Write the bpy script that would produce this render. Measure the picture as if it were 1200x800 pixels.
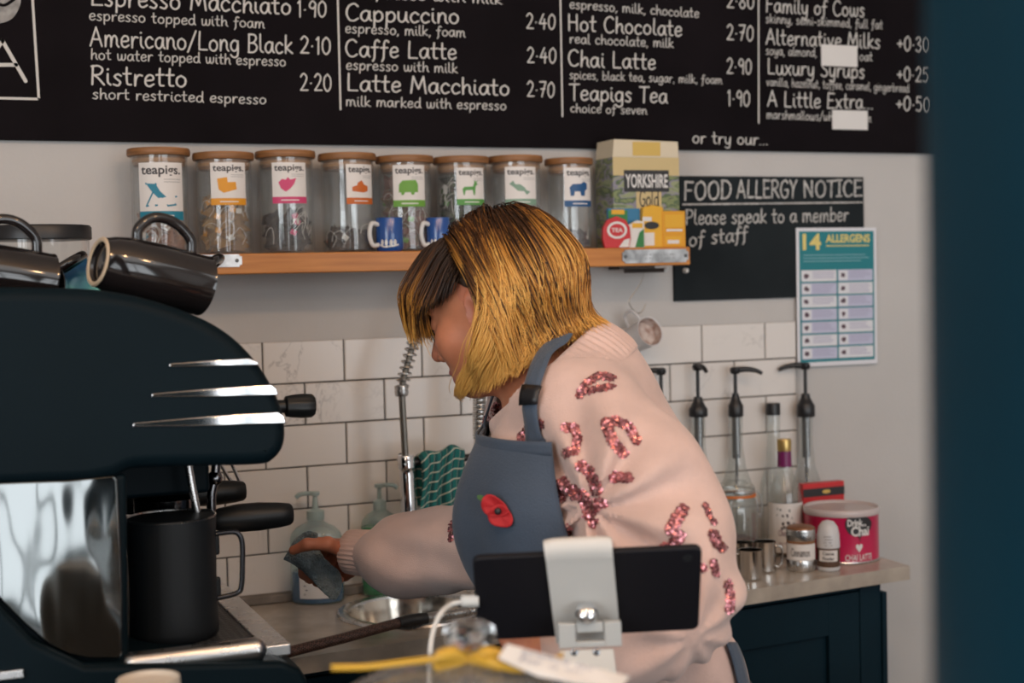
import bpy, bmesh, math, random
import numpy as np
from mathutils import Vector, Matrix
from mathutils.bvhtree import BVHTree
random.seed(7); np.random.seed(7)
PI = math.pi
for o in list(bpy.data.objects):
    bpy.data.objects.remove(o)
SC = bpy.context.scene
COL = SC.collection

# ------------------------------------------------------------------ camera
FPX = 1678.474
YAW, PITCH, ROLL = [math.radians(a) for a in (22.81481925, 2.50333808, -1.36185315)]
CAM = np.array([-0.58402174, -2.55435573, 1.46305755])
_f = np.array([math.sin(YAW)*math.cos(PITCH), math.cos(YAW)*math.cos(PITCH), -math.sin(PITCH)])
_r = np.array([math.cos(YAW), -math.sin(YAW), 0.0]); _u = np.cross(_r, _f)
CR = math.cos(ROLL)*_r + math.sin(ROLL)*_u
CU = -math.sin(ROLL)*_r + math.cos(ROLL)*_u
CF = _f
cd = bpy.data.cameras.new('camera'); cam = bpy.data.objects.new('camera', cd); COL.objects.link(cam)
cam.matrix_world = Matrix(((CR[0], CU[0], -CF[0], CAM[0]), (CR[1], CU[1], -CF[1], CAM[1]),
                           (CR[2], CU[2], -CF[2], CAM[2]), (0, 0, 0, 1)))
cd.sensor_width = 36.0; cd.lens = FPX/1200*36.0; cd.clip_start = 0.05
cd.dof.use_dof = True; cd.dof.focus_distance = 2.02; cd.dof.aperture_fstop = 4.2
SC.camera = cam

def ray(px, py): return CF + CR*(px-600)/FPX - CU*(py-400)/FPX
def atY(px, py, Y): d = ray(px, py); return CAM + d*(Y-CAM[1])/d[1]
def atX(px, py, X): d = ray(px, py); return CAM + d*(X-CAM[0])/d[0]
def atZ(px, py, Z): d = ray(px, py); return CAM + d*(Z-CAM[2])/d[2]
def atD(px, py, D): return CAM + ray(px, py)*D
def pxm(D): return D/FPX            # metres per photo pixel at depth D

# ------------------------------------------------------------------ light, world, exposure
vs = SC.view_settings
vs.view_transform = 'Standard'; vs.look = 'None'; vs.exposure = 0.0; vs.gamma = 1.0
vs.use_curve_mapping = False
W = bpy.data.worlds.new('world'); SC.world = W; W.use_nodes = True
bg = W.node_tree.nodes['Background']; bg.inputs[0].default_value = (0.75, 0.85, 1.0, 1); bg.inputs[1].default_value = 0.25

def area(name, loc, rot, sx, sy, power, col):
    l = bpy.data.lights.new(name, 'AREA'); l.shape = 'RECTANGLE'; l.size = sx; l.size_y = sy
    l.energy = power; l.color = col
    o = bpy.data.objects.new(name, l); o.location = loc; o.rotation_euler = rot; COL.objects.link(o); return o
def bulb(name, loc, power, col, r=0.03):
    l = bpy.data.lights.new(name, 'POINT'); l.energy = power; l.color = col; l.shadow_soft_size = r
    o = bpy.data.objects.new(name, l); o.location = loc; COL.objects.link(o); return o
# daylight through the shop window behind and left of the camera
area('window_daylight', (0.75, -5.585, 1.42), (math.radians(90), 0, 0), 3.6, 2.3, 100, (0.92, 0.965, 1.0))
area('side_window_daylight', (-2.485, -3.2, 1.75), (math.radians(90), 0, math.radians(-90)), 2.0, 1.6, 75, (0.9, 0.96, 1.0))
area('overhead_fill', (0.35, -3.1, 2.78), (0, 0, 0), 3.0, 1.6, 20, (0.95, 0.975, 1.0))  # soft fill lamp added below the closed ceiling, lets the window run dimmer
# warm filament bulbs hanging over the counter
for k, (bx, by, bz) in enumerate(((-0.75, -1.9, 2.35), (0.05, -1.9, 2.35), (0.7, -2.1, 2.4), (-1.1, -3.0, 2.4), (0.2, -3.2, 2.4))):
    bulb('pendant_bulb', (bx, by, bz), 7.5, (1.0, 0.56, 0.25), 0.035)

# ------------------------------------------------------------------ mesh helpers
def wloc(o):
    v = Vector((0, 0, 0))
    while o is not None:
        v += o.location; o = o.parent
    return v
class MB:
    """collects geometry in world coordinates and links it as one mesh object"""
    def __init__(s): s.v = []; s.f = []; s.m = []; s.sm = []
    def add(s, verts, faces, mi=0, smooth=True):
        n = len(s.v); s.v += [tuple(map(float, p)) for p in verts]
        s.f += [tuple(int(i)+n for i in f) for f in faces]
        s.m += [mi]*len(faces); s.sm += [smooth]*len(faces); return s
    def box(s, lo, hi, mi=0, M=None):
        x0, y0, z0 = lo; x1, y1, z1 = hi
        v = [(x0,y0,z0),(x1,y0,z0),(x1,y1,z0),(x0,y1,z0),(x0,y0,z1),(x1,y0,z1),(x1,y1,z1),(x0,y1,z1)]
        if M is not None: v = [tuple(M @ Vector(p)) for p in v]
        return s.add(v, [(0,3,2,1),(4,5,6,7),(0,1,5,4),(1,2,6,5),(2,3,7,6),(3,0,4,7)], mi, False)
    def lathe(s, prof, seg=48, c=(0,0,0), axis=None, mi=0, caps=True, sx=1, sy=1, smooth=True, M=None, wob=None):
        """prof: list of (r, z); revolve about z at c, or about axis direction"""
        if M is None:
            if axis is not None:
                q = Vector((0,0,1)).rotation_difference(Vector(axis).normalized()); M = Matrix.Translation(Vector(c)) @ q.to_matrix().to_4x4()
            else: M = Matrix.Translation(Vector(c))
        v = []; f = []
        for (r, z) in prof:
            for k in range(seg):
                a = 2*PI*k/seg; rr = r*(wob(a, z) if wob else 1)
                v.append(tuple(M @ Vector((rr*math.cos(a)*sx, rr*math.sin(a)*sy, z))))
        n = len(prof)
        for i in range(n-1):
            for k in range(seg):
                k2 = (k+1) % seg
                f.append((i*seg+k, i*seg+k2, (i+1)*seg+k2, (i+1)*seg+k))
        if caps:
            if prof[0][0] > 1e-5: f.append(tuple(range(seg-1, -1, -1)))
            if prof[-1][0] > 1e-5: f.append(tuple((n-1)*seg+k for k in range(seg)))
        return s.add(v, f, mi, smooth)
    def tube(s, path, r, seg=12, mi=0, caps=True, closed=False, sm=True):
        P = [Vector(p) for p in path]; n = len(P)
        R = r if hasattr(r, '__len__') else [r]*n
        v = []; f = []
        T = []
        for i in range(n):
            if closed: t = P[(i+1) % n]-P[i-1]
            else: t = P[min(i+1, n-1)]-P[max(i-1, 0)]
            T.append(t.normalized() if t.length > 1e-9 else Vector((0,0,1)))
        up = Vector((0,0,1)) if abs(T[0].z) < 0.9 else Vector((1,0,0))
        N = (up - T[0]*up.dot(T[0])).normalized()
        for i in range(n):
            if i > 0:
                q = T[i-1].rotation_difference(T[i]); N = q @ N; N = (N - T[i]*N.dot(T[i])).normalized()
            B = T[i].cross(N)
            for k in range(seg):
                a = 2*PI*k/seg; v.append(P[i] + (N*math.cos(a)+B*math.sin(a))*R[i])
        m = n if closed else n-1
        for i in range(m):
            j = (i+1) % n
            for k in range(seg):
                k2 = (k+1) % seg; f.append((i*seg+k, i*seg+k2, j*seg+k2, j*seg+k))
        if caps and not closed:
            f.append(tuple(range(seg-1, -1, -1))); f.append(tuple((n-1)*seg+k for k in range(seg)))
        return s.add(v, f, mi, sm)
    def prism(s, poly, M, depth, mi=0, smooth=False):
        """poly (u,v) in plane of M (x,y) extruded along M z by depth"""
        n = len(poly)
        v = [tuple(M @ Vector((u, w, 0))) for u, w in poly] + [tuple(M @ Vector((u, w, depth))) for u, w in poly]
        f = [tuple(range(n-1, -1, -1)), tuple(range(n, 2*n))] + [(i, (i+1) % n, n+(i+1) % n, n+i) for i in range(n)]
        return s.add(v, f, mi, smooth)
    def ball(s, c, r, seg=16, rings=10, mi=0, sc=(1,1,1), M=None):
        v = []; f = []
        for i in range(rings+1):
            t = PI*i/rings
            for k in range(seg):
                a = 2*PI*k/seg
                p = Vector((r*sc[0]*math.sin(t)*math.cos(a), r*sc[1]*math.sin(t)*math.sin(a), r*sc[2]*math.cos(t)))
                if M is not None: p = M @ p
                v.append(p+Vector(c))
        for i in range(rings):
            for k in range(seg):
                k2 = (k+1) % seg; f.append((i*seg+k, (i+1)*seg+k, (i+1)*seg+k2, i*seg+k2))
        return s.add(v, f, mi, True)
    def build(s, name, mat, parent=None, bevel=0, bseg=3, loc=None, solid=0, sub=0, auto=True):
        me = bpy.data.meshes.new(name)
        base = wloc(parent) if parent is not None else Vector(loc if loc is not None else (0,0,0))
        me.from_pydata([(p[0]-base.x, p[1]-base.y, p[2]-base.z) for p in s.v], [], s.f)
        mats = mat if isinstance(mat, (list, tuple)) else [mat]
        for m in mats: me.materials.append(m)
        me.polygons.foreach_set('material_index', s.m)
        me.polygons.foreach_set('use_smooth', s.sm if not bevel else [True]*len(s.sm))
        me.update()
        if not bevel and any(s.sm): me.set_sharp_from_angle(angle=math.radians(42))
        o = bpy.data.objects.new(name, me); COL.objects.link(o)
        if parent is not None: o.parent = parent
        elif loc is not None: o.location = loc
        if solid:
            md = o.modifiers.new('solid', 'SOLIDIFY'); md.thickness = solid; md.offset = 0
        if bevel:
            md = o.modifiers.new('bevel', 'BEVEL'); md.width = bevel; md.segments = bseg; md.limit_method = 'ANGLE'; md.angle_limit = math.radians(35); md.harden_normals = True
        if sub:
            md = o.modifiers.new('sub', 'SUBSURF'); md.levels = sub; md.render_levels = sub
        return o
def tag(o, label=None, cat=None, group=None, kind=None):
    if label: o['label'] = label
    if cat: o['category'] = cat
    if group: o['group'] = group
    if kind: o['kind'] = kind
    return o
def thing(name, loc, label, cat, group=None):
    o = bpy.data.objects.new(name, None); o.location = Vector(loc); o.empty_display_size = 0.05; COL.objects.link(o)
    return tag(o, label, cat, group)
def frame_M(o, ux, uz):
    """matrix whose x axis = ux, y axis = uz (in-plane up), z axis = normal (ux x uz)"""
    ux = Vector(ux).normalized(); uz = Vector(uz); uz = (uz-ux*uz.dot(ux)).normalized(); n = ux.cross(uz); o = Vector(o)
    return Matrix(((ux.x, uz.x, n.x, o.x), (ux.y, uz.y, n.y, o.y), (ux.z, uz.z, n.z, o.z), (0,0,0,1)))
def catmull(P, n=8, closed=False):
    P = [np.array(p, float) for p in P]; out = []
    m = len(P)
    if m < 3 and not closed:
        return [P[0]+(P[-1]-P[0])*t/n for t in range(n+1)] if m == 2 else P
    rng = m if closed else m-1
    for i in range(rng):
        p0 = P[(i-1) % m] if closed or i > 0 else 2*P[0]-P[1]
        p1 = P[i]; p2 = P[(i+1) % m]
        p3 = P[(i+2) % m] if closed or i+2 < m else 2*P[-1]-P[-2]
        for k in range(n):
            t = k/n
            out.append(0.5*((2*p1)+(-p0+p2)*t+(2*p0-5*p1+4*p2-p3)*t*t+(-p0+3*p1-3*p2+p3)*t**3))
    if not closed: out.append(P[-1])
    return out
def fill2d(poly):
    from mathutils.geometry import tessellate_polygon
    return [tuple(t) for t in tessellate_polygon([[Vector((u,v,0)) for u,v in poly]])]
def subdiv(V, F, maxlen):
    V = [tuple(v) for v in V]; F = [tuple(f) for f in F]; T = []
    for f in F:
        for k in range(1, len(f)-1): T.append((f[0], f[k], f[k+1]))
    out = []; mid = {}
    def mp(a, b):
        k = (min(a,b), max(a,b))
        if k not in mid: mid[k] = len(V); V.append(((V[a][0]+V[b][0])/2, (V[a][1]+V[b][1])/2))
        return mid[k]
    def dl(a, b): return math.hypot(V[a][0]-V[b][0], V[a][1]-V[b][1])
    st = T
    while st:
        a, b, c = st.pop(); L_ = [(dl(a,b),a,b,c),(dl(b,c),b,c,a),(dl(c,a),c,a,b)]; m = max(L_)
        if m[0] <= maxlen: out.append((a,b,c)); continue
        q = mp(m[1], m[2]); st.append((m[1], q, m[3])); st.append((q, m[2], m[3]))
    return V, out
def rrect(w, h, r, n=5, cx=0, cy=0):
    pts = []
    for (sx, sy, a0) in ((1,-1,-PI/2), (1,1,0), (-1,1,PI/2), (-1,-1,PI)):
        for k in range(n+1):
            a = a0+PI/2*k/n; pts.append((cx+sx*(w/2-r)+r*math.cos(a), cy+sy*(h/2-r)+r*math.sin(a)))
    return pts

# ------------------------------------------------------------------ materials
def NT(m): return m.node_tree.nodes, m.node_tree.links
def mat(name, col, rough=0.5, metal=0.0, var=0.0, vscale=8.0, bump=0.0, bscale=60.0, spec=0.5, coat=0.0, emit=None, col2=None, sheen=0.0, sss=0.0, rvar=0.0, aniso_scale=None):
    m = bpy.data.materials.new(name); m.use_nodes = True
    n, l = NT(m); b = n['Principled BSDF']
    b.inputs['Base Color'].default_value = (*col, 1); b.inputs['Roughness'].default_value = rough
    b.inputs['Metallic'].default_value = metal; b.inputs['Specular IOR Level'].default_value = spec
    if coat: b.inputs['Coat Weight'].default_value = coat; b.inputs['Coat Roughness'].default_value = 0.08
    if sheen: b.inputs['Sheen Weight'].default_value = sheen; b.inputs['Sheen Roughness'].default_value = 0.5
    if sss:
        b.inputs['Subsurface Weight'].default_value = sss; b.inputs['Subsurface Radius'].default_value = (0.01, 0.004, 0.002); b.inputs['Subsurface Scale'].default_value = 0.6
    tc = n.new('ShaderNodeTexCoord')
    src = tc.outputs['Object']
    if aniso_scale:
        mp = n.new('ShaderNodeMapping'); mp.inputs['Scale'].default_value = aniso_scale; l.new(src, mp.inputs[0]); src = mp.outputs[0]
    if var or col2 or rvar:
        nz = n.new('ShaderNodeTexNoise'); nz.inputs['Scale'].default_value = vscale; nz.inputs['Detail'].default_value = 5
        l.new(src, nz.inputs['Vector'])
        if var or col2:
            mx = n.new('ShaderNodeMix'); mx.data_type = 'RGBA'
            c2 = col2 if col2 else tuple(max(0, c*(1-var)) for c in col)
            c1 = col if col2 else tuple(min(1, c*(1+var*0.5)) for c in col)
            mx.inputs['A'].default_value = (*c1, 1); mx.inputs['B'].default_value = (*c2, 1)
            rp = n.new('ShaderNodeMapRange'); rp.inputs[1].default_value = 0.35; rp.inputs[2].default_value = 0.65
            l.new(nz.outputs['Fac'], rp.inputs[0]); l.new(rp.outputs[0], mx.inputs['Factor']); l.new(mx.outputs['Result'], b.inputs['Base Color'])
        if rvar:
            rr = n.new('ShaderNodeMapRange'); rr.inputs[3].default_value = max(0.02, rough-rvar); rr.inputs[4].default_value = rough+rvar
            l.new(nz.outputs['Fac'], rr.inputs[0]); l.new(rr.outputs[0], b.inputs['Roughness'])
    if bump:
        nb = n.new('ShaderNodeTexNoise'); nb.inputs['Scale'].default_value = bscale; nb.inputs['Detail'].default_value = 3
        l.new(src, nb.inputs['Vector'])
        bp = n.new('ShaderNodeBump'); bp.inputs['Strength'].default_value = bump; bp.inputs['Distance'].default_value = 0.01
        l.new(nb.outputs['Fac'], bp.inputs['Height']); l.new(bp.outputs['Normal'], b.inputs['Normal'])
    if emit:
        b.inputs['Emission Color'].default_value = (*emit[0], 1); b.inputs['Emission Strength'].default_value = emit[1]
    return m
def glassy(name, tint=(1,1,1), gloss=0.12, edge=0.75, body=0.05, bodycol=(0.8,0.85,0.85)):
    """thin clear glass or plastic: see-through with a reflective, slightly milky edge"""
    m = bpy.data.materials.new(name); m.use_nodes = True
    n, l = NT(m); n.remove(n['Principled BSDF']); out = n['Material Output']
    tr = n.new('ShaderNodeBsdfTransparent'); tr.inputs[0].default_value = (*tint, 1)
    gl = n.new('ShaderNodeBsdfGlossy'); gl.inputs['Roughness'].default_value = 0.06
    df = n.new('ShaderNodeBsdfDiffuse'); df.inputs[0].default_value = (*bodycol, 1)
    lw = n.new('ShaderNodeLayerWeight'); lw.inputs[0].default_value = 0.35
    mr = n.new('ShaderNodeMapRange'); mr.inputs[3].default_value = gloss*0.35; mr.inputs[4].default_value = edge
    pw = n.new('ShaderNodeMath'); pw.operation = 'POWER'; pw.inputs[1].default_value = 2.0
    l.new(lw.outputs['Facing'], pw.inputs[0]); l.new(pw.outputs[0], mr.inputs[0])
    m1 = n.new('ShaderNodeMixShader'); m1.inputs[0].default_value = body; l.new(tr.outputs[0], m1.inputs[1]); l.new(df.outputs[0], m1.inputs[2])
    m2 = n.new('ShaderNodeMixShader'); l.new(mr.outputs[0], m2.inputs[0]); l.new(m1.outputs[0], m2.inputs[1]); l.new(gl.outputs[0], m2.inputs[2])
    l.new(m2.outputs[0], out.inputs[0]); return m
# ------------------------------------------------------------------ hand lettering: every glyph is a few pen strokes
# x-height .6, capitals 1, descender -.32; a repeated point is a sharp corner
GL = {
'a': (.56, [[(.46,.5),(.3,.61),(.1,.45),(.07,.18),(.22,.0),(.38,.14),(.47,.58),(.47,.58),(.47,.15),(.56,.02)]]),
'b': (.54, [[(.1,1),(.09,.5),(.09,.02),(.09,.02),(.12,.4),(.3,.6),(.47,.42),(.44,.12),(.25,0),(.1,.1)]]),
'c': (.48, [[(.44,.48),(.28,.61),(.1,.45),(.07,.2),(.22,0),(.44,.1)]]),
'd': (.56, [[(.46,.48),(.28,.6),(.08,.42),(.09,.12),(.26,0),(.42,.14),(.47,.5)],[(.47,1),(.47,.5),(.48,.15),(.56,.0)]]),
'e': (.5, [[(.1,.3),(.42,.36),(.4,.56),(.24,.61),(.09,.42),(.1,.12),(.26,0),(.46,.12)]]),
'f': (.42, [[(.44,.9),(.34,1.0),(.22,.85),(.2,.4),(.18,-.05),(.1,-.25)],[(.04,.55),(.38,.57)]]),
'g': (.54, [[(.46,.5),(.28,.61),(.09,.42),(.1,.14),(.26,.02),(.42,.18),(.47,.58),(.47,.58),(.47,.1),(.42,-.25),(.22,-.33),(.06,-.2)]]),
'h': (.54, [[(.1,1),(.09,.5),(.09,0),(.09,0),(.12,.35),(.3,.58),(.43,.45),(.43,.15),(.54,.0)]]),
'i': (.24, [[(.1,.58),(.1,.15),(.22,.0)],[(.1,.8),(.12,.83)]]),
'j': (.26, [[(.16,.58),(.16,.0),(.1,-.28),(-.04,-.25)],[(.16,.8),(.18,.83)]]),
'k': (.5, [[(.1,1),(.09,.5),(.09,0)],[(.42,.6),(.12,.28),(.12,.28),(.48,.0)]]),
'l': (.26, [[(.1,1),(.09,.5),(.1,.12),(.24,.0)]]),
'm': (.8, [[(.08,.58),(.08,0),(.08,0),(.12,.4),(.25,.6),(.37,.45),(.37,0),(.37,0),(.42,.42),(.55,.6),(.67,.45),(.68,.14),(.78,.0)]]),
'n': (.54, [[(.08,.58),(.08,0),(.08,0),(.13,.4),(.28,.6),(.42,.45),(.43,.14),(.53,.0)]]),
'o': (.54, [[(.28,.6),(.1,.46),(.08,.16),(.26,0),(.45,.14),(.46,.44),(.28,.6)]]),
'p': (.54, [[(.09,.58),(.09,.1),(.08,-.33)],[(.1,.4),(.28,.6),(.46,.45),(.45,.15),(.26,0),(.1,.12)]]),
'q': (.54, [[(.46,.5),(.28,.61),(.09,.42),(.1,.14),(.26,.02),(.42,.18),(.47,.58),(.47,.58),(.46,-.33)]]),
'r': (.42, [[(.09,.58),(.09,0),(.09,0),(.13,.38),(.26,.58),(.4,.55)]]),
's': (.44, [[(.38,.52),(.24,.61),(.1,.48),(.22,.33),(.36,.18),(.26,0),(.06,.06)]]),
't': (.4, [[(.18,.95),(.17,.4),(.2,.06),(.36,.03)],[(.02,.6),(.36,.62)]]),
'u': (.56, [[(.08,.58),(.08,.16),(.22,0),(.38,.12),(.46,.58),(.46,.58),(.47,.13),(.56,.0)]]),
'v': (.48, [[(.05,.58),(.22,0),(.22,0),(.44,.6)]]),
'w': (.72, [[(.06,.58),(.1,.1),(.22,.0),(.35,.2),(.37,.55),(.37,.55),(.4,.1),(.52,.0),(.64,.2),(.66,.58)]]),
'x': (.5, [[(.07,.58),(.44,0)],[(.44,.6),(.05,0)]]),
'y': (.52, [[(.07,.58),(.1,.2),(.22,.03),(.37,.15),(.45,.58),(.45,.58),(.42,-.1),(.3,-.33),(.08,-.25)]]),
'z': (.48, [[(.06,.57),(.42,.58),(.42,.58),(.06,.02),(.06,.02),(.46,.03)]]),
'A': (.7, [[(.04,0),(.34,1),(.34,1),(.64,0)],[(.14,.36),(.56,.36)]]),
'B': (.62, [[(.1,1),(.1,0)],[(.08,1),(.4,.98),(.5,.78),(.34,.55),(.12,.52),(.12,.52),(.42,.5),(.56,.28),(.4,.03),(.08,0)]]),
'C': (.66, [[(.6,.85),(.42,1.0),(.17,.85),(.07,.45),(.2,.08),(.42,0),(.62,.14)]]),
'D': (.68, [[(.1,1),(.1,0)],[(.06,1),(.38,.97),(.6,.7),(.58,.28),(.38,.03),(.06,0)]]),
'E': (.58, [[(.1,1),(.09,0)],[(.08,1),(.52,.98)],[(.1,.52),(.45,.53)],[(.08,.01),(.54,.02)]]),
'F': (.56, [[(.1,1),(.09,0)],[(.08,1),(.54,.98)],[(.1,.52),(.44,.53)]]),
'G': (.7, [[(.6,.85),(.42,1.0),(.17,.85),(.07,.45),(.2,.08),(.42,0),(.6,.15),(.62,.45),(.62,.45),(.4,.45)]]),
'H': (.66, [[(.1,1),(.09,0)],[(.56,1),(.56,0)],[(.1,.52),(.56,.53)]]),
'I': (.4, [[(.2,1),(.2,0)],[(.04,1),(.36,1)],[(.04,0),(.36,0)]]),
'J': (.5, [[(.4,1),(.4,.2),(.24,0),(.06,.14)]]),
'K': (.62, [[(.1,1),(.09,0)],[(.54,1),(.12,.48),(.12,.48),(.58,0)]]),
'L': (.56, [[(.12,1),(.1,.5),(.1,.02),(.1,.02),(.52,.02)]]),
'M': (.84, [[(.05,0),(.16,1),(.16,1),(.42,.25),(.42,.25),(.66,1),(.66,1),(.78,0)]]),
'N': (.7, [[(.1,0),(.1,1),(.1,1),(.58,.02),(.58,.02),(.58,1)]]),
'O': (.74, [[(.38,1),(.14,.82),(.08,.45),(.2,.08),(.4,0),(.62,.18),(.66,.6),(.55,.9),(.38,1)]]),
'P': (.58, [[(.1,1),(.09,0)],[(.06,1),(.4,.98),(.54,.76),(.4,.5),(.12,.46)]]),
'R': (.62, [[(.12,1),(.08,0)],[(.06,.96),(.36,1),(.54,.82),(.42,.56),(.12,.5),(.12,.5),(.3,.4),(.6,0)]]),
'S': (.56, [[(.5,.86),(.32,1),(.1,.84),(.18,.6),(.42,.42),(.5,.2),(.3,0),(.06,.12)]]),
'T': (.58, [[(.3,1),(.29,0)],[(.02,.98),(.58,1)]]),
'Y': (.6, [[(.06,1),(.3,.5)],[(.56,1),(.3,.5),(.24,0)]]),
'0': (.58, [[(.3,1),(.1,.75),(.09,.25),(.28,0),(.48,.25),(.49,.75),(.3,1)]]),
'1': (.3, [[(.06,.84),(.18,1),(.18,1),(.18,0)]]),
'2': (.56, [[(.08,.8),(.26,1),(.46,.8),(.36,.45),(.08,.02),(.08,.02),(.52,.03)]]),
'3': (.54, [[(.08,.85),(.28,1),(.45,.8),(.22,.53),(.22,.53),(.47,.32),(.3,0),(.06,.1)]]),
'4': (.58, [[(.34,.98),(.06,.35),(.06,.35),(.54,.38)],[(.4,.65),(.38,0)]]),
'5': (.54, [[(.46,.98),(.14,.98),(.14,.98),(.1,.58),(.1,.58),(.3,.64),(.47,.36),(.32,.02),(.06,.08)]]),
'7': (.52, [[(.06,.96),(.48,.98),(.48,.98),(.2,0)],[(.14,.5),(.42,.52)]]),
'8': (.56, [[(.3,.54),(.12,.76),(.28,1),(.45,.78),(.3,.54),(.08,.26),(.28,0),(.49,.24),(.3,.54)]]),
'9': (.54, [[(.46,.7),(.3,.5),(.1,.68),(.26,.98),(.46,.82),(.46,.6),(.44,0)]]),
'.': (.2, [[(.08,.03),(.11,.04)]]), ',': (.2, [[(.12,.06),(.05,-.14)]]), '+': (.46, [[(.22,.68),(.22,.24)],[(.03,.46),(.42,.46)]]),
'·': (.24, [[(.1,.42),(.13,.43)]]), '/': (.5, [[(.02,-.12),(.46,1.05)]]), '-': (.4, [[(.06,.3),(.34,.31)]]), ' ': (.34, []), "'": (.16, [[(.08,1),(.06,.8)]]),
}
def stroke_polys(strokes, w):
    """flat ribbons with round ends for a list of pen strokes"""
    V = []; F = []
    for st in strokes:
        segs = []; cur = [st[0]]
        for p in st[1:]:
            if abs(p[0]-cur[-1][0])+abs(p[1]-cur[-1][1]) < 1e-6:
                if len(cur) > 1: segs.append(cur)
                cur = [p]
            else: cur.append(p)
        if len(cur) > 1: segs.append(cur)
        for sg in segs:
            P = np.array(catmull(sg, 5)) if len(sg) > 2 else np.array(sg, float)
            T = np.gradient(P, axis=0); T /= np.maximum(np.linalg.norm(T, axis=1, keepdims=True), 1e-9)
            N = np.c_[-T[:,1], T[:,0]]*w/2
            b = len(V); n = len(P)
            for i in range(n): V.append(tuple(P[i]+N[i])); V.append(tuple(P[i]-N[i]))
            for i in range(n-1): F.append((b+2*i+1, b+2*i+3, b+2*i+2, b+2*i))
            for e, sgn in ((0,-1),(n-1,1)):
                c = len(V); a0 = math.atan2(T[e][1], T[e][0])*1.0
                for k in range(7):
                    a = a0+(-PI/2+PI*k/6 if sgn > 0 else PI/2+PI*k/6)
                    V.append((P[e][0]+w/2*math.cos(a), P[e][1]+w/2*math.sin(a)))
                F.append(tuple(range(c, c+7)))
    return V, F
def write(text, w=0.1, jitter=0.02, space=0.05):
    """returns verts, faces, width in cap-height units"""
    rnd = random.Random(text); x = 0; V = []; F = []
    for ch in text:
        gw, st = GL[ch]
        dy = rnd.uniform(-jitter, jitter); sl = rnd.uniform(0, .05)
        st2 = [[(x+p[0]+p[1]*sl+rnd.uniform(-jitter, jitter)*.4 if st and s is None else x+p[0]+p[1]*sl, p[1]+dy) for p in s] for s in st]
        v, f = stroke_polys(st2, w); n = len(V); V += v; F += [tuple(i+n for i in q) for q in f]
        x += gw+space
    return V, F, x-space
def letter(name, text, M, x0, x1, y, cap, mat_, parent, w=0.1, capfix=None):
    """hand-written line in plane M, from x0 to x1 on baseline y (a number or two)"""
    V, F, wd = write(text, w)
    y0, y1 = y if hasattr(y, '__len__') else (y, y)
    sx = (x1-x0)/wd
    pid = [0]*len(V); lay_ = 0; last = -1
    for f in F:                      # pen strokes lie on one another, never in one plane
        if min(f) > last: lay_ += 1
        last = max(last, max(f))
        for i in f: pid[i] = lay_ % 24
    mb = MB(); mb.add([tuple(M @ Vector((x0+u*sx, y0+(y1-y0)*u/wd+v*cap, pid[i]*1.8e-5))) for i, (u, v) in enumerate(V)], F, 0, False)
    return mb.build(name, mat_, parent)
_tc = {}
def type_mesh(text, bold=0.0):
    k = (text, bold)
    if k not in _tc:
        c = bpy.data.curves.new('t', 'FONT'); c.body = text; c.offset = bold; c.resolution_u = 3
        o = bpy.data.objects.new('t', c); COL.objects.link(o)
        dg = bpy.context.evaluated_depsgraph_get(); me = o.evaluated_get(dg).to_mesh()
        V = [tuple(v.co[:2]) for v in me.vertices]; F = [tuple(p.vertices) for p in me.polygons]
        o.evaluated_get(dg).to_mesh_clear(); bpy.data.objects.remove(o); bpy.data.curves.remove(c)
        _tc[k] = (np.array(V), F)
    return _tc[k]
def printed(mb, text, M, x0, x1, y, h=None, mi=0, bold=0.0, bend=None):
    """printed lettering between x0 and x1 on baseline y, letter height h, into builder mb"""
    V, F = type_mesh(text, bold); lo = V.min(0); hi = V.max(0)
    s = (x1-x0)/(hi[0]-lo[0]); sy = s if h is None else h/(0.73)
    P = [(x0+(v[0]-lo[0])*s, y+v[1]*sy) for v in V]
    if bend:
        P, F = subdiv(P, F, .07*abs(x1-x0))
    pts = [bend(u, w) for u, w in P] if bend else [tuple(M @ Vector((u, w, 0))) for u, w in P]
    mb.add(pts, F, mi, False); return mb
# ------------------------------------------------------------------ the room
WT = 0.89        # worktop height
m_wall = mat('wall_paint', (0.545,0.525,0.508), 0.75, var=0.06, vscale=3, bump=0.06, bscale=140)
m_ceil = mat('ceiling_paint', (0.7,0.68,0.66), 0.8)
m_floor = mat('floor_boards', (0.16,0.10,0.06), 0.5, var=0.35, vscale=3, aniso_scale=(1,8,1))
m_navy = mat('navy_cabinet_paint', (0.0045,0.020,0.032), 0.5, spec=.12, var=0.2, vscale=4, bump=0.03, bscale=200)
m_post = mat('navy_post_paint', (0.0018,0.022,0.036), 0.5, var=0.15, vscale=5, spec=.12)
m_white = mat('white_paint', (0.7,0.7,0.68), 0.5)
m_blackmetal = mat('black_metal', (0.012,0.012,0.014), 0.4, 0.2)
def struct(o): o['kind'] = 'structure'; return o
X0, X1, Y0, ZC = -2.4, 3.2, -5.5, 2.8
struct(MB().box((X0-.1,Y0-.1,-.1),(X1+.1,.12,0)).build('floor', m_floor))
struct(MB().box((X0-.1,Y0-.1,ZC),(X1+.1,.12,ZC+.1)).build('ceiling', m_ceil))
struct(MB().box((X0-.1,0,0),(X1+.1,.12,ZC)).build('wall_back', m_wall))
struct(MB().box((X0-.1,Y0,0),(X0,-4.3,ZC)).box((X0-.1,-2.1,0),(X0,0,ZC)).box((X0-.1,-4.3,0),(X0,-2.1,.9)).box((X0-.1,-4.3,2.6),(X0,-2.1,ZC)).build('wall_left', m_wall))
struct(MB().box((X1,Y0,0),(X1+.1,0,ZC)).build('wall_right', m_wall))
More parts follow.
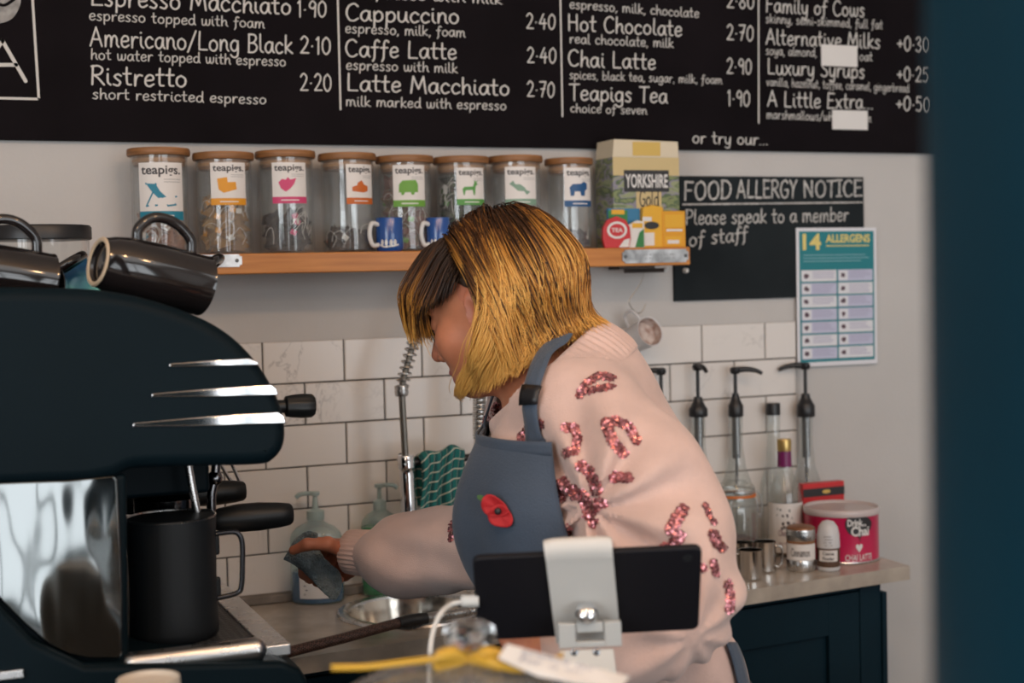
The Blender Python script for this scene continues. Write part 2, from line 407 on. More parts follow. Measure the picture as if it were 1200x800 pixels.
struct(MB().box((X0,Y0-.1,0),(-1.1,Y0,ZC)).box((2.6,Y0-.1,0),(X1,Y0,ZC)).box((-1.1,Y0-.1,0),(2.6,Y0,.2)).box((-1.1,Y0-.1,2.62),(2.6,Y0,ZC)).build('wall_front', m_wall))
# shop windows: frames with glazing bars, daylight comes through them
w = MB()
for k in range(5):
    xx = -1.1+k*(3.7/4); w.box((xx-.035,Y0-.04,.2),(xx+.035,Y0+.06,2.62))
for zz in (.2,1.9,2.55): w.box((-1.1,Y0-.03,zz),(2.6,Y0+.055,zz+.07))
struct(w.build('window_1', mat('window_frame_paint', (0.03,0.09,0.1), 0.4)))
w = MB()
for k in range(4):
    yy = -4.3+k*2.2/3; w.box((X0-.04,yy-.035,.9),(X0+.06,yy+.035,2.6))
for zz in (.9,1.75,2.53): w.box((X0-.03,-4.3,zz),(X0+.055,-2.1,zz+.07))
struct(w.build('window_2', bpy.data.materials['window_frame_paint']))
# tiled splashback: bevelled marble-look tiles in running bond over dark grout
TW, TH, G = 0.1515, 0.0765, 0.0023
TX1 = 7.5*TW; TZ1 = 1.359; NR = 6
m_tile = bpy.data.materials.new('marble_tile'); m_tile.use_nodes = True
n, l = NT(m_tile); b = n['Principled BSDF']; b.inputs['Roughness'].default_value = 0.25
at_ = n.new('ShaderNodeAttribute'); at_.attribute_name = 'tile'
tc = n.new('ShaderNodeTexCoord'); ad = n.new('ShaderNodeVectorMath'); ad.operation = 'MULTIPLY_ADD'
l.new(at_.outputs['Vector'], ad.inputs[0]); ad.inputs[1].default_value = (9,7,5); l.new(tc.outputs['Object'], ad.inputs[2])
nz = n.new('ShaderNodeTexNoise'); nz.inputs['Scale'].default_value = 9; nz.inputs['Detail'].default_value = 6; nz.inputs['Roughness'].default_value = 0.65; nz.inputs['Distortion'].default_value = 0.6
l.new(ad.outputs[0], nz.inputs['Vector'])
vr = n.new('ShaderNodeValToRGB'); e = vr.color_ramp.elements
e[0].position = 0.485; e[0].color = (0,0,0,1); e[1].position = 0.5; e[1].color = (1,1,1,1)
e2 = vr.color_ramp.elements.new(0.515); e2.color = (0,0,0,1)
l.new(nz.outputs['Fac'], vr.inputs[0])
nz2 = n.new('ShaderNodeTexNoise'); nz2.inputs['Scale'].default_value = 6; l.new(ad.outputs[0], nz2.inputs['Vector'])
mk = n.new('ShaderNodeMapRange'); mk.inputs[1].default_value = 0.5; mk.inputs[2].default_value = 0.72; mk.inputs[4].default_value = 0.55; l.new(nz2.outputs['Fac'], mk.inputs[0])
mu = n.new('ShaderNodeMath'); mu.operation = 'MULTIPLY'; l.new(vr.outputs[0], mu.inputs[0]); l.new(mk.outputs[0], mu.inputs[1])
mx = n.new('ShaderNodeMix'); mx.data_type = 'RGBA'; mx.inputs['A'].default_value = (0.745,0.71,0.68,1); mx.inputs['B'].default_value = (0.25,0.23,0.23,1); l.new(mu.outputs[0], mx.inputs['Factor'])
l.new(mx.outputs['Result'], b.inputs['Base Color'])
m_grout = mat('dark_grout', (0.022,0.021,0.02), 0.9)
mb = MB(); vals = []
mb.box((-1.6,-.0045,WT),(TX1,.0,TZ1), 1); vals += [(0,0,0)]*8
for r in range(NR):
    z1 = TZ1-r*TH-G/2; z0 = TZ1-(r+1)*TH+G/2
    if r == 0: z1 = TZ1
    z0 = max(z0, WT+.001); x = -1.515 + (TW/2 if r % 2 == 1 else 0)
    while x < TX1-.01:
        xa = x+G/2; xb = min(x+TW-G/2, TX1); rv = (random.random(), random.random(), random.random())
        d = .0015
        mb.add([(xa,-.006,z0),(xb,-.006,z0),(xb,-.006,z1),(xa,-.006,z1),(xa+d,-.008,z0+d),(xb-d,-.008,z0+d),(xb-d,-.008,z1-d),(xa+d,-.008,z1-d),
                (xa,0,z0),(xb,0,z0),(xb,0,z1),(xa,0,z1)],
               [(4,5,6,7),(0,1,5,4),(1,2,6,5),(2,3,7,6),(3,0,4,7),(8,9,1,0),(9,10,2,1),(10,11,3,2),(11,8,0,3)], 0, False)
        vals += [rv]*12; x += TW
o = struct(mb.build('trim_1', [m_tile, m_grout]))
a = o.data.attributes.new('tile', 'FLOAT_VECTOR', 'POINT'); a.data.foreach_set('vector', np.array(vals, dtype=np.float32).ravel())
o['label'] = 'white marble-look brick tiles with dark grout lines behind the worktop'
# dark post close to the camera on the right
pp = MB(); pc = atD(1097,400,.50)
rr = rrect(.22,.22,.10,14); cx, cy = pc[0]+.1145, pc[1]-.034
ang = math.radians(-12); M = Matrix.Translation((cx,cy,0)) @ Matrix.Rotation(ang,4,'Z')
pp.prism(rr, M, ZC, 0, True)
o = pp.build('square_post', m_post); tag(o, 'dark navy painted post blurred close up at the right edge', 'post')
POST = o
# ------------------------------------------------------------------ menu chalkboard
m_board = mat('blackboard', (0.0085,0.0065,0.008), 0.75, spec=.06, var=0.25, vscale=5, bump=0.02, bscale=300)
m_chalk = mat('chalk_pen', (0.62,0.60,0.57), 0.8)
YB = -.014
MW = lambda Y: frame_M((0,Y,0), (1,0,0), (0,0,1))
t = thing('menu_chalkboard', (0.4,0,1.715), 'long black menu board lettered in white with drinks and prices, above the shelf', 'menu board')
MB().box((-.95,YB,1.715),(1.72,-.001,2.55)).build('board', m_board, t, bevel=.0015)
Mb = MW(YB-.0006)
def line(txt, x0, y0, x1, y1, cap, mat_=m_chalk, par=t, w=.09, Y=YB, M=Mb, name='lettering'):
    a = atY(x0,y0,Y); b = atY(x1,y1,Y); c = atY(x0,y0-cap,Y)
    return letter(name, txt, M, a[0], b[0], (a[2], b[2]), c[2]-a[2], mat_, par, w)
for L in [
 ('Espresso Macchiato',106,6,341,17,22), ('1·90',348,20,383,20,19), ('espresso topped with foam',104,23.5,310,33,12.5),
 ('Americano/Long Black',105,54,343,63,22), ('2·10',351,62,388,64,20), ('hot water topped with espresso',106,69.5,335,77.5,12.5),
 ('Ristretto',106,99,219,102,22), ('2·20',351,106,389,107,20), ('short restricted espresso',108,115.5,312,122,12.5),
 ('espresso with milk',420,-3,588,5,12), ('Cappuccino',404,24,538,28,20), ('2·40',616,33,651,35,18), ('espresso, milk, foam',404,38.5,545,43.5,12),
 ('Caffe Latte',404,66,535,69.5,20), ('2·40',617,73,652,74.5,18), ('espresso with milk',405,81.5,536,85.5,12),
 ('Latte Macchiato',406,106.5,597,112,20), ('2·70',617,113,650,114,18), ('milk marked with espresso',405,124,593,129,12),
 ('Mocha',667,-8,730,-5,18), ('2·80',851,9,884,11,18), ('espresso, milk, chocolate',667,10,819,21,11.5),
 ('Hot Chocolate',665,36,799,42.5,19), ('2·70',851,46.5,883,48,18), ('real chocolate, milk',667,50.5,789,56,11.5),
 ('Chai Latte',665,77,768,81.5,19), ('2·90',851,86,881,87,18), ('spices, black tea, sugar, milk, foam',667,92.5,846,98.5,10.5),
 ('Teapigs Tea',667,117,782,121,19), ('1·90',852,124,879,124.5,18), ('choice of seven',668,131.5,758,134,10.5),
 ('Family of Cows',897,14,1013,20,18), ('skinny, semi-skimmed, full fat',897,26.5,1034,34,10.5),
 ('Alternative Milks',897,52,1031,57,18), ('+0·30',1051,59,1090,61,17), ('soya, almond,',897,64,957,66.5,10.5), ('oat',1007,71,1022,71.5,10.5),
 ('Luxury Syrups',899,86.5,1013,92,18), ('+0·25',1051,95,1089,96,17), ('vanilla, hazelnut, toffee, caramel, gingerbread',898,100.5,1065,108,10),
 ('A Little Extra...',899,124.5,1023,128,18), ('+0·50',1050,129.5,1091,131,17), ('marshmallows/wh',898,139,976,141.5,10.5), ('m',1017,143,1021,143,10),
 ('or try our...',811,167.5,900,170,14)]:
    line(*L)
def rule(x0,y0,x1,y1,wpx, par=t, Y=YB, M=Mb, name='divider_line', m=m_chalk):
    a = atY(x0,y0,Y); b = atY(x1,y1,Y)
    V,F = stroke_polys([[(a[0],a[2]),(b[0],b[2])]], wpx*2.6/FPX)
    return MB().add([tuple(M @ Vector((u,v,0))) for u,v in V], F, 0, False).build(name, m, par)
for q in ((395,-30,399,128),(656,-30,659,136),(888.7,-30,889,144)): rule(*q, 2.2)
# boxed emblem at the left: frame, grey bean and big letter
lg = MB()
def wallpoly(pts, Y=YB): return [(p[0],p[2]) for p in (atY(x,y,Y) for x,y in pts)]
for st in ([(-130,-40),(36,-34),(36,-34),(45.5,116),(45.5,116),(-130,112)],):
    V,F = stroke_polys([wallpoly(st)], .0042); lg.add([tuple(Mb @ Vector((u,v,0))) for u,v in V], F, 0, False)
V,F = stroke_polys([wallpoly([(-30,94),(3,48),(3,48),(30,95)]), wallpoly([(-12,76),(19,76)])], .0062)
lg.add([tuple(Mb @ Vector((u,v,0))) for u,v in V], F, 0, False)
bn = wallpoly([(-30,22),(-22,2),(-4,-16),(12,-20),(22,-8),(24,4),(16,20),(2,27),(-16,27)]); bn = [tuple(p) for p in catmull(bn,5,True)]
lg.add([tuple(Mb @ Vector((u,v,0))) for u,v in bn], fill2d(bn), 1, False)
V,F = stroke_polys([wallpoly([(-26,16),(-8,4),(6,6),(23,-6)])], .005); lg.add([tuple(Mb @ Vector((u,v,-.0003+.0006))) for u,v in V], F, 2, False)
lg.build('emblem', [m_chalk, mat('grey_chalk', (0.33,0.32,0.31), 0.8, var=0.3, vscale=60), m_board], t)
# blank paper patches stuck over words
m_paper = mat('white_paper', (0.72,0.70,0.68), 0.7)
for (x0,y0,x1,y1,lab) in ((962,54,1004,77,'blank white paper strip stuck over a word beside the +0·30 price'),(975,130,1016,151.5,'blank white paper strip stuck near the lowest menu line, by the +0·50 price')):
    a = atY(x0,y1,YB); b = atY(x1,y0,YB)
    tag(MB().box((a[0],YB-.0022,a[2]),(b[0],YB-.0008,b[2])).build('paper_patch', m_paper, bevel=.0004), lab, 'sticker', 'paper strips on the menu board')

# ------------------------------------------------------------------ food allergy chalkboard
YN = -.008
a = atY(791,353,YN); b = atY(1012,207.5,YN)
t = thing('allergy_chalkboard', ((a[0]+b[0])/2,0,a[2]), 'small chalkboard reading FOOD ALLERGY NOTICE on the white wall', 'chalkboard')
m_slate = mat('slate_board', (0.012,0.016,0.019), 0.75, spec=.1, col2=(0.022,0.028,0.031), vscale=4)
m_cd = mat('soft_chalk', (0.50,0.49,0.47), 0.9, var=0.4, vscale=150)
MB().box((a[0],YN,a[2]),(b[0],-.001,b[2])).build('board', m_slate, t, bevel=.001)
Mn = MW(YN-.0006)
for L in [('FOOD',801,234,857,232.5,21),('ALLERGY',863,232,934,231,20.5),('NOTICE',941,231,1010,229.5,19)]: line(*L, m_cd, t, .12, YN, Mn)
line('Please speak to a member',803,263,994,259,17,m_cd,t,.11,YN,Mn); line('of staff',807,289,876,281,17,m_cd,t,.11,YN,Mn)
rule(800,239.5,1010,237,2.2,t,YN,Mn,'underline',m_cd)

# ------------------------------------------------------------------ allergens poster, A4
YP = -.0100
p0 = atY(931,267,YP); p1 = atY(1025,266.5,YP); p2 = atY(934.5,430,YP)
ux = p1-p0; uz = p0-p2; Wp = np.linalg.norm(ux); Hp = np.linalg.norm(uz)
Mp = frame_M(p2, ux, uz)
t = thing('allergens_poster', ((p0[0]+p1[0])/2,0,p2[2]), 'teal and white poster headed 14 ALLERGENS beside the small chalkboard', 'poster')
m_teal = mat('poster_teal', (0.01,0.20,0.235), 0.5); m_yel = mat('poster_yellow', (0.75,0.62,0.20), 0.5)
m_pw = mat('poster_white', (0.72,0.72,0.76), 0.45); m_lil = mat('poster_lilac', (0.52,0.53,0.68), 0.45); m_ink = mat('poster_ink', (0.38,0.36,0.50), 0.6); m_icon = mat('poster_icon', (0.10,0.06,0.08), 0.6)
MB().prism([(0,0),(Wp,0),(Wp,Hp),(0,Hp)], Mp, .001).build('sheet', m_pw, t)
def rect(mb, u0, v0, u1, v1, dz, mi, M=Mp, W_=None, H_=None):
    W_ = W_ or Wp; H_ = H_ or Hp
    mb.add([tuple(M @ Vector((u*W_, v*H_, dz))) for u, v in ((u0,v0),(u1,v0),(u1,v1),(u0,v1))], [(0,1,2,3)], mi, False)
pr = MB(); rect(pr,.035,.03,.965,.975,.0013,0)
for r in range(7):
    for c in range(2):
        u0 = .055+c*.455; u1 = u0+.435; v1 = .695-r*.0935; v0 = v1-.082
        rect(pr,u0,v0,u1,v1,.0016,1 if (r+c+ (r>3))%2==0 and r not in (3,) else 2)
        rect(pr,u0+.008,v0+.006,u0+.12,v1-.006,.0018,1)
        rnd = random.Random(r*2+c); cx = u0+.06; cy = (v0+v1)/2
        bl = [(cx+(.02+.02*rnd.random())*math.cos(k), cy+(.012+.013*rnd.random())*math.sin(k)) for k in np.linspace(0,2*PI,9)[:-1]]
        pr.add([tuple(Mp @ Vector((u*Wp,v*Hp,.0021))) for u,v in bl], [tuple(range(8))], 4, False)
        for q in range(4 if r!=1 else 5):
            rect(pr,u0+.135,v1-.016-q*.014,u0+.135+rnd.uniform(.2,.28),v1-.011-q*.014,.002,3)
pr.build('table_print', [m_teal, m_pw, m_lil, m_ink, m_icon], t)
hd = MB(); Mh = Mp @ Matrix.Translation((0,0,.002))
printed(hd,'14',Mh,.075*Wp,.30*Wp,.845*Hp,.115*Hp,0,.03); printed(hd,'ALLERGENS',Mh,.36*Wp,.915*Wp,.895*Hp,.058*Hp,0,.03)
rect(hd,.36,.865,.9,.872,.002,0)
for q,e_ in enumerate((.86,.9,.8)): rect(hd,.08,.80-q*.022,e_,.806-q*.022,.002,1)
hd.build('heading', [m_yel, mat('poster_pale', (0.22,0.42,0.46), 0.5)], t)

# ------------------------------------------------------------------ wooden shelf
ST = 1.5165; SB = 1.482; SY = -.145
m_wood = bpy.data.materials.new('oiled_pine'); m_wood.use_nodes = True
n,l = NT(m_wood); b_ = n['Principled BSDF']; b_.inputs['Roughness'].default_value = 0.4
tc = n.new('ShaderNodeTexCoord'); mp = n.new('ShaderNodeMapping'); mp.inputs['Scale'].default_value = (2,14,30); l.new(tc.outputs['Object'], mp.inputs[0])
nz = n.new('ShaderNodeTexNoise'); nz.inputs['Scale'].default_value = 3; nz.inputs['Detail'].default_value = 6; l.new(mp.outputs[0], nz.inputs['Vector'])
rp = n.new('ShaderNodeValToRGB'); rp.color_ramp.elements[0].position = .3; rp.color_ramp.elements[1].position = .7
rp.color_ramp.elements[0].color = (0.42,0.14,0.022,1); rp.color_ramp.elements[1].color = (0.62,0.25,0.05,1)
l.new(nz.outputs['Fac'], rp.inputs[0]); l.new(rp.outputs[0], b_.inputs['Base Color'])
xl = atY(118,300,SY)[0]; xr = atY(809,303,SY)[0]
t = thing('wall_shelf', ((xl+xr)/2,0,SB), 'orange-brown wooden shelf holding the tea jars under the menu board', 'shelf')
MB().box((xl,SY,SB),(xr,-.001,ST)).build('board', m_wood, t, bevel=.002)
m_galv = mat('galvanised_steel', (0.55,0.56,0.57), 0.38, 0.85, var=0.5, vscale=30)
m_steel = mat('brushed_steel', (0.62,0.61,0.60), 0.28, 1.0, rvar=0.06, vscale=40)
m_chrome = mat('chrome', (0.75,0.75,0.76), 0.07, 1.0)
m_dark = mat('dark_print', (0.05,0.05,0.055), 0.6)
for (u0,v0,u1,v1,txt) in ((150,297,283,315,'DO NOT TOUCH  HOT WATER'),(729,291.5,806,308.5,'CAUTION SHELF EDGE')):
    a = atY(u0,v1,SY); b = atY(u1,v0,SY)
    Mq = frame_M((a[0],SY-.0002,max(a[2],SB+.001)),(1,0,0),(0,0,1)); wq = b[0]-a[0]; hq = min(b[2],ST-.001)-max(a[2],SB+.001)
    c = .2*hq
    pl = MB().prism([(c,0),(wq-c,0),(wq-c,c*.7),(wq,c*.9),(wq,hq-c*.9),(wq-c,hq-c*.7),(wq-c,hq),(c,hq),(c,hq-c*.7),(0,hq-c*.9),(0,c*.9),(c,c*.7)], Mq, .002).build('metal_plate', m_galv, t)
    for sx in (.045,.955):
        MB().lathe([(.0034,0),(.003,.0014),(.001,.0018)],14,M=Mq @ Matrix.Translation((sx*wq,hq/2,.002))).build('screw', mat('screw_steel',(0.12,0.12,0.12),.4,.8), pl)
    # worn scribbles on the plate
    V,F = [],[]
    sc = MB(); rnd = random.Random(txt)
    for row in (.62,.34):
        xx = .12 if u0 < 300 else .18
        while xx < .8:
            ww = rnd.uniform(.01,.03)
            rect(sc, xx, row-.07, xx+ww*.7, row+.07*rnd.uniform(.2,1), .0023, 0, Mq, wq, hq); xx += ww+rnd.choice((.006,.006,.03))
    sc.build('plate_marking', mat('worn_ink',(0.30,0.31,0.32),.6), pl)
# rail under the right end
r0 = atY(732,316,-.06); r1 = atY(779,316.5,-.06)
MB().box((r0[0]-.02,-.075,SB-.006),(r1[0]-.03,-.03,SB)).tube([(r0[0],-.06,SB-.009),(r1[0],-.06,SB-.009)], .0042, 12).build('hanging_rail', mat('rail_dark',(0.06,0.05,0.045),.35,.8), t)
MB().ball((r1[0]+.001,-.06,SB-.009), .006).build('rail_end_cap', m_white, t)
pn = atY(806,317,-.02); MB().lathe([(.0055,0),(.0055,.012),(.003,.016)],14,(pn[0],-.003,pn[2]),(0,-1,0)).build('wall_plug', m_white, t)

# ------------------------------------------------------------------ tea jars
m_jar = glassy('jar_glass', (0.96,0.97,0.97), .14, .5, .06, (0.7,0.68,0.66))
m_lid = mat('bamboo_lid', (0.29,0.125,0.042), 0.5, var=0.3, vscale=6, aniso_scale=(3,3,40))
m_seal = mat('lid_inner_wood', (0.36,0.20,0.10), 0.4)
m_lab = mat('jar_label_paper', (0.74,0.70,0.67), 0.55)
m_txt = mat('label_print', (0.05,0.045,0.05), 0.6)
jars = [  # xl xr ytop, label l r t b, accent, accent name, picture, fill, tea colours, words
 (157,222,172, 167,215,190,258,(0.01,0.20,0.30),'teal','deckchair',245,((0.28,0.13,0.08),(0.36,0.20,0.13))),
 (233,297,177, 250,289,190,240,(0.72,0.30,0.01),'orange','armchair',226,((0.30,0.16,0.05),(0.38,0.24,0.10))),
 (306,369,175, 322,360,190,238,(0.60,0.05,0.16),'pink','berries',246,((0.02,0.018,0.022),(0.05,0.04,0.05))),
 (379,440,178, 408,437,192,239,(0.55,0.12,0.01),'rust orange','cake',266,((0.03,0.02,0.02),(0.07,0.04,0.035))),
 (446,507,181, 463,499,193,242,(0.14,0.34,0.04),'leaf green','van',204,((0.22,0.09,0.07),(0.16,0.10,0.05))),
 (513,572,182, 537,568,196,240,(0.09,0.30,0.06),'mid green','deer',204,((0.02,0.035,0.02),(0.05,0.10,0.03))),
 (577,635,181, 594,629,195,240,(0.20,0.33,0.24),'sage','sweet',282,((0.40,0.38,0.36),(0.5,0.48,0.45))),
 (643,694,184, 663,693,196,242,(0.01,0.08,0.22),'blue','bulldog',270,((0.05,0.05,0.06),(0.12,0.11,0.11)))]
ICON = {
 'deckchair': [[(.08,1.0),(.40,.97),(.52,.66),(.72,.40),(.46,.36),(.28,.62)]],
 'armchair': [[(.1,.9),(.5,.98),(.52,.7),(.85,.72),(.88,.3),(.6,.2),(.35,.1),(.15,.3)]],
 'berries': [[(.1,.65),(.25,.85),(.4,.8),(.5,.95),(.6,.8),(.85,.9),(.75,.55),(.6,.3),(.4,.1),(.2,.3)]],
 'cake': [[(.1,.2),(.1,.45),(.35,.55),(.38,.7),(.6,.85),(.72,.6),(.95,.5),(.95,.22),(.7,.12),(.4,.15)]],
 'van': [[(.08,.25),(.1,.7),(.25,.92),(.85,.95),(.95,.7),(.95,.25),(.8,.25),(.75,.1),(.65,.1),(.6,.25),(.35,.25),(.3,.1),(.2,.1),(.17,.25)]],
 'deer': [[(.15,.05),(.2,.05),(.25,.35),(.6,.38),(.65,.05),(.72,.05),(.75,.5),(.8,.7),(.95,.72),(.8,.82),(.92,1.0),(.78,.9),(.7,1.0),(.68,.8),(.62,.6),(.2,.58),(.1,.45)]],
 'sweet': [[(.02,.75),(.2,.95),(.28,.72),(.5,.72),(.72,.5),(.78,.35),(.98,.25),(.8,.05),(.68,.28),(.4,.3),(.25,.5)]],
 'bulldog': [[(.1,.08),(.25,.08),(.3,.35),(.55,.35),(.6,.08),(.8,.08),(.82,.4),(.95,.5),(.95,.85),(.75,.95),(.6,.82),(.2,.8),(.06,.6)]],
}
ranks = ['first jar from the left','second jar from the left','third jar from the left','fourth jar from the left','fifth jar, behind the blue mug','sixth jar from the left','seventh jar from the left','rightmost jar, beside the tea box']
m_string = mat('tea_string', (0.7,0.68,0.64), 0.8)
for k,(jl,jr,jt,ll,lr,lt,lb,acc,an,pic,fill,tea) in enumerate(jars):
    yc = -.077; xc_px = (jl+jr)/2
    c = atY(xc_px, 292, yc); dpt = (c-CAM) @ CF; R = (jr-jl)/2*pxm(dpt)
    ztop = atY(xc_px, jt, yc-R)[2]; lidh = .0125; hb = ztop-lidh-ST
    tc_ = 'tea jar with a %s label band, %s' % (an, ranks[k])
    t = thing('tea_jar', (c[0],yc,ST), tc_, 'jar', 'tea jars on the shelf')
    B = (c[0],yc,ST)
    MB().lathe([(R*.9,0.0008),(R*.985,.003),(R,.008),(R,hb),(R-.003,hb),(R-.003,.008),(R*.93,.0045)],56,B).build('glass_body', m_jar, t)
    ld = MB().lathe([(R*.9,hb-.016),(R*.92,hb),(R*1.09,hb+.0005),(R*1.115,hb+.003),(R*1.115,hb+lidh-.003),(R*1.09,hb+lidh),(.0001,hb+lidh)],56,B).build('lid', m_lid, t)
    MB().lathe([(R*.92,hb-.012),(R*.945,hb-.010),(R*.945,hb-.006),(R*.92,hb-.004)],56,B,caps=False).build('seal', m_seal, ld)
    tocam = math.atan2(CAM[1]-yc, CAM[0]-c[0])
    rp = (jr-jl)/2
    f0 = math.asin(max(-.97,min(.97,(ll-xc_px)/rp))); f1 = math.asin(max(-.97,min(.97,(lr-xc_px)/rp)))
    z1 = atY(xc_px, lt, yc-R)[2]; z0 = atY(xc_px, lb, yc-R)[2]; Hh = z1-z0
    def cyl(u, v, dr, R=R, f0=f0, f1=f1, z0=z0, Hh=Hh, tocam=tocam, c=c, yc=yc):
        a = tocam+f0+(f1-f0)*u
        return (c[0]+(R+dr)*math.cos(a), yc+(R+dr)*math.sin(a), z0+Hh*v)
    def patch(mb, u0,v0,u1,v1,dr,mi):
        nn = 12; V = []
        for i in range(nn+1):
            u = u0+(u1-u0)*i/nn; V += [cyl(u,v0,dr), cyl(u,v1,dr)]
        mb.add(V, [(2*i,2*i+2,2*i+3,2*i+1) for i in range(nn)], mi, True)
    m_acc = mat('label_accent', acc, 0.5)
    lm = MB(); patch(lm,0,0,1,1,.0004,0); lab = lm.build('label', m_lab, t)
    pm = MB(); patch(pm,0,0,1,.16,.0008,0)
    ic = ICON[pic]; iw,ih = (.66,.42) if pic!='deckchair' else (.66,.40)
    for poly in ic:
        pts = [(.12+u*iw, .24+v*ih) for u,v in poly]
        q_ = subdiv(pts, fill2d(pts), .10); pm.add([cyl(u,v,.0009) for u,v in q_[0]], q_[1], 0, False)
    if pic=='deckchair':
        V,F = stroke_polys([[(.17,.64),(.62,.25)],[(.38,.63),(.80,.27)],[(.62,.25),(.80,.27)],[(.17,.25),(.33,.50)],[(.50,.40),(.82,.41)],[(.17,.25),(.40,.26)]], .03)
        pm.add([cyl(u,v,.0009) for u,v in V], F, 0, False)
    printed(pm,'teapigs.',None,.07,.93,.80,.16,1,.02,bend=lambda u,v: cyl(u,v,.0008))
    for q in range(2): patch(pm,.55,.70-q*.045,.93,.715-q*.045,.0008,2)
    patch(pm,.25,.065,.75,.09,.001,3)
    pm.build('label_print', [m_acc, m_txt, mat('label_grey',(.45,.43,.42),.6), m_lab], lab)
    # tea temples heaped inside
    zf = atY(xc_px, fill, yc-R)[2]; rnd = random.Random(k*13+1); tb = MB()
    nb_ = int(max(8, 230*(zf-ST)/.12))
    for q in range(nb_):
        rr_ = (R-.016)*math.sqrt(rnd.random()); a = rnd.uniform(0,2*PI); s = rnd.uniform(.012,.0175)
        z = ST+.010+(max(zf-ST-.016,.004))*rnd.random()
        Rm = Matrix.Rotation(rnd.uniform(0,6.3),4,(rnd.gauss(0,1),rnd.gauss(0,1),rnd.gauss(0,1)))
        p = [Rm @ Vector(v)*s for v in ((1,0,-.5),(-.7,.7,-.5),(-.7,-.7,-.5),(0,0,.9))]
        zz = max(z, ST+.0045-min(v.z for v in p))
        tb.add([(c[0]+rr_*math.cos(a)+v.x, yc+rr_*math.sin(a)+v.y, zz+v.z) for v in p], [(0,2,1),(0,1,3),(1,2,3),(2,0,3)], rnd.choice((0,0,1)), False)
    for q in range(max(3,int(nb_*.055))):
        a = tocam+rnd.uniform(-1.4,1.4); z = ST+.02+(max(zf-ST-.03,.006))*rnd.random(); rr_ = R-.0055
        P = [(c[0]+rr_*math.cos(a+d_*9), yc+rr_*math.sin(a+d_*9), max(ST+.006,z+h_)) for d_,h_ in ((0,0),(.02+rnd.uniform(-.02,.02),.012),(.05,.017),(.07+rnd.uniform(-.03,.02),.004),(.06,-.012))]
        tb.tube(catmull(P,5), .0005, 5, 2)
        if q%2==0 or k in (0,1):
            w_ = .011; ta = Matrix.Rotation(rnd.uniform(-.6,.6),3,'Z')
            e1 = Vector((-math.sin(a),math.cos(a),0)); up = Vector((0,0,1)); c0 = Vector(P[0]) - Vector((math.cos(a),math.sin(a),0))*.0005
            an_ = rnd.uniform(-.7,.7); u_ = e1*math.cos(an_)+up*math.sin(an_); v_ = -e1*math.sin(an_)+up*math.cos(an_)
            tb.add([c0+u_*w_*sx+v_*w_*.8*sy for sx,sy in ((-.5,-.5),(.5,-.5),(.5,.5),(-.5,.5))], [(0,1,2,3)], rnd.choice((2,3)), False)
    tg = tb.build('tea_bags', [mat('tea_leaf',tea[0],.8), mat('tea_mesh',tea[1],.7), m_string, m_acc], loc=(c[0],yc,ST))
    tag(tg, 'pyramid tea bags with strings inside the jar with the %s label band' % an, 'tea', 'tea bags in the jars', 'stuff')

# ------------------------------------------------------------------ blue mugs on the shelf edge
m_mugblue = mat('blue_glaze', (0.012,0.075,0.30), 0.18, coat=.5); m_mugwhite = mat('white_glaze', (0.66,0.65,0.63), 0.2)
for (u0,u1,lab,hs) in ((441,473,'blue espresso mug with white handle in front of the fifth jar',1),(500,528,'blue mug mostly hidden behind the hair of the barista',1)):
    yc = -.118; c = atY((u0+u1)/2,294,yc); R = (u1-u0)/2*pxm((c-CAM)@CF); zt = atY((u0+u1)/2,254.5,yc-R)[2]; H = zt-ST
    t = thing('espresso_mug', (c[0],yc,ST), lab, 'mug', 'blue mugs on the shelf')
    B = (c[0],yc,ST)
    MB().lathe([(R*.86,.0005),(R*.98,.004),(R,.01),(R,H-.001),(R*.98,H),(R*.93,H-.001)],44,B,caps=False).lathe([(.0001,.0005),(R*.86,.0005)],44,B,caps=False).build('cup_body', m_mugblue, t)
    MB().lathe([(R*.93,H-.001),(R*.9,.008),(.0001,.005)],44,B,caps=False).build('inside_glaze', m_mugwhite, t)
    hx = c[0]-R*math.cos(.35)*1; hy = yc
    P = catmull([(c[0]-R*.92,yc-.006,ST+H*.8),(c[0]-R*1.45,yc-.008,ST+H*.82),(c[0]-R*1.62,yc-.008,ST+H*.5),(c[0]-R*1.4,yc-.008,ST+H*.2),(c[0]-R*.92,yc-.006,ST+H*.2)],6)
    MB().tube(P,.0042,10).build('handle', m_mugwhite, t)
    pm = MB(); tcm = math.atan2(CAM[1]-yc,CAM[0]-c[0])
    bend = lambda u,v: (c[0]+(R+.0004)*math.cos(tcm+u), yc+(R+.0004)*math.sin(tcm+u), ST+v)
    for q,(sx,sz) in enumerate(((-.55,.3),(-.25,.3),(.1,.3),(.4,.3))):
        P2 = [bend(sx+.12*math.cos(a),H*.26+H*.1*math.sin(a)) for a in np.linspace(0,2*PI,9)[:-1]]
        pm.add(P2,[tuple(range(8))],0,False)
    V,F = stroke_polys([[(-.75,H*.2),(-.4,H*.14),(.2,H*.16),(.7,H*.2)]], H*.05)
    pm.add([bend(u,v) for u,v in V],F,0,False); pm.build('painted_pattern', m_mugwhite, t)

